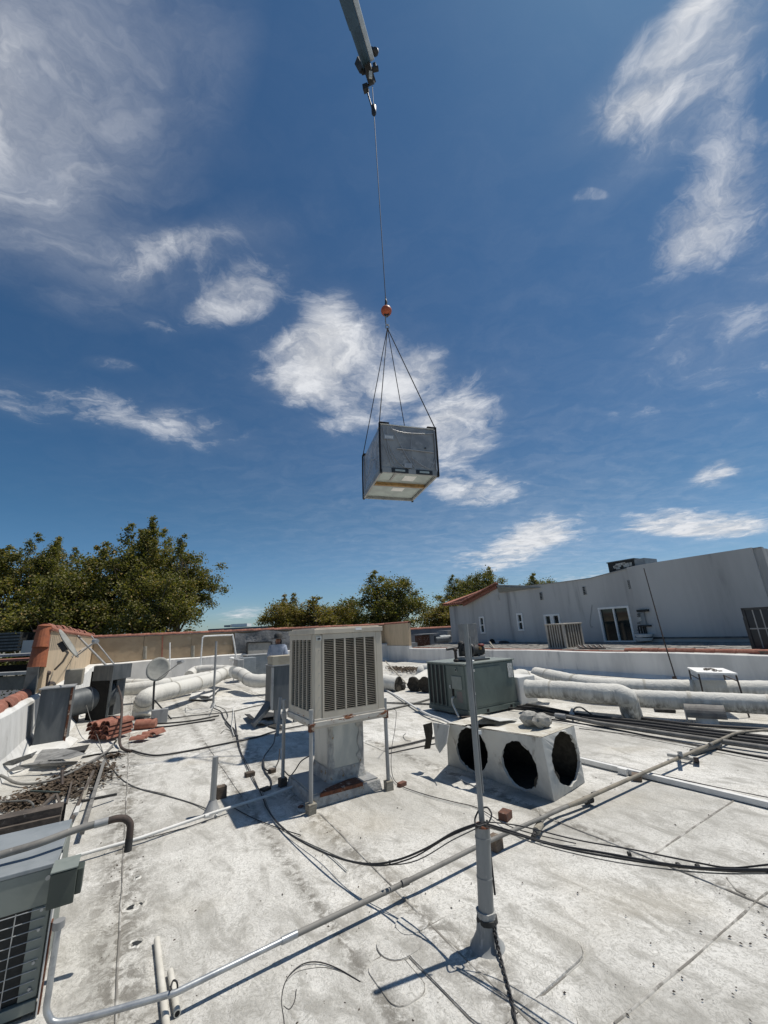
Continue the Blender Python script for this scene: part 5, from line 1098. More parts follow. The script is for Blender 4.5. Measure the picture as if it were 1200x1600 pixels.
# ---- cables on the deck
wires = [
 ([(368, 1130, .02), (371, 1160, .02), (382, 1190, .02), (397, 1220, .02), (408, 1240, .02), (420, 1268, .02), (445, 1296, .03), (480, 1320, .06), (530, 1341, .12), (578, 1350, .18), (620, 1344, .26), (665, 1326, .38), (710, 1300, .50), (752, 1285, .60)], .0065, M_blackcable, 'thick black cable sweeping from the cooler up to the mast'),
 ([(366, 1112, .02), (374, 1165, .02), (390, 1200, .02), (410, 1246, .02), (416, 1262, .02), (440, 1292, .03), (500, 1330, .08), (578, 1352, .18), (640, 1342, .28), (700, 1308, .46), (751, 1287, .60)], .0045, M_blackcable, 'thinner black cable bound to the sweeping thick one'),
 ([(410, 1238, .02), (424, 1272, .02), (450, 1300, .03), (505, 1328, .07), (560, 1348, .15), (640, 1348, .26), (708, 1312, .46), (752, 1291, .59)], .0035, M_greycable, 'grey cable following the sweeping black cables'),
 ([(410, 1250, .01), (430, 1284, .01), (470, 1312, .01), (510, 1332, .01), (542, 1360, .01)], .005, M_whitecable, 'pale cable lying under the black cables near the seam'),
 ([(365, 1262, .01), (395, 1278, .01), (430, 1292, .01), (470, 1305, .01)], .004, M_blackcable, 'thin black wire crossing the cooler shadow'),
 ([(755, 1286, .60), (790, 1296, .60), (860, 1318, .60), (950, 1334, .64), (1040, 1350, .68), (1120, 1358, .74), (1210, 1359, .80), (1320, 1356, .86)], .0052, M_blackcable, 'thick black cable sagging from the mast to the right edge'),
 ([(755, 1288, .60), (800, 1302, .60), (880, 1325, .61), (960, 1340, .64), (1050, 1353, .68), (1130, 1360, .74), (1210, 1362, .79), (1320, 1360, .85)], .0046, M_black, 'black cable bound below the thick sagging cable'),
 ([(756, 1284, .61), (810, 1290, .61), (900, 1312, .62), (980, 1326, .65), (1050, 1340, .68), (1090, 1348, .71), (1140, 1356, .75), (1200, 1351, .80), (1300, 1340, .86)], .0032, M_blackcable, 'upper thin black cable leaving the sagging bundle'),
 ([(755, 1291, .59), (800, 1304, .59), (850, 1322, .59), (950, 1345, .63), (1050, 1359, .67), (1130, 1365, .73), (1220, 1365, .79)], .0024, M_greycable, 'thin grey cable hanging lowest in the sagging bundle'),
 ([(755, 1262, .66), (762, 1262, .66), (768, 1272, .64), (764, 1284, .61), (755, 1289, .60), (745, 1290, .60), (742, 1280, .61), (748, 1266, .64)], .005, M_blackcable, 'small black cable loop hung on the mast'),
 ([(613, 1108, .6), (619, 1112, .50), (617, 1140, .34), (612, 1170, .2), (612, 1205, .05), (622, 1225, .02), (660, 1240, .01), (705, 1252, .01), (745, 1262, .01), (790, 1288, .03), (830, 1302, .05), (900, 1318, .01)], .004, M_blackcable, 'thin black cable dropping beside the cooler and crossing to the mast'),
 ([(630, 1232, .01), (680, 1248, .01), (735, 1262, .01)], .003, M_whitecable, 'thin pale wire beside the black cable behind the mast'),
 ([(634, 1146, .01), (630, 1150, .01), (634, 1156, .01), (642, 1158, .01)], .004, M_greycable, 'short curled wire right of the cooler duct'),
 ([(442, 1640, .005), (444, 1600, .005), (440, 1562, .005), (448, 1530, .008), (470, 1508, .012), (495, 1503, .014), (525, 1512, .01), (563, 1534, .006)], .0028, M_blackcable, 'thin black wire curving in a loop on the near deck'),
 ([(443, 1572, .005), (452, 1577, .006), (460, 1565, .007), (463, 1546, .012)], .0022, M_blackcable, 'short hooked end of wire beside the near looping wire'),
 ([(447, 1534, .006), (462, 1520, .006), (482, 1514, .006), (510, 1512, .006), (540, 1521, .006)], .0018, M_greycable, 'second thin strand inside the near looping wire'),
 ([(128, 1075, .5), (140, 1120, .30), (152, 1150, .12), (164, 1182, .02), (185, 1212, .01), (212, 1230, .01), (260, 1243, .01), (300, 1255, .01), (326, 1265, .02)], .006, M_greycable, 'thin grey cable from the sheet metal duct to the short flared post'),
 ([(165, 1222, .01), (200, 1228, .01), (260, 1241, .01)], .003, M_greycable, 'faint thin wire left of the short flared post'),
 ([(205, 1172, .02), (225, 1178, .02), (250, 1180, .02), (300, 1172, .02), (350, 1162, .02), (400, 1152, .02), (440, 1140, .02), (520, 1125, .02)], .013, M_blackcable, 'long black hose running from the sheet metal hood behind the cooler'),
 ([(430, 1146, .10), (428, 1160, .08), (420, 1172, .06), (413, 1182, .04), (411, 1196, .03), (418, 1204, .03), (428, 1202, .03), (436, 1186, .10), (437, 1170, .2)], .009, M_blackcable, 'looped black hose hanging left of the cooler rear leg'),
 ([(412, 1190, .03), (414, 1205, .02), (422, 1216, .02), (424, 1226, .02), (418, 1232, .02)], .009, M_blackcable, 'tail of black hose below the loop left of the cooler'),
 ([(441, 1200, .06), (452, 1212, .04), (460, 1205, .12), (470, 1190, .3), (482, 1182, .42)], .007, M_blackcable, 'black cord rising under the cooler from its rear leg'),
 ([(180, 1121, .02), (260, 1122, .02), (300, 1118, .02), (360, 1112, .02), (400, 1103, .02), (440, 1096, .08), (445, 1095, .1)], .012, M_greycable, 'long grey line passing in front of the left wrapped ducts'),
 ([(210, 1132, .02), (260, 1130, .02), (300, 1126, .02), (342, 1118, .02)], .016, M_black, 'black pipe in front of the satellite dish post, upper one'),
 ([(214, 1138, .02), (262, 1135, .02), (310, 1128, .02), (336, 1124, .02)], .016, M_blackcable, 'black pipe in front of the satellite dish post, lower one'),
 ([(300, 1108, .02), (292, 1102, .04), (292, 1112, .03), (310, 1114, .02), (330, 1108, .02), (336, 1098, .06), (334, 1104, .2)], .008, M_whitecable, 'white cable curled in front of the left wrapped ducts'),
 ([(333, 1106, .05), (345, 1112, .03), (350, 1122, .02), (358, 1132, .02), (366, 1140, .02), (368, 1150, .02)], .012, M_blackcable, 'knotted black cable at the foot of the tall thin post'),
 ([(335, 1102, .1), (350, 1108, .03), (356, 1118, .02), (352, 1128, .02), (360, 1138, .02), (372, 1150, .02)], .009, M_greycable, 'grey cable twisting at the foot of the tall thin post'),
 ([(365, 1104, .06), (364, 1122, .04), (362, 1136, .03), (366, 1150, .02)], .007, M_whitecable, 'white cable hanging by the tall thin post'),
 ([(345, 1146, .01), (352, 1140, .01), (360, 1142, .01), (364, 1152, .01)], .007, M_greycable, 'short loose cable end in front of the tall thin post'),
 ([(184, 1072, .7), (190, 1092, .62), (190, 1118, .40), (188, 1140, .22), (187, 1160, .10), (192, 1170, .04), (205, 1174, .02)], .022, M_rustpipe, 'dark bent conduit coming down from the sheet metal hood'),
 ([(0, 1211, .10), (10, 1216, .06), (24, 1223, .04), (45, 1225, .04), (80, 1219, .04), (115, 1205, .04), (142, 1190, .04), (165, 1176, .04), (178, 1162, .08), (183, 1155, .15)], .017, M_conduit, 'dull grey hose snaking below the curled flashing sheets'),
 ([(0, 1253, .06), (25, 1252, .06), (42, 1251, .08), (51, 1256, .10), (52, 1263, .06)], .010, M_greycable, 'pale grey hose end poking over the leaf litter at the left edge'),
 ([(137, 1330, .02), (220, 1312, .012), (300, 1290, .012), (344, 1275, .012)], .004, M_blackcable, 'thin black wire just below the white painted pipe'),
 ([(205, 1290, .03), (196, 1280, .01), (200, 1272, .01)], .002, M_greycable, 'tiny wire stub near the gooseneck pipe'),
]
for pts, r, m_, lb in wires:
    q = zpx(pts)
    if pts[-1][2] > .75: j = r*12; q += [TT(2.5, .35+j, .82), TT(3.2, .0+j, .66), TT(4.4, -.45+j, .30), TT(6.0, -.8+j, .03), TT(9.0, -1.1+j, .02), TT(12.6, -1.4+j, .02)]      # on past the frame, down to the deck
    cable(q, r, m_, lb, group='cables and hoses on the roof')
# twisted rope-like cable at the mast foot
mb = MB(); pts = smooth_path(zpx([(772, 1440, .13), (774, 1462, .09), (780, 1490, .03), (790, 1530, .012), (800, 1570, .012), (812, 1640, .012)]), 14)
for ph in (0, math.pi):
    q = []
    for i, p in enumerate(pts):
        d = (pts[min(i+1, len(pts)-1)]-pts[max(i-1, 0)]).normalized(); s = d.cross(Vector((0, 0, 1))).normalized(); u = s.cross(d); an = i*.75+ph; q.append(p+s*math.cos(an)*.006+u*math.sin(an)*.006+Vector((0, 0, .004)))
    mb.tube(q, .005, 6)
single('twisted_cable', mb, M_blackcable, 'twisted black cable leading from the mast base toward the viewer', 'cable', 'cables and hoses on the roof')
m = MB(); c = pz(773, 1462, .07); m.obox(c, (.014, 0, 0), (0, .014, 0), (0, 0, .022)); single('cable_splitter', m, M_galv, 'small silver connector hanging at the mast foot', 'connector', bev=.003)
for k, (x, y, z) in enumerate(((578, 1350, .18), (609, 1347, .25), (1090, 1354, .715), (1060, 1352, .69), (983, 1334, .655))):
    c = pz(x, y, z); m = MB(); m.tube([c-Vector((.006, 0, .0)), c+Vector((.006, 0, 0))], .010, 8, jit=.15)
    single('cable_tie', m, M_black, ['black tie at the lowest dip of the left cables', 'brown black tie right of the lowest dip of the left cables', 'lumpy tape wrap on the sagging bundle, rightmost', 'lumpy tape wrap on the sagging bundle, middle', 'small tie on the sagging bundle nearest the mast'][k], 'cable tie', 'ties on the cables')
# ================================================================== ANTENNA
b = pz(1064, 1084); t = thing('antenna', 'thin leaning whip antenna rod in a rusty base pipe beside the parapet', 'antenna', b)
t1 = py(1053, 1057, b.y+.1); t2 = py(1006, 888, b.y+.3)
m = MB(); m.tube([b, t1], .045, 12); m.build('base_pipe', M_rustpipe, t); m = MB(); m.tube([b.lerp(t1, .3), t1+(t2-t1)*.3, t2], [.014, .014, .011], 8); m.build('rod', M_rustpipe, t)
# ================================================================== SATELLITE DISHES
def dish(post_base, center, look, r, arm_end, label, post_pts, m_dish, squash=1.1):
    t = thing('satellite_dish', label, 'satellite dish', post_base, 'satellite dishes')
    look = Vector(look).normalized(); x = look.cross(Vector((0, 0, 1))).normalized(); y = x.cross(look)
    m = MB(); rings, nr, n = [], 5, 26; vs = [center-look*r*.18]
    for i in range(1, nr+1):
        rr_ = r*i/nr
        for k in range(n): an = 2*math.pi*k/n; vs.append(center+x*math.cos(an)*rr_+y*math.sin(an)*rr_*squash-look*r*.18*(1-(i/nr)**2))
    N_ = len(vs); vs += [v-look*.012 for v in vs]
    fs = [(0, 1+k, 1+(k+1) % n) for k in range(n)]+[(1+i*n+k, 1+(i+1)*n+k, 1+(i+1)*n+(k+1) % n, 1+i*n+(k+1) % n) for i in range(nr-1) for k in range(n)]
    fs += [tuple(reversed([i+N_ for i in f])) for f in fs]; e = 1+(nr-1)*n; fs += [(e+k, e+(k+1) % n, e+(k+1) % n+N_, e+k+N_) for k in range(n)]
    m.add(vs, fs, True); m.build('reflector', m_dish, t)
    m = MB(); m.obox(center-look*(r*.18+.06), x*.07, y*.10, look*.045); m.build('bracket', M_boomd, t, bev=.01)
    m = MB(); m.tube(post_pts+[center-look*(r*.18+.08)], .022, 10); m.build('mount_pole', M_boomd, t)
    lo = center-y*r*squash*.9
    m = MB(); m.tube([lo-look*.03, arm_end], .012, 8); m.build('feed_arm', M_galvdull, t)
    m = MB(); d = (center-arm_end).normalized(); m.tube([arm_end-d*.06, arm_end+d*.09], [.035, .045], 10); m.build('feed_horn', M_galvdull, t)
    return t
b = pz(238, 1129); c = py(247, 1045, b.y-.05); c = Vector(c); ae = py(283, 1034, b.y-.45)
dish(b, c, (.35, -.9, .42), .24, ae, 'grey satellite dish on a black tripod post in front of the left wrapped ducts', [b, py(241, 1066, b.y)], M_dish, 1.12)
cb = pz(255, 1126); m = MB(); m.tube([b+Vector((0, 0, .45)), pz(268, 1124)], .015, 8); single('dish_brace', m, M_boomd, 'thin black brace rod slanting from the left dish post to the deck', 'brace')
wl = pa(86, 1046, -1.47); cc = pa(108, 1005, -1.12)
dish(Vector((wl.x, wl.y, 0)), cc, (.74, .38, .56), .27, pa(150, 1002, -.55), 'grey satellite dish seen edge on, mounted on the beige wall', [wl, pa(98, 1034, -1.30), pa(106, 1020, -1.18)], M_dish, 1.25)
cable([pa(116, 1021, -1.2), pa(112, 1030, -1.45), pa(104, 1044, -1.47), pa(101, 1060, -1.44)], .008, M_greycable, 'loose cable running down the beige wall below the dish', sub=5)
# brace pipes near the hood
for k, (p, q, r) in enumerate(((py(119, 991, 12.5), py(172, 1046, 11.0), .028), (py(143, 994, 13.2), py(180, 1040, 11.4), .02), (py(150, 1001, 12.6), py(112, 1026, 11.8), .014))):
    m = MB(); m.tube([p, q], r, 9); single('brace_pipe', m, M_galvdull, ['thick slanting brace pipe behind the sheet metal hood', 'thinner slanting brace pipe parallel to the thick one', 'thin rod crossing the two slanting brace pipes'][k], 'brace', 'slanting pipes by the beige wall')
# tube frame and studs by the far wall
t = thing('tube_frame', 'thin white bent tube frame standing in front of the far brown mesh wall', 'frame', pb(340, 1062, 20.3))
m = MB(); m.tube(smooth_path([pb(312, 1060, 20.3), pb(316, 1002, 20.3), pb(318, 996, 20.3), pb(322, 994, 20.3), pb(360, 992.5, 20.3), pb(364, 995, 20.3), pb(371, 1040, 20.3)], 5), .032, 8); m.build('tube', M_frame, t)
for k, (x, y0, y1, a_) in enumerate(((226, 1030, 1010, 1), (265, 1050, 1004, 1), (301, 1027, 1009, 1), (228, 1030, 1013, 1))):
    if k == 3: continue
    m = MB(); m.tube([pb(x, y0, 20.9), pb(x+.5, y1, 20.9)], (.08, .03, .08)[k], 8); single('wall_stub', m, M_woodlt if k != 1 else M_frame, ['short pale stub leaning on the far brown wall, left one', 'thin white upright rod on the far white parapet', 'short pale stub on the far brown wall, right one'][k], 'stub')
m = MB(); c = pb(362, 1029, 20.2); m.ball(c, .13, 8, (1, 1, .6)); m.tube([c, pb(366, 1042, 20.2)], .03, 6); single('plastic_lamp', m, M_frame, 'small white floodlight head on the far white parapet', 'lamp')
# ================================================================== LEFT SHEET METAL STUFF
t = thing('panel_duct', 'tall blue grey sheet metal duct riser against the low white parapet', 'duct', TT(-1.1, 9.95, 0))
m = MB(); m.hexa([TT(-1.32, 9.72, .03), TT(-.90, 9.78, .03), TT(-.86, 10.2, .03), TT(-1.30, 10.2, .03), TT(-1.33, 9.72, .98), TT(-.90, 9.78, .98), TT(-.88, 10.2, .98), TT(-1.31, 10.2, .98)]); m.build('duct_body', M_sheet, t, bev=.012)
m = MB(); m.bar(TT(-.885, 9.77, .03), TT(-.885, 9.77, .99), .03); m.build('rusty_edge', M_rust, t); m = MB(); m.box(-1.36, -.86, 9.69, 10.22, .981, 1.0); m.build('top_lip', M_galvdull, t)
m = MB(); m.hexa([TT(-1.50, 9.45, 0), TT(-.78, 9.50, 0), TT(-.72, 10.3, 0), TT(-1.45, 10.3, 0), TT(-1.33, 9.71, .10), TT(-.89, 9.76, .10), TT(-.87, 10.2, .10), TT(-1.3, 10.2, .10)]); m.build('base_flashing', M_white, t)
m = MB(); m.box(-1.10, -.82, 10.45, 10.85, .95, 1.25); single('tan_box', m, mat('tan_box_steel', (.30, .27, .21), (.24, .21, .16), .7, sc=5), 'small tan metal box behind the top of the blue grey duct riser', 'box', bev=.01)
t = thing('valve_pipes', 'dark pipe stubs with small valves standing on the low white parapet', 'valve', TT(-1.5, 10.6, .8))
m = MB(); p = pa(70, 1080, -1.5); q = pa(74, 1052, -1.5); m.tube([p, q], .035, 8); m.ball(q, .07, 8, (1, 1, .8)); m.build('valve_stem', M_rustpipe, t)
m = MB(); m.tube(smooth_path([pa(70, 1078, -1.5), pa(76, 1068, -1.5), pa(84, 1068, -1.5), pa(85, 1076, -1.5)], 4), .035, 8); m.build('elbow', M_rustpipe, t)
t = thing('round_duct', 'blue grey round duct between the duct riser and the open hood', 'duct', TT(-.6, 11, 0))
p, q = pz(108, 1100, .42), pz(176, 1084, .52)
m = MB(); m.tube([p, p.lerp(q, .5), q], .29, 24); m.build('duct_section', M_sheet, t)
m = MB(); m.tube([p.lerp(q, .45), p.lerp(q, .47)], .295, 24); m.build('seam_band', M_galvdull, t)
for x in (.2, .8):
    c = p.lerp(q, x); m = MB(); m.box(AB(c)[0]-.05, AB(c)[0]+.05, AB(c)[1]-.05, AB(c)[1]+.05, 0, c.z-.2); m.build('support', M_wood, t)
t = thing('open_hood', 'dark blue grey sheet metal hood with open black front beside the clay tiles', 'hood', TT(-.1, 12.2, 0))
A_ = pz(166, 1126); B2 = pz(191, 1124); a1, b1 = AB(A_); a2, b2 = AB(B2); zt1 = up_from(171, 1040, A_)
def hx(p, q, off, z0, z1, nm, m_, dep=.04):
    m = MB(); d = Vector((q.x-p.x, q.y-p.y, 0)).normalized(); n = Vector((-d.y, d.x, 0)); p = Vector((p.x, p.y, 0))+n*off; q = Vector((q.x, q.y, 0))+n*off
    z0v, z1v = Vector((0, 0, z0)), Vector((0, 0, z1)); m.hexa([p+z0v, q+z0v, q+n*dep+z0v, p+n*dep+z0v, p+z1v, q+z1v, q+n*dep+z1v, p+n*dep+z1v]); return m.build(nm, m_, t)
R3 = pz(207, 1114); dR = (R3-A_)
C3 = A_+dR.normalized()*(B2-A_).length
hx(A_, A_+(C3-A_)*1.9, .0, zt1*.72, zt1, 'front_plate', M_sheet, .5)
hx(A_, A_+(C3-A_)*.12, 0, .02, zt1*.72, 'left_jamb', M_sheet, .04); hx(A_-(C3-A_)*.02, A_+(C3-A_)*.02, .05, .02, zt1*.72, 'left_side', M_dark, .45); hx(A_+(C3-A_)*1.0, A_+(C3-A_)*1.9, .12, .05, zt1*.72, 'right_panel', M_sheet, .5)  # inner side and back plate coloured near black for the shade inside
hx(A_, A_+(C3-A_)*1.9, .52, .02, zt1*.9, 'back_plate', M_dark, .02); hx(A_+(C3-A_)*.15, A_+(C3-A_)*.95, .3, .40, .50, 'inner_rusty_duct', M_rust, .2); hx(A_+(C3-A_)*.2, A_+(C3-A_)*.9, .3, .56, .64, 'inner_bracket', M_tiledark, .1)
# stack of clay tiles
t0 = pz(200, 1160); t = thing('tile_stack', 'heap of broken red clay barrel tiles stacked on the deck beside the open hood', 'tiles', t0); random.seed(21)
d = (pz(209, 1140)-pz(163, 1152)).normalized(); s = Vector((-d.y, d.x, 0)); o0 = pz(164, 1160)
k = 0
for lay in range(4):
    for j in range(4):
        p = o0+d*random.uniform(-.03, .05)+s*(.02+.14*j)+Vector((0, 0, .05+.072*lay-.01*j)); q = p+d*.48+Vector((0, 0, random.uniform(.0, .03)))
        m = MB(); m.half_barrel(p, q, .085, 7, .014, .075); m.build('tile', M_tile, t)
for (x, y, an) in ((222, 1152, .3), (232, 1149, .9), (214, 1157, -.2), (204, 1160, .1), (238, 1153, 1.4)):
    p = pz(x, y)+Vector((0, 0, .01)); q = p+Vector((math.cos(an), math.sin(an), 0))*.26; m = MB(); m.half_barrel(p, q, .085, 6, .014, arc=2.2); m.build('broken_tile', M_tile, t)
p, q = pz(212, 1133, .09), pz(244, 1130, .09); t = thing('clay_pipe', 'round red clay pipe lying right of the tile heap', 'pipe', p); m = MB(); m.tube([p, p.lerp(q, .9), q], [.10, .10, .09], 18); m.build('pipe', M_tile, t)
m = MB(); c = pz(248, 1130); m.obox(c+Vector((0, 0, .14)), TT(.16, 0), TT(0, .05), (0, 0, .14)); single('junction_box', m, M_galvdull, 'small grey box at the foot of the left satellite dish post', 'box', bev=.01)
# curled flashing sheets
def sheet(poly, zs, m_, label, th=.006):
    mb = MB(); slab(mb, [pz(x, y, z) for (x, y), z in zip(poly, zs)], th); return single('flashing_sheet', mb, m_, label, 'sheet metal', 'curled flashing sheets')
sheet([(4, 1208), (28, 1197), (62, 1190), (122, 1190), (116, 1195), (70, 1197), (30, 1203)], [.05, .12, .16, .16, .07, .10, .08], M_oldsheet, 'long curled pale metal sheet lying at the foot of the duct riser')
sheet([(52, 1192), (60, 1178), (66, 1172), (92, 1170), (86, 1180), (78, 1190)], [.10, .14, .12, .12, .14, .12], M_oldsheet, 'upright pale sheet standing on the curled metal sheet')
sheet([(75, 1188), (84, 1172), (98, 1170), (122, 1174), (134, 1178), (108, 1186)], [.14, .15, .10, .16, .10, .13], M_oldsheet, 'bright crumpled metal sheet right of the duct riser foot')
sheet([(0, 1196), (12, 1190), (48, 1178), (58, 1174), (50, 1184), (20, 1196)], [.16, .2, .22, .18, .14, .12], M_oldsheet, 'narrow grey metal strip bent along the low parapet foot')
sheet([(128, 1182), (145, 1162), (188, 1164), (184, 1174), (150, 1178)], [.03, .03, .02, .02, .02], M_patch, 'flat pale deck sheet beside the debris and the bent conduit')
mb = MB(); mb.hexa([pz(100, 1170, 0), pz(140, 1163, 0), pz(134, 1172, 0), pz(104, 1176, 0), pz(100, 1170, .05), pz(140, 1163, .05), pz(134, 1172, .05), pz(104, 1176, .05)]); single('roofing_offcut', mb, M_black, 'dark roofing offcut right of the duct riser', 'scrap', 'scraps lying on the roof')
# ---- debris: litter and sticks
t = None
def litter(region, count, s0, s1, m_, label, name='leaf_litter', h=.05, seed=3):
    rnd = random.Random(seed); mb = MB()
    (cx0, cy0), (cx1, cy1), wd = region
    for k in range(count):
        f = rnd.random(); x = cx0+(cx1-cx0)*f+rnd.gauss(0, wd); y = cy0+(cy1-cy0)*f+rnd.gauss(0, wd*.28)
        p = pz(x, y, rnd.uniform(.004, h)*math.exp(-(abs(rnd.gauss(0, .4))))); an = rnd.uniform(0, 6.28); s = rnd.uniform(s0, s1)
        X = Vector((math.cos(an), math.sin(an), rnd.uniform(-.5, .5)))*s; Y = Vector((-math.sin(an), math.cos(an), rnd.uniform(-.4, .4)))*s*.6; up = Vector((0, 0, s*.25))
        mb.add([p-X, p+Y+up, p+X, p-Y+up], [(0, 1, 2), (0, 2, 3)])
    o = single(name, mb, m_, label, 'litter'); o['kind'] = 'stuff'; return o
litter(((15, 1262), (160, 1195), 15), 2600, .012, .04, M_leaflitter, 'brown dead leaf litter in the left corner of the deck')
litter(((110, 1245), (170, 1205), 10), 700, .01, .03, mat('dark_twig_litter', (.05, .04, .03), (.11, .085, .06), .95, sc=30), 'dark twig litter over the planks at the left', 'twig_litter', seed=8)
litter(((168, 1183), (188, 1178), 4), 240, .012, .035, M_leaflitter, 'small heap of dead leaves at the foot of the bent conduit', seed=9)
litter(((612, 1044), (656, 1046), 6), 700, .03, .08, M_leaflitter, 'pile of brown dead leaves against the far right parapet corner', h=.22, seed=10)
litter(((905, 1065), (948, 1066), 5), 300, .03, .07, mat('black_leaf_rot', (.02, .018, .015), (.05, .045, .03), .95, sc=30), 'dark rotten leaves heaped against the right parapet', h=.16, seed=12)
sticks = [((163, 1188), (128, 1302), .035, M_conduit, 'long grey metal strip leaning across the leaf litter, right one'), ((146, 1205), (108, 1290), .03, M_plank, 'dark plank strip across the leaf litter, left of the metal strip'), ((128, 1252), (182, 1241), .03, M_black, 'short black bar poking right out of the leaf litter'), ((47, 1236), (94, 1238), .022, M_greendk, 'dark green rod lying over the leaf litter'), ((96, 1262), (88, 1240), .02, M_plank, 'short stick standing in the leaf litter'),
 ((62, 1264), (88, 1240), .03, M_plank, 'grey brown plank piece at the middle of the litter'), ((104, 1256), (112, 1222), .018, M_plank, 'dark stick across the litter behind the frame'), ((130, 1250), (140, 1215), .03, M_woodlt, 'pale lath between the two strips in the litter'), ((118, 1272), (132, 1240), .04, M_white, 'white painted lath in the litter by the frame'), ((126, 1232), (150, 1232), .03, M_conduit, 'short crossbar joining the strips in the litter')]
for p, q, w, m_, lb in sticks:
    m = MB(); m.bar(pz(*p, random.uniform(.06, .10)), pz(*q, random.uniform(.03, .08)), w, w*.7); single('debris_strip', m, m_, lb, 'debris', 'strips lying in the litter')
m = MB(); m.tube([pz(97, 1228, .02), pz(97, 1204, .16)], .018, 8); single('iron_stub', m, M_rustpipe, 'short dark iron stub standing in the leaf litter', 'stub')
# ---- wooden crate of black boxes behind the condenser
t = thing('wooden_rack', 'rotten wooden rack holding black boxes, behind the near condenser', 'rack', TT(-.8, 4.3, 0)); bb = 4.35
def q4(x, y): p = pb(x, y, bb); return AB(p)[0], p.z
aL, zL = q4(-40, 1288); aR, zR = q4(98, 1262)
m = MB(); m.bar(TT(aL, bb, q4(98, 1262)[1]), TT(aR, bb, zR), .12, .05); m.build('top_plank', M_plank, t)
m = MB(); m.bar(TT(aL, bb-.08, zR-.06), TT(aR, bb-.08, zR-.06), .03, .07); m.build('front_rail', M_plank, t)
m = MB(); m.box(aR-.05, aR, bb-.06, bb, 0, zR-.03); m.build('rack_post', M_plank, t); m = MB(); m.box(aL, aR, bb+.25, bb+.27, 0, zR-.04); m.build('back_board', M_dark, t)
w_ = (aR-.06-aL)/4.4; BX = []
for k in range(4):
    a0_ = aR-.07-w_*(k+1)+.02; m = MB(); m.box(a0_, a0_+w_-.04, bb-.05, bb+.22, 0, zR-.10); BX.append(single('black_box', m, M_coil, ['rightmost black box in the wooden rack', 'second black box from the right in the wooden rack', 'third black box from the right in the wooden rack', 'leftmost black box in the wooden rack'][k], 'box', 'black boxes in the rack', bev=.006))
m = MB(); a_, z_ = q4(66, 1286); m.box(a_-.015, a_+.015, bb-.085, bb-.08, zR-.14, zR-.07); single('paper_tag', m, M_paper, 'small white tag hanging between the black boxes', 'tag')
m = MB(); a_, z_ = q4(25, 1295); m.ball(TT(a_, bb-.06, zR-.13), .014, 8); m.build('knob', M_galv, BX[2])
# ================================================================== NEAR CONDENSER (left bottom)
t = thing('near_condenser', 'grey green condenser in the near left corner with a wire grille over black coils', 'air conditioner', TT(-.8, 3.4, 0))
xa0, xa1, xb0, xb1, xz0, xz1 = -1.15, -.225, 3.07, 3.70, .06, .62
m = MB(); m.box(xa0, xa1, xb0, xb1, xz1-.02, xz1); m.build('top_panel', M_sheetlt, t, bev=.004)
m = MB(); m.box(xa0, xa1-.002, xb0+.02, xb1-.002, xz0, xz1-.021); m.build('inner_coil', M_coil, t)
m = MB(); m.box(xa0, xa1-.003, xb0+.004, xb0+.019, xz1-.175, xz1-.021); m.build('upper_panel', M_greenlt, t, bev=.003)
m = MB(); m.box(xa1-.075, xa1-.003, xb0+.002, xb0+.019, xz0+.02, xz1-.176); m.build('side_flange', M_greenlt, t, bev=.002)
m = MB(); m.box(xa0, xa1, xb0-.01, xb0+.019, xz0-.03, xz0+.015); m.build('bottom_rail', M_greenlt, t, bev=.003)
m = MB(); m.box(xa1-.0028, xa1+.004, xb0+.02, xb1-.003, xz0, xz1-.021); m.build('end_panel', M_greenlt, t)
for k in range(9):
    z = xz0+.05+k*.041; m = MB(); m.tube([TT(xa0, xb0-.004, z), TT(xa1-.02, xb0-.004, z)], .0022, 6); m.build('guard_wire', M_galv, t)
for k in range(6):
    a = xa1-.135-.15*k; m = MB(); m.tube([TT(a, xb0-.008, xz0+.01), TT(a, xb0-.008, xz1-.175)], .0026, 6); m.build('guard_wire', M_galv, t)
for z in (.12, .22, .35, .43):
    m = MB(); m.tube([TT(xa1-.035, xb0-.004, z), TT(xa1-.035, xb0+.002, z)], .007, 8); m.build('screw', M_galv, t)
m = MB(); m.tube([TT(xa1-.03, xb0-.002, xz1-.06), TT(xa1-.03, xb0+.004, xz1-.06)], .010, 10); m.build('screw', M_galv, t)
for k, (a, b) in enumerate(((xa1-.2, xb0+.02), (xa1-.2, xb1-.12), (xa0+.1, xb0+.02), (xa0+.1, xb1-.12))):
    m = MB(); m.box(a, a+.15, b, b+.1, -.004, .03); m.build('rubber_foot', M_black, t)
t = thing('switch_box', 'dark green electrical switch box on the corner of the near condenser', 'electrical box', TT(-.15, 2.95, .4))
p0 = pz(86, 1420, .42); q_ = [xa1-.012, xa1+.11]
m = MB(); m.box(xa1-.005, xa1+.095, xb0-.13, xb0-.012, .47, .625); m.build('box', M_greendk, t, bev=.005)
m = MB(); m.box(xa1-.009, xa1+.099, xb0-.138, xb0-.131, .475, .618); m.build('cover', M_greendk, t, bev=.003)
m = MB(); m.box(xa1+.096, xa1+.124, xb0-.10, xb0-.02, .49, .60); m.build('side_box', M_greendk, t, bev=.005)
m = MB(); m.box(xa1-.01, xa1+.10, xb0-.15, xb0-.005, .626, .631); m.build('rain_lid', M_greenlt, t)
m = MB(); m.tube([TT(ea, eb+.02, .44), TT(ea, eb+.02, .47)], .024, 12); m.build('hub', M_galvdull, t)
m = MB(); m.box(xa1+.01, xa1+.018, xb0+.0, xb0+.04, .0, .36); single('rusty_angle', m, M_rust, 'rusty angle iron standing behind the vertical conduit at the near condenser', 'angle iron')
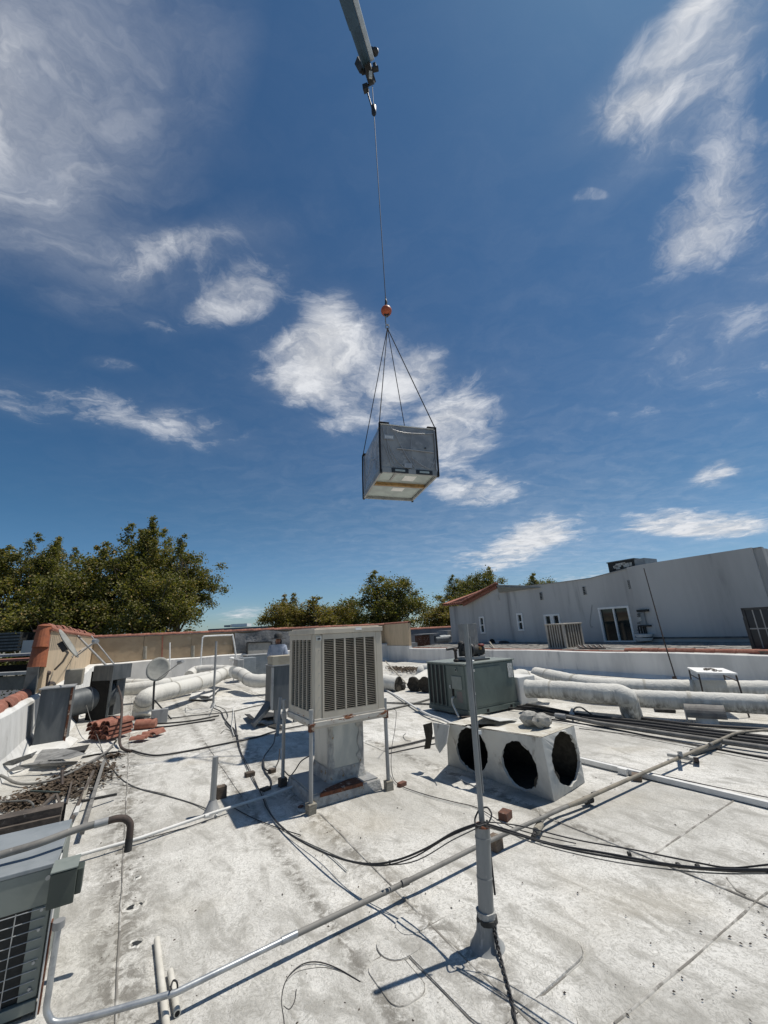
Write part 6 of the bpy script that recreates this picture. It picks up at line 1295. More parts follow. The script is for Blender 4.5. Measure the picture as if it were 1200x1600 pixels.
m = MB(); m.box(xa1+.006, xa1+.011, xb0-.02, xb0+.1, -.004, .62); single('white_trim', m, M_white, 'flaking white trim board against the side of the near condenser', 'trim')
# gooseneck pipe
G0 = pz(235, 1300, .58)
t = thing('gooseneck_pipe', 'dark rusty gooseneck pipe arching over the near condenser, open end down', 'pipe', (G0.x, G0.y, 0)); zz = .70
pth = [pz(-120, 1372, .66), pz(0, 1336, .67), pz(60, 1318, .68), pz(120, 1296, .69), pz(175, 1281, .70)]
m = MB(); m.tube(smooth_path(pth, 4), .0185, 16); m.build('straight_section', M_conduit, t)
m = MB(); m.tube([pth[-1].lerp(pth[-2], .5), pth[-1].lerp(pth[-2], .1)], .0200, 16); m.build('tape_wrap', M_galvdull, t)
e_ = pth[-1]; d_ = (pth[-1]-pth[-2]).normalized()
arc = [e_-d_*.02, e_+d_*.02, e_+d_*.065+Vector((0, 0, -.012)), e_+d_*.095+Vector((0, 0, -.045)), e_+d_*.10+Vector((0, 0, -.085)), e_+d_*.10+Vector((0, 0, -.13))]
m = MB(); m.tube(smooth_path(arc, 6), .0190, 16); m.build('bend', M_rustpipe, t)
m = MB(); m.tube([arc[-1]+Vector((0, 0, .01)), arc[-1]-Vector((0, 0, .055))], .0205, 16); m.build('end_sleeve', M_black, t)
# small stuff on the deck: grit, chips and leaves
rnd = random.Random(4); mb = MB()
for k in range(420):
    x, y = rnd.uniform(150, 1200), rnd.uniform(1130, 1600)
    if rnd.random() < .5: x = 205-.04*(y-1110)+rnd.gauss(0, 14)
    p = pz(x, y, .004); s = rnd.uniform(.003, .011); an = rnd.uniform(0, 6.28)
    X = Vector((math.cos(an), math.sin(an), .2))*s; Y = Vector((-math.sin(an), math.cos(an), .1))*s*.6
    mb.add([p-X, p+Y, p+X, p-Y, p+Vector((0, 0, s*.7))], [(0, 1, 4), (1, 2, 4), (2, 3, 4), (3, 0, 4)])
o = single('deck_grit', mb, M_plank, 'dark grit and dry leaf bits scattered over the white deck', 'grit'); o['kind'] = 'stuff'
# blistered scars along the left seam: rings of cracked coating
t_ = 0
for k, (x, y, r) in enumerate(((213, 1476, .035), (205, 1420, .04), (214, 1373, .02), (218, 1415, .03))):
    c = pz(x, y, .0); mb = MB(); n = 20; vs = []
    for j in range(n):
        an = 2*math.pi*j/n; rr_ = r*(1+.35*mnoise.noise(Vector((math.cos(an)*2, math.sin(an)*2, k*3.1)))); d = Vector((math.cos(an), math.sin(an), 0))
        vs += [c+d*rr_*1.5+Vector((0, 0, .004)), c+d*rr_+Vector((0, 0, .013)), c+d*rr_*.7+Vector((0, 0, .004))]
    mb.add(vs, [(j*3+i, ((j+1) % n)*3+i, ((j+1) % n)*3+i+1, j*3+i+1) for j in range(n) for i in range(2)])
    mb.build('coating_blister', M_patch, roof)
    mb = MB(); mb.add([c+Vector((math.cos(j*.628)*r*.66*(1+.3*random.uniform(-1, 1)), math.sin(j*.628)*r*.66*(1+.3*random.uniform(-1, 1)), .0085)) for j in range(10)], [tuple(range(10))]); mb.build('coating_hole', M_coil, roof)
# ================================================================== SUSPENDED UNIT
z0 = 4.6; hB = 1.02
Bc = pz(596, 738, z0); rotB = math.radians(15.5)
X_ = Vector((math.cos(rotB), math.sin(rotB), 0)); Y_ = Vector((-X_.y, X_.x, 0)); Z_ = Vector((0, 0, 1))
tiltq = Matrix.Rotation(math.radians(1.2), 3, 'Y'); X_ = tiltq @ X_; Z_ = tiltq @ Z_
Lx, Ly = 1.15, 1.58
cen = Bc+X_*Lx/2+Y_*Ly/2
t = thing('hoisted_unit', 'shrink wrapped grey rooftop unit hanging in the air from four black slings', 'air conditioner', cen); HU = t
def LP(x, y, z): return Bc+X_*x+Y_*y+Z_*z
def lbox(x0, x1, y0, y1, z0_, z1_):
    m = MB(); m.hexa([LP(x0, y0, z0_), LP(x1, y0, z0_), LP(x1, y1, z0_), LP(x0, y1, z0_), LP(x0, y0, z1_), LP(x1, y0, z1_), LP(x1, y1, z1_), LP(x0, y1, z1_)]); return m
# wrapped body: five slightly billowing faces in one skin
m = MB(); n = 18
def face(fn):
    vs = [fn(i/n, j/n) for i in range(n+1) for j in range(n+1)]; m.add(vs, [(i*(n+1)+j, (i+1)*(n+1)+j, (i+1)*(n+1)+j+1, i*(n+1)+j+1) for i in range(n) for j in range(n)], True)
def bul(u, v, k): e = min(u, 1-u, v, 1-v); return min(1, e*9)*(.010+.014*mnoise.noise(Vector((u*4, v*4, k*3.3))))
e_ = .012; zb0, zb1 = .10, hB
face(lambda u, v: LP(u*Lx, -bul(u, v, 1), zb0+(zb1-zb0)*v)); face(lambda u, v: LP(u*Lx, Ly+bul(u, v, 2), zb0+(zb1-zb0)*v))
face(lambda u, v: LP(-bul(u, v, 3), u*Ly, zb0+(zb1-zb0)*v)); face(lambda u, v: LP(Lx+bul(u, v, 4), u*Ly, zb0+(zb1-zb0)*v))
face(lambda u, v: LP(u*Lx, v*Ly, zb1+.02*math.sin(u*3.14)*math.sin(v*3.14)))
m.build('plastic_wrap', M_plastic, t)
m = lbox(.01, Lx-.01, .01, Ly-.01, .075, .10); m.build('base_frame', M_under, t)
for args in ((-.02, Lx+.02, -.02, .02), (-.02, Lx+.02, Ly-.02, Ly+.02), (-.02, .02, .021, Ly-.021), (Lx-.02, Lx+.02, .021, Ly-.021)):
    lbox(*args, 0, .105).build('skid_rail', M_galvdull, t, bev=.004)
for x0 in (.20, .70):
    for yy in (-.03, Ly+.021):
        lbox(x0, x0+.34, yy, yy+.009, .008, .10).build('fork_frame', M_boomd, t); lbox(x0+.07, x0+.27, yy-.004 if yy < 0 else yy+.009, yy if yy < 0 else yy+.013, .035, .075).build('fork_slot', M_under, t)
lbox(.025, Lx-.025, .025, Ly-.025, .062, .0745).build('bottom_pan', M_under, t)
lbox(.55, .80, .22, .48, .054, .0615).build('panel_patch', M_frame, t); lbox(.50, .76, .92, 1.12, .054, .0615).build('panel_patch', M_frame, t)
lbox(.03, Lx-.03, .64, .71, .0, .0615).build('lumber', M_amber, t); lbox(.03, Lx-.03, .76, .80, .02, .0615).build('cross_rail', M_galvdull, t)
lbox(.30, .34, .03, .50, .04, .0615).build('cross_rail', M_galvdull, t)
for x, y in ((-.03, -.03), (Lx-.01, -.03), (-.03, Ly-.01), (Lx-.01, Ly-.01)): lbox(x, x+.04, y, y+.04, -.02, .06).build('lifting_lug', M_boomd, t)
# creases and folds in the wrap
def crease(pts, r=.006, fx=True):
    m = MB(); q = [LP(x, -.028-.004*math.sin(i*2.1), z) if fx else LP(-.028, x, z) for i, (x, z) in enumerate(pts)]; m.tube(smooth_path(q, 5), r, 5); m.build('wrap_fold', M_fold, t)
crease([(.22, .97), (.27, .92), (.55, .885), (.98, .91), (1.12, .93)], .008); crease([(.28, .90), (.40, .6), (.55, .32), (.68, .12)], .007); crease([(.08, .80), (.20, .50), (.30, .28), (.46, .13)])
crease([(.12, .75), (.16, .45), (.22, .30), (.26, .2)], .007); crease([(.05, .62), (.12, .42), (.20, .17), (.30, .12)]); crease([(.66, .90), (.62, .5), (.66, .20)], .004); crease([(.62, .36), (.80, .22), (1.0, .13)]); crease([(1.12, .38), (1.05, .2), (1.0, .12)]); crease([(.04, .98), (.07, .8)], .007); crease([(.15, .99), (.13, .85), (.20, .78)], .005)
crease([(.32, .525), (.7, .515), (1.10, .505)], .010); crease([(1.135, .98), (1.14, .6), (1.13, .15)], .012); crease([(.3, .2), (.5, .5), (.7, .55)], .006, False); crease([(.5, .9), (.8, .5), (1.2, .3)], .005, False); crease([(.2, .75), (.3, .35), (.25, .15)], .006, False)
lbox(.06, .27, -.034, -.030, .70, .80).build('pale_label', M_fold, t)
for k in range(4): lbox(.09+.042*k, .115+.042*k, -.038, -.0345, .725, .775).build('label_mark', M_frame, t)
lbox(.46, .62, -.034, -.030, .12, .22).build('clear_patch', M_fold, t)
m = MB(); m.tube([LP(.92, -.034, .58), LP(.92, -.028, .58)], .018, 8); m.build('bolt', M_boomd, t)
lbox(.0, Lx, -.012, .25, hB+.012, hB+.03).build('top_fold', M_frame, t)
# rigging: slings, ring, ball, cable are separate things
ringp = Vector(py(603, 511, cen.y-.0)); ringp.x = cen.x-.0*0; zr = up_from(603, 513, cen)
ringp = Vector((cen.x-.02, cen.y, zr))
for k, (x, y, lb) in enumerate(((-.0, Ly, 'left sling running down the far left edge of the hanging unit'), (.0, 0, 'sling running down the nearest corner of the hanging unit'), (Lx, 0, 'right sling ending at the right front top corner of the hanging unit'), (Lx, Ly, 'sling going behind the hanging unit'))):
    m = MB(); ox = -.02 if x == 0 else .02; oy = -.02 if y == 0 else .02
    tp_ = LP(x*(1) + ox, y+oy, hB+.03); lw = LP(x+ox, y+oy, .0)
    m.tube([ringp, tp_], .0165, 6, flat=.6); m.tube([tp_, LP(x+ox*1.2, y+oy*1.2, hB*.5), lw], .022, 6); single('lifting_sling', m, M_sling, lb, 'sling', 'slings holding the hanging unit')
for k, (x0, x1, y0, y1, lb) in enumerate(((-.02, .18, -.04, .05, 'black edge guard on the near top corner of the hanging unit'), (Lx-.16, Lx+.04, -.04, .05, 'black edge guard on the right top corner of the hanging unit'), (-.04, .05, Ly-.12, Ly+.02, 'black edge guard on the left top corner of the hanging unit'))):
    m = lbox(x0, x1, y0, y1, hB+.031, hB+.055); single('edge_guard', m, M_sling, lb, 'edge guard', 'edge guards under the slings', bev=.006)
m = MB(); rr_ = .055; pts = [ringp+Vector((rr_*math.cos(an)*.75, 0, .04+rr_*1.2*math.sin(an))) for an in [2*math.pi*k/16 for k in range(17)]]; m.tube(pts, .012, 8); single('ring_shackle', m, M_galvdull, 'steel ring joining the four slings below the orange ball', 'ring')
zball = up_from(601, 486, cen); bc = Vector((cen.x-.02, cen.y, zball))
t = thing('ball_hook', 'round orange and black crane headache ball with a hook', 'hook', bc)
m = MB(); m.ball(bc, .135, 20); m.build('ball', M_ball, t); m = MB(); m.tube([bc+Vector((0, 0, .10)), bc+Vector((0, 0, .14))], .06, 12); m.build('cap', M_boomd, t)
m = MB(); m.tube([bc-Vector((0, 0, .10)), bc-Vector((0, 0, .16))], .045, 10); m.build('swivel', M_boomd, t)
for s in (-1, 1):
    m = MB(); m.ball(bc+Vector((.045*s, -.02, -.125)), .028, 8); m.build('bolt', M_boomd, t)
m = MB(); m.tube(smooth_path([bc-Vector((0, 0, .15)), bc-Vector((.03, 0, .20)), Vector((ringp.x-.03, ringp.y, ringp.z+.14)), Vector((ringp.x, ringp.y, ringp.z+.085)), Vector((ringp.x+.03, ringp.y, ringp.z+.11))], 5), .014, 8); m.build('hook', M_galvdull, t)
m = MB(); m.tube([bc+Vector((0, 0, .13)), bc+Vector((0, 0, .20)), bc+Vector((.01, 0, .27)), bc+Vector((0, 0, .36))], [.035, .028, .034, .018], 8, jit=.12); m.build('wedge_socket', M_boomd, t)
m = MB(); m.tube([bc+Vector((.015, 0, .28)), bc+Vector((.0, 0, .44))], .014, 6); m.build('cable_clip', M_boomd, t)
ztip = up_from(581, 135, cen); tip = Vector((cen.x-.02, cen.y, ztip))
m = MB(); m.tube([bc+Vector((0, 0, .2)), tip], .0105, 6); single('hoist_cable', m, M_blackcable, 'thin steel hoist cable between the crane tip and the orange ball', 'cable')
zb_ = up_from(582, 172, cen); m = MB(); c = Vector((cen.x-.02, cen.y, zb_)); m.tube([c-Vector((0, 0, .24)), c-Vector((0, 0, .15)), c+Vector((0, 0, .15)), c+Vector((0, 0, .2))], [.03, .075, .075, .03], 10); single('cable_weight', m, M_boomd, 'small black weight on the hoist cable below the crane tip', 'weight')
# ================================================================== CRANE BOOM
t = thing('crane_boom', 'grey green telescopic crane boom with black sheaves reaching in from the top', 'crane', tip)
camf = np.array(ROT[:, 2])*-1
def camdepth(p): return float((np.array(p)-EYE)@camf)
def on_ray(x, y, cd): d = ray(x, y); return Vector(EYE+d*(cd/FPX))
cd0 = camdepth(tip); S0 = on_ray(572, 86, cd0*.985); S1 = on_ray(546, 0, cd0*.80); dirb = (S1-S0).normalized(); S2 = S0+dirb*14
side = dirb.cross((S0-Vector(EYE)).normalized()).normalized(); upb = side.cross(dirb)
wB = 22*cd0/FPX*.5
def beam(m, p, q, w, h, shift=0.0, lift=0.0):
    m.obox((p+q)/2+side*shift+upb*lift, (q-p)/2, side*w, upb*h)
m = MB(); beam(m, S0, S2, wB*.62, .30, wB*.32, 0); m.build('boom_underside', M_boomg, t, bev=.03)
m = MB(); beam(m, S0+dirb*.15, S2, wB*.30, .26, -wB*.61, 0); m.build('boom_side', M_boomw, t, bev=.02)
m = MB(); beam(m, S0+dirb*.1, S2, .02, .012, wB*.26, .31); beam(m, S0+dirb*.1, S2, .02, .012, wB*.26, -.31); m.build('weld_rib', M_boomg, t)
m = MB(); beam(m, S0+dirb*2.2, S2, wB*.66, .33, wB*.36, 0); m.build('outer_section', M_boomg, t, bev=.03)
H0 = on_ray(575, 100, cd0*.99); H1 = on_ray(581, 133, cd0)
m = MB(); m.bar(S0+dirb*.3, H1, wB*.85, .18); m.build('boom_head', M_boomd, t, bev=.03)
m = MB(); m.tube([on_ray(565, 113, cd0), on_ray(591, 107, cd0)], .07, 10); m.build('sheave_pin', M_boomd, t)
m = MB(); m.tube([on_ray(578, 118, cd0)-side*.12, on_ray(578, 118, cd0)+side*.12], .20, 18); m.build('sheave', M_boomd, t)
m = MB(); m.bar(on_ray(560, 95, cd0), on_ray(568, 110, cd0), .20, .2); m.build('lamp_bracket', M_boomd, t); m = MB(); m.bar(on_ray(579, 78, cd0), on_ray(587, 81, cd0), .12, .12); m.ball(on_ray(586, 81, cd0), .12, 8); m.build('side_roller', M_boomd, t)
m = MB(); m.bar(on_ray(585, 100, cd0), on_ray(586, 108, cd0), .10, .10); m.build('roller_bracket', M_boomd, t); m = MB(); m.bar(on_ray(579, 112, cd0*.98), on_ray(579, 122, cd0*.98), .10, .05); m.build('pale_plate', M_boomw, t)
m = MB(); m.bar(on_ray(571, 134, cd0), on_ray(572, 142, cd0), .16, .16); m.build('limit_switch', M_boomd, t); m = MB(); m.bar(on_ray(571, 134, cd0), on_ray(577, 133, cd0), .05, .05); m.build('switch_arm', M_boomd, t)
m = MB(); m.tube([on_ray(574, 144, cd0), on_ray(581, 168, cd0)], .022, 6); m.build('switch_chain', M_boomd, t)
# ================================================================== PERSON behind the cooler
pb0 = pz(432, 1094); dpt = pb0.y
t = thing('person', 'person in a dark wide brimmed hat and pale blue shirt behind the tan cooler', 'person', pb0)
def PP(x, z, y=0.0): return pb0+Vector((x, y, z))
verts = {'pel': (0, .93, 0, .15), 'ab': (0, 1.08, 0, .145), 'ch': (0, 1.26, 0, .165), 'sh': (0, 1.38, 0, .12), 'nk': (0, 1.455, 0, .055), 'hd': (.01, 1.54, -.02, .075), 'ht': (.01, 1.62, -.01, .085),
 'ls': (-.18, 1.37, 0, .065), 'le': (-.24, 1.10, -.03, .045), 'lw': (-.14, .98, -.26, .032), 'lh': (-.08, .99, -.34, .035), 'rs': (.18, 1.37, 0, .065), 're': (.25, 1.11, -.03, .045), 'rw': (.16, .98, -.26, .032), 'rh': (.10, .99, -.34, .035),
 'lhip': (-.10, .86, 0, .105), 'lk': (-.11, .48, -.02, .07), 'la': (-.11, .09, .01, .045), 'lf': (-.12, .04, -.16, .04), 'rhip': (.10, .86, 0, .105), 'rk': (.12, .48, -.02, .07), 'ra': (.12, .09, .01, .045), 'rf': (.13, .04, -.16, .04)}
keys = list(verts); ed = [('pel', 'ab'), ('ab', 'ch'), ('ch', 'sh'), ('sh', 'nk'), ('nk', 'hd'), ('hd', 'ht'), ('sh', 'ls'), ('ls', 'le'), ('le', 'lw'), ('lw', 'lh'), ('sh', 'rs'), ('rs', 're'), ('re', 'rw'), ('rw', 'rh'), ('pel', 'lhip'), ('lhip', 'lk'), ('lk', 'la'), ('la', 'lf'), ('pel', 'rhip'), ('rhip', 'rk'), ('rk', 'ra'), ('ra', 'rf')]
def skin(name, ks, m_, grow=0.0):
    es = [(a, b) for a, b in ed if a in ks and b in ks]; me = bpy.data.meshes.new(name)
    me.from_pydata([(verts[k][0], verts[k][2], verts[k][1]) for k in ks], [(ks.index(a), ks.index(b)) for a, b in es], [])
    o = bpy.data.objects.new(name, me); COL.objects.link(o); o.parent = t
    sk = o.modifiers.new('skin', 'SKIN'); sk.use_smooth_shade = True
    for i, k in enumerate(ks):
        r = verts[k][3]+grow; me.skin_vertices[0].data[i].radius = (r*(1.15 if k in ('ch', 'ab', 'pel') else 1), r*(.85 if k in ('ch', 'ab', 'pel') else 1)); me.skin_vertices[0].data[i].use_root = (i == 0)
    s = o.modifiers.new('sub', 'SUBSURF'); s.levels = 1; s.render_levels = 2; me.materials.append(m_); return o
M_skin = mat('tanned_skin', (.30, .15, .10), (.24, .11, .07), .6, sc=8); M_shirt = mat('pale_blue_grey_shirt', (.30, .34, .42), (.24, .28, .35), .9, sc=9, bump=.5, bsc=14, bdist=.02); M_jean = mat('dark_jeans', (.04, .05, .08), (.03, .035, .05), .9, sc=20)
skin('body', keys, M_skin); skin('shirt', ['ch', 'ab', 'sh', 'ls', 'le', 'rs', 're'], M_shirt, .032); skin('trousers', ['pel', 'lhip', 'lk', 'la', 'rhip', 'rk', 'ra'], M_jean, .014)
hc = PP(.01, 1.575, -.015)
m = MB(); m.ball(hc+Vector((0, -.075, -.02)), .022, 8, (.7, 1, 1.2)); m.build('nose', M_skin, t)
m = MB(); m.tube([hc+Vector((0, 0, .030)), hc+Vector((0, 0, .042)), hc+Vector((0, 0, .055))], [.215, .22, .11], 24); m.tube([hc+Vector((0, 0, .035)), hc+Vector((0, 0, .15)), hc+Vector((0, 0, .18))], [.118, .112, .08], 20); m.build('hat', M_black, t)
m = MB(); m.ball(hc+Vector((0, .045, -.05)), .095, 12, (1, .8, 1.15), .05); m.build('hair', mat('dark_brown_hair', (.02, .013, .01), None, .7), t)
# ================================================================== THINGS ON THE NEIGHBOUR'S ROOF
t = thing('neighbour_cooler', 'weathered beige louvred cooler standing beyond the parapet before the grey building', 'cooler', TT(14.6, 10.2, .6)); a0 = 14.4
m_nb = mat('sun_bleached_beige_steel', (.44, .41, .355), (.36, .33, .28), .7, sc=4); m_np = mat('brown_cooler_pad', (.085, .07, .055), (.13, .11, .09), 1, sc=8)
p1, p2, p3, p4 = pa(858, 1015, a0), pa(912, 1012, a0), pa(853, 975, a0), pa(884, 973, a0)
bmid = AB(pa(886, 1012, a0))[1]; bfar = AB(pa(857, 1012, a0))[1]; z0c, z1c = .62, pa(880, 974, a0).z
# its two visible faces: one toward -a, the other toward -b
w2 = 1.15; bn = bmid
m = MB(); m.box(a0+.02, a0+w2-.02, bn+.02, bfar-.02, z0c+.02, z1c-.05); m.build('pad', m_np, t)
m = MB(); m.box(a0-.03, a0+w2+.03, bn-.03, bfar+.03, z1c-.05, z1c); m.build('top_cap', m_nb, t, bev=.01); m = MB(); m.box(a0-.02, a0+w2+.02, bn-.02, bfar+.02, z0c-.04, z0c+.07); m.build('base_tray', m_nb, t)
for x, y in ((a0, bn), (a0+w2-.09, bn), (a0, bfar-.09), (a0+w2-.09, bfar-.09)): m = MB(); m.box(x, x+.09, y, y+.09, z0c+.07, z1c-.05); m.build('corner_post', m_nb, t)
for k in range(1, 6):
    y = bn+.09+(bfar-bn-.18)*k/6; m = MB(); m.box(a0-.005, a0+.018, y-.025, y+.025, z0c+.07, z1c-.051); m.build('louvre_bar', m_nb, t)
    x = a0+.09+(w2-.18)*k/6; m = MB(); m.box(x-.025, x+.025, bn-.005, bn+.018, z0c+.07, z1c-.051); m.build('louvre_bar', m_nb, t)
t = thing('wooden_tray', 'dark slatted tray lying on the shingles right of the weathered beige cooler', 'tray', TT(13.4, 9, .68))
c = [pa(905, 1014, 13.6), pa(947, 1014, 13.6), pa(942, 1009.5, 13.9), pa(900, 1010, 13.9)]
m = MB(); slab(m, c, .03); m.build('tray', M_rustpipe, t)
for k in range(5):
    f = (k+.5)/5; m = MB(); m.bar(c[0].lerp(c[1], f)+Vector((0, 0, .04)), c[3].lerp(c[2], f)+Vector((0, 0, .04)), .04); m.build('slat', M_conduit, t)
# AC unit on the grey building's roof
t = thing('rooftop_unit', 'dark louvred air conditioner on top of the grey building', 'air conditioner', TT(17.6, 9.3, 3.5)); aq = 17.25
pL, pR, pM = pa(955, 908.0, aq), pa(1008, 880, aq), pa(992, 884, aq); bL_, bR_, bM_ = AB(pL)[1], AB(pR)[1], AB(pM)[1]; ztp = pa(975, 876, aq).z
m = MB(); m.box(aq, aq+1.0, bM_, bL_, 3.42, ztp); m.build('cabinet', M_coil, t); m = MB(); m.box(aq-.03, aq+1.03, bM_-.03, bL_+.03, ztp, ztp+.04); m.build('lid', M_sheet, t)
m = MB(); m.box(aq+.02, aq+1.0, bR_, bM_-.001, 3.42, ztp-.02); m.build('end_cabinet', M_sheetlt, t); random.seed(6)
for k in range(11):
    b_ = random.uniform(bM_+.1, bL_-.3); z_ = random.uniform(3.55, ztp-.15); m = MB(); m.box(aq-.012, aq-.001, b_, b_+random.uniform(.05, .25), z_, z_+random.uniform(.04, .16)); m.build('peeled_label', M_paper, t)
m = MB(); p = pa(952, 912.0, AF+.1); m.tube([p, p+Vector((0, 0, .1))], .06, 8); single('vent_pipe', m, M_black, 'small black vent pipe on the grey building roof left of the dark unit', 'vent')
m = MB(); p = pa(1012, 884, AF+.3); m.box(AB(p)[0], AB(p)[0]+.4, AB(p)[1]-.9, AB(p)[1], 3.4, p.z+.08); single('roof_curb_box', m, M_sheet, 'low dark curb on the grey building roof right of the dark unit', 'curb')
# meter rack by the sliding door
t = thing('meter_rack', 'grey meter box with black pipes on the wall right of the sliding door', 'electrical box', pa(1002, 1000, AF-.1)); am = AF-.14
def fbx(x0, y0, x1, y1, a_, dep, m_, nm):
    p, q = pa(x0, y0, a_), pa(x1, y1, a_); b_ = sorted((AB(p)[1], AB(q)[1])); z_ = sorted((p.z, q.z)); m = MB(); m.box(a_, a_+dep, b_[0], b_[1], z_[0], z_[1]); return m.build(nm, m_, t)
fbx(996, 957, 1010, 978, am-.05, .12, M_sheetlt, 'meter_box'); fbx(994, 953, 1012, 955.5, am-.1, .12, M_black, 'top_bar'); fbx(996, 977, 1016, 979, am-.1, .12, M_black, 'shelf_bar'); fbx(997, 965, 1002, 970, am-.07, .02, M_paper, 'dial')
for x in (997, 1001, 1005, 1008): fbx(x, 979, x+1.2, 990, am-.03, .06, M_black, 'pipe')
for y in (959, 962, 973, 984): fbx(995, y, 1000, y+1.2, am-.08, .05, M_black, 'rung')
for k, y in enumerate((993, 999)):
    c = pa(1006, y, am-.2); m = MB(); m.tube([c-Vector((0, 0, .05)), c+Vector((0, 0, .05))], [.25, .32], 14); m.build('white_bowl', M_frame, t)
cable([pa(925, 945, AF-.03), pa(922, 972, AF-.03), pa(924, 980, AF-.03), pa(926, 979, AF-.03)], .006, M_greycable, 'loose wire hanging on the grey facade left of the sliding door')
# black panel frame at the right edge
t = thing('solar_collector', 'tall black framed panel with pale glazing bars at the right edge beyond the parapet', 'panel', pa(1180, 1008, 13.9)); aa = 13.9
P1, P2 = pa(1163, 951, aa), pa(1181, 1005, aa); b1_, b2_ = AB(pa(1165, 975, aa))[1], 2.2; z1_, z2_ = .72, pa(1180, 949, aa).z
m = MB(); m.box(aa, aa+.03, b2_, b1_, z1_, z2_); m.build('panel', mat('black_solar_glass', (.012, .014, .02), (.018, .02, .028), .3, sc=3), t)
for args in ((b2_, b2_+.06, z1_, z2_), (b1_-.06, b1_, z1_, z2_), (b2_, b1_, z2_-.06, z2_), (b2_, b1_, z1_, z1_+.06)): m = MB(); m.box(aa-.03, aa-.001, *args); m.build('frame_bar', M_boomd, t)
for k in range(1, 12):
    y = b1_-.06-k*.165
    m = MB(); m.box(aa-.012, aa-.002, y-.012, y+.012, z1_+.06, z2_-.06); m.build('glazing_bar', M_galvdull, t)
m = MB(); zc = (z1_+z2_)/2; m.box(aa-.016, aa-.0125, b2_+.06, b1_-.06, zc-.015, zc+.015); m.build('glazing_bar', M_galvdull, t)
m = MB(); m.box(aa+.3, aa+.9, b1_-.05, b1_+.12, .7, z2_-.25); m.build('side_support', M_boomd, t)
# small condenser at the facade foot
t = thing('facade_condenser', 'small pale condenser with a round black fan at the foot of the grey facade', 'air conditioner', pa(777, 1006, AF-.5)); a5 = AF-.6
p, q = pa(763, 1008, a5), pa(781, 1001, a5); bb_ = sorted((AB(p)[1], AB(q)[1])); m = MB(); m.box(a5, a5+.4, bb_[0], bb_[1], .62, q.z); m.build('cabinet', M_facade, t)
m = MB(); c = pa(769, 1005, a5-.02); m.tube([c, c+TT(.03, 0)], .22, 16); m.build('fan', M_dark, t)
m = MB(); c = pa(788, 1006, a5); m.ball(c, .22, 9, (1.4, 1, .7), .2); single('dark_bundle', m, M_black, 'dark bundle on the shingles right of the small pale condenser', 'bundle')
m = MB(); m.bar(pa(765, 1003, 15.2), pa(773, 1014, 13.6), .05, .04); single('white_lath', m, M_woodlt, 'thin pale lath lying on the shingles by the small condenser', 'lath')
# ---- grey roof wall and duct unit seen between corner wall and grey building
t = thing('grey_rear_wall', 'low grey wall with a clay tile edge behind the far right corner', 'wall', pb(670, 1010, 27)); b6 = 27
p, q = pb(636, 983, b6), pb(712, 980.5, b6); aL_, aR_ = AB(p)[0], AB(q)[0]
m = MB(); m.box(aL_-3, aR_+1, b6, b6+.3, -4.6, p.z-.05); m.build('wall', mat('slate_grey_wall', (.17, .175, .185), (.13, .135, .14), .9, sc=1), t)
for k in range(18):
    a_ = aL_-2+k*.42; m = MB(); m.half_barrel(TT(a_, b6+.1, p.z-.06), TT(a_+.46, b6+.1, p.z-.05), .13, 6); m.build('coping_tile', M_tile, t)
t = thing('rear_air_handler', 'old air handler with rust brown side and fat pale duct beyond the low parapet', 'air conditioner', pb(680, 1010, 23)); b7 = 23.0
def gb(x0, y0, x1, y1, b_, dep, m_, nm, bev=.02):
    p, q = pb(x0, y1, b_), pb(x1, y0, b_); m = MB(); m.box(AB(p)[0], AB(q)[0], b_, b_+dep, min(p.z, q.z), max(p.z, q.z)); return m.build(nm, m_, t, bev)
gb(660, 992, 672, 1011, b7, .8, M_rust, 'rusty_side', .0); gb(672.2, 991, 678, 1011, b7, .8, M_galvdull, 'cabinet', 0); gb(659, 989, 690, 991, b7-.1, 1, M_galvdull, 'lid', 0); gb(701, 984, 717, 1010, b7, 1.2, M_galvdull, 'cabinet', 0)
m = MB(); m.tube([pb(679, 999, b7+.1), pb(702, 997, b7+.1)], .24, 16); m.build('fat_duct', M_sheetlt, t); m = MB(); m.tube([pb(707, 987, b7-.3), pb(720, 986, b7-.3)], .17, 12); m.build('upper_duct', M_sheetlt, t)
gb(660, 1011.5, 700, 1013.5, b7-.1, 1, M_rust, 'skid', 0); gb(640, 1004, 652, 1013, b7, .5, M_galvdull, 'small_box', 0)
m = MB(); m.box(13.02, 30, 18.92, 27, -.4, .12); structure('rear_roof', m, M_tarp)
# ================================================================== LEFT NEIGHBOUR
t = thing('left_house', 'low dark house with a red tile eave and a grey wall at the left edge', 'house', (-15, 14, -4.6))
def lz(x, y, d): return py(x, y, d)
def qbox(x0, y0, x1, y1, d, dep, m_, nm):
    p, q = py(x0, y1, d), py(x1, y0, d); m = MB(); lo = (min(p.x, q.x), max(p.x, q.x), d, d+dep, min(p.z, q.z), max(p.z, q.z))
    X0, X1, Y0, Y1, Z0, Z1 = lo; m.hexa([(X0, Y0, Z0), (X1, Y0, Z0), (X1, Y1, Z0), (X0, Y1, Z0), (X0, Y0, Z1), (X1, Y0, Z1), (X1, Y1, Z1), (X0, Y1, Z1)]); return m.build(nm, m_, t)
qbox(-80, 1055, 57, 1083, 15.0, .3, mat('dark_grey_wall', (.13, .135, .13), (.09, .095, .09), .9, sc=2), 'grey_wall')
qbox(-80, 1053, 58, 1055.5, 14.9, .5, M_galvdull, 'wall_cap')
qbox(-80, 1037, 66, 1055, 19.0, .3, M_dark, 'dark_opening'); qbox(-80, 1031, 66, 1035, 18.5, 1.5, M_tile, 'tile_eave'); qbox(-80, 1020, 64, 1031, 20.5, 3, M_galvdull, 'upper_wall')
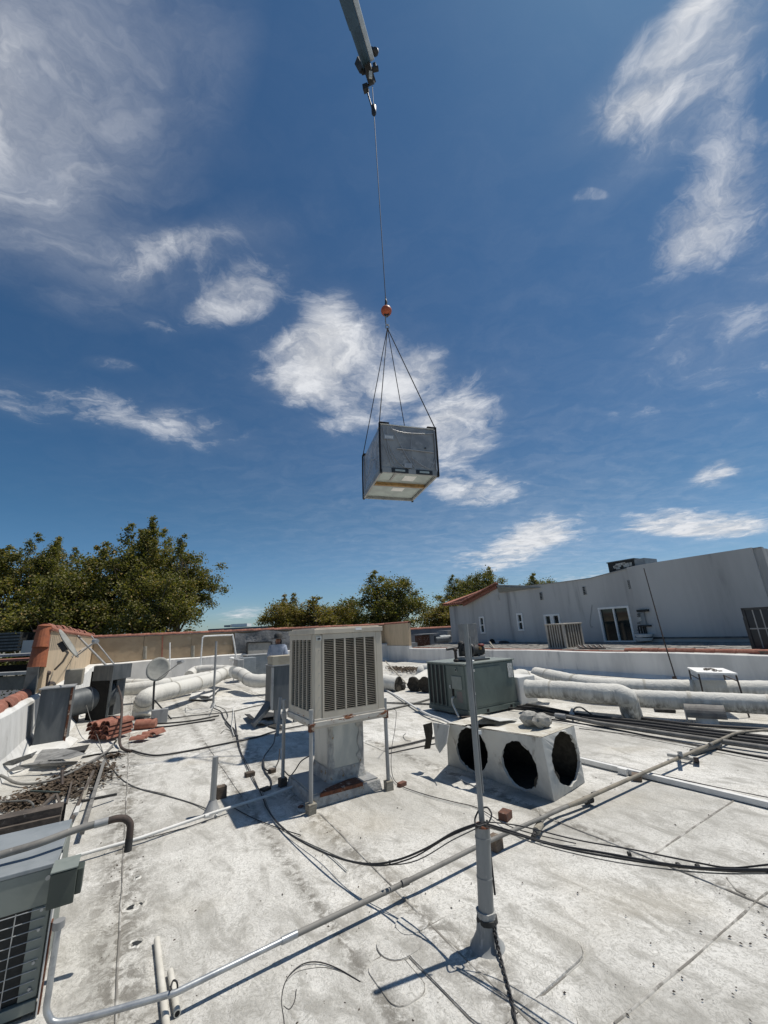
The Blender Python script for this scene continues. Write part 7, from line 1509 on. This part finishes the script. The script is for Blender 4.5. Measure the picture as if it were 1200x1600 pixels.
m = MB(); m.quad((-40, 6, -.35), (-9.5, 6, -.35), (-9.5, 14.99, -.1), (-40, 14.99, -.1)); m.build('gravel_roof', mat('gravel_roof', (.25, .24, .21), (.19, .18, .15), .95, sc=6), t)
m = MB(); m.quad((-40, 6, -4.6), (-9.5, 6, -4.6), (-9.5, 6, -.35), (-40, 6, -.35)); m.quad((-9.5, 6, -4.6), (-9.5, 15, -4.6), (-9.5, 15, -.1), (-9.5, 6, -.35)); m.build('house_wall', M_beige, t)
t = thing('far_white_building', 'white and dark building glimpsed under the leaves at the left edge', 'building', py(40, 1000, 26))
qbox(-40, 988, 32, 1021, 26, 4, M_coil, 'dark_shutter')
for k in range(6): qbox(-40, 990+5*k, 32, 991+5*k, 25.95, .04, M_sheet, 'shutter_slat')
qbox(32, 1000, 53, 1021, 26, 4, M_facade, 'grey_wall'); qbox(50, 990, 66, 1021, 26.5, 4, M_frame, 'white_wall'); qbox(62, 1003, 70, 1018, 26.4, .05, M_dark, 'dark_window')
t = thing('distant_hall', 'long low blue green roof far away in the gap between the trees', 'building', py(378, 985, 120))
mrf = mat('blue_green_metal_roof', (.06, .09, .11), (.05, .075, .09), .6, sc=.05); p, q = py(325, 983, 120), py(440, 978, 120); m = MB(); m.hexa([(p.x, 120, -4.6), (q.x, 120, -4.6), (q.x, 140, -4.6), (p.x, 140, -4.6), (p.x, 120, p.z), (q.x, 120, p.z), (q.x, 140, p.z), (p.x, 140, p.z)]); m.build('roof', mrf, t); qbox(360, 974, 386, 980, 122, 4, M_frame, 'white_plant'); qbox(350, 976.5, 360, 980, 121, 3, M_sheetlt, 'roof_box')
# ================================================================== TREES
def make_crown(seed, R=4.0, Hc=7.0, clumps=120, per=120, leaf=.17, spikes=6):
    rnd = random.Random(seed); V_, F_, tone, cl = [], [], [], []
    lobes = [(rnd.uniform(-.45, .45)*R, rnd.uniform(-.45, .45)*R, rnd.uniform(.25, .75)*Hc, rnd.uniform(.40, .68)*R) for _ in range(8)]+[(0, 0, Hc*.5, R*.72)]
    for k in range(clumps):
        lx, ly, lz_, lr = rnd.choice(lobes); d = Vector((rnd.gauss(0, 1), rnd.gauss(0, 1), rnd.gauss(.15, .9))).normalized(); f = rnd.random()**.45
        cl.append((Vector((lx, ly, lz_))+d*lr*f, rnd.uniform(.32, .75)))
    for k in range(spikes):
        an = rnd.uniform(0, 6.28); rr_ = rnd.uniform(0, .7)*R; base = Vector((math.cos(an)*rr_, math.sin(an)*rr_, Hc*rnd.uniform(.75, .95)))
        for j in range(5): cl.append((base+Vector((rnd.gauss(0, .2), rnd.gauss(0, .2), j*.42)), .55-.08*j))
    for c, r in cl:
        ct = rnd.uniform(-.18, .18)
        for _ in range(int(per*(.4+r))):
            d = Vector((rnd.gauss(0, 1), rnd.gauss(0, 1), rnd.gauss(0, .8))); d = d*(r*.55); p = c+d
            s = leaf*rnd.uniform(.6, 1.25); n = Vector((rnd.gauss(0, .6), rnd.gauss(0, .6), rnd.gauss(.55, .5))).normalized(); x = n.cross(Vector((rnd.gauss(0, 1), rnd.gauss(0, 1), rnd.gauss(0, 1)))).normalized(); y = n.cross(x)
            i = len(V_); V_ += [p-x*s*.5, p+y*s*.42-n*s*.12, p+x*s*.55, p-y*s*.42-n*s*.12]; F_ += [(i, i+1, i+2), (i, i+2, i+3)]
            tn = min(1, max(0, rnd.gauss(.42+ct, .20))) if rnd.random() > .05 else 1.0; tone += [tn]*4
    me = bpy.data.meshes.new('crown'); me.from_pydata([tuple(v) for v in V_], [], F_); at = me.attributes.new('tone', 'FLOAT', 'POINT'); at.data.foreach_set('value', tone); me.materials.append(M_leaf)
    mb = MB(); H0 = 4.0
    mb.tube(smooth_path([Vector((0, 0, -H0)), Vector((.1, 0, -H0*.4)), Vector((0, .1, 0)), Vector((0, 0, Hc*.45))], 4), [.26-.012*i for i in range(13)], 9)
    for k in range(34):
        c, r = rnd.choice(cl); s0 = Vector((0, 0, rnd.uniform(-.2, .40)*Hc)); mid = s0.lerp(c, .5)+Vector((rnd.gauss(0, .2), rnd.gauss(0, .2), .25)); pth = smooth_path([s0, mid, c], 4); mb.tube(pth, [.10-.085*i/(len(pth)-1) for i in range(len(pth))], 6, cap=False)
    mt = bpy.data.meshes.new('trunk'); mt.from_pydata([tuple(v) for v in mb.v], [], mb.f); mt.polygons.foreach_set('use_smooth', [True]*len(mt.polygons)); mt.materials.append(M_bark)
    return me, mt
random.seed(3)
VAR = [make_crown(11, 4.0, 7.0, 165, 150, spikes=4), make_crown(23, 3.7, 7.5, 145, 150, spikes=7), make_crown(37, 3.4, 6.0, 110, 140, spikes=2), make_crown(51, 4.2, 6.5, 170, 150, spikes=1)]
me2 = VAR[2][0].copy(); me2.materials.clear(); me2.materials.append(M_leafy); VAR.append((me2, VAR[2][1]))
def tree(px_, top_y, dist, rad, var, rot, label, hs=None):
    p = py(px_, top_y, dist); me, mt = VAR[var]; R0 = (4.0, 3.7, 3.4, 4.2, 3.4)[var]; H0 = (7.6, 8.8, 6.4, 6.8, 6.4)[var]; s = rad/R0; hz = (hs or s)
    base = Vector((p.x, p.y, -4.6)); t = thing('tree', label, 'tree', base, 'trees beyond the roofs')
    zc = p.z-H0*hz*.97
    for nm, m_ in (('crown', me), ('trunk', mt)):
        o = bpy.data.objects.new(nm, m_); COL.objects.link(o); o.parent = t; o.location = (0, 0, zc+4.6); o.rotation_euler = (0, 0, rot); o.scale = (s, s, hz)
    return t
specs = [(-75, 880, 31, 5.0, 0, .3, 'dense dark tree cut by the left picture edge'), (18, 868, 33, 4.6, 3, 1.9, 'broad round tree second from the left edge'), (98, 836, 34, 2.9, 1, 4.0, 'taller airy tree with a loose tip, third from the left', .85),
 (160, 862, 32, 4.3, 0, 2.4, 'dense tree in the middle of the left group'), (226, 812, 33, 3.7, 1, 1.0, 'tallest tree of the left group with a pointed top'), (288, 858, 32, 3.3, 0, 5.2, 'rightmost tree of the left group beside the open sky gap'), (110, 905, 29, 4.4, 3, .9, 'lower dark tree in front of the left group'), (250, 900, 29, 3.8, 3, 3.1, 'lower leafy tree in front of the tallest one'),
 (446, 930, 46, 3.4, 4, .5, 'small yellowing tree left behind the tan cooler', .9), (500, 934, 46, 4.4, 4, 2.2, 'wide yellowing tree behind the tan cooler', .9), (552, 942, 50, 3.6, 3, 1.1, 'small green tree between the yellowing tree and the round tree'), (608, 906, 46, 5.2, 3, 2.9, 'large round dark green tree right behind the tan cooler', 1.05),
 (694, 934, 50, 4.0, 4, 4.4, 'pale green tree left of the red roof corner', .9), (756, 897, 47, 3.9, 3, .2, 'airy tree rising behind the red tile roof'), (838, 897, 50, 2.8, 2, 2.0, 'small tree tip showing above the grey building'), (722, 908, 55, 3.8, 3, 2.6, 'rear tree between the red roof and the round tree')]
for s_ in specs: tree(*s_)
# ---- distant low skyline of trees
rnd = random.Random(2); V_, F_, tn_ = [], [], []
for k in range(9000):
    an = rnd.uniform(-1.25, 1.25); d = rnd.uniform(150, 260); h = -4.6+rnd.random()**1.5*(3.6+2.0*mnoise.noise(Vector((an*7, 0, 2)))); p = Vector((math.sin(an)*d, math.cos(an)*d, h)); s = rnd.uniform(.8, 1.8)
    x = Vector((rnd.gauss(0, 1), rnd.gauss(0, 1), rnd.gauss(0, 1))).normalized()*s; y = x.cross(Vector((rnd.gauss(0, 1), rnd.gauss(0, 1), rnd.gauss(0, 1)))).normalized()*s
    i = len(V_); V_ += [p-x, p+y*.8, p+x, p-y*.8]; F_ += [(i, i+1, i+2, i+3)]; tn_ += [rnd.uniform(.1, .6)]*4
me = bpy.data.meshes.new('distant_woods'); me.from_pydata([tuple(v) for v in V_], [], F_); at = me.attributes.new('tone', 'FLOAT', 'POINT'); at.data.foreach_set('value', tn_); me.materials.append(M_leaf)
o = bpy.data.objects.new('distant_woods', me); COL.objects.link(o); o['kind'] = 'stuff'; o['label'] = 'low line of distant trees on the horizon'; o['category'] = 'woods'
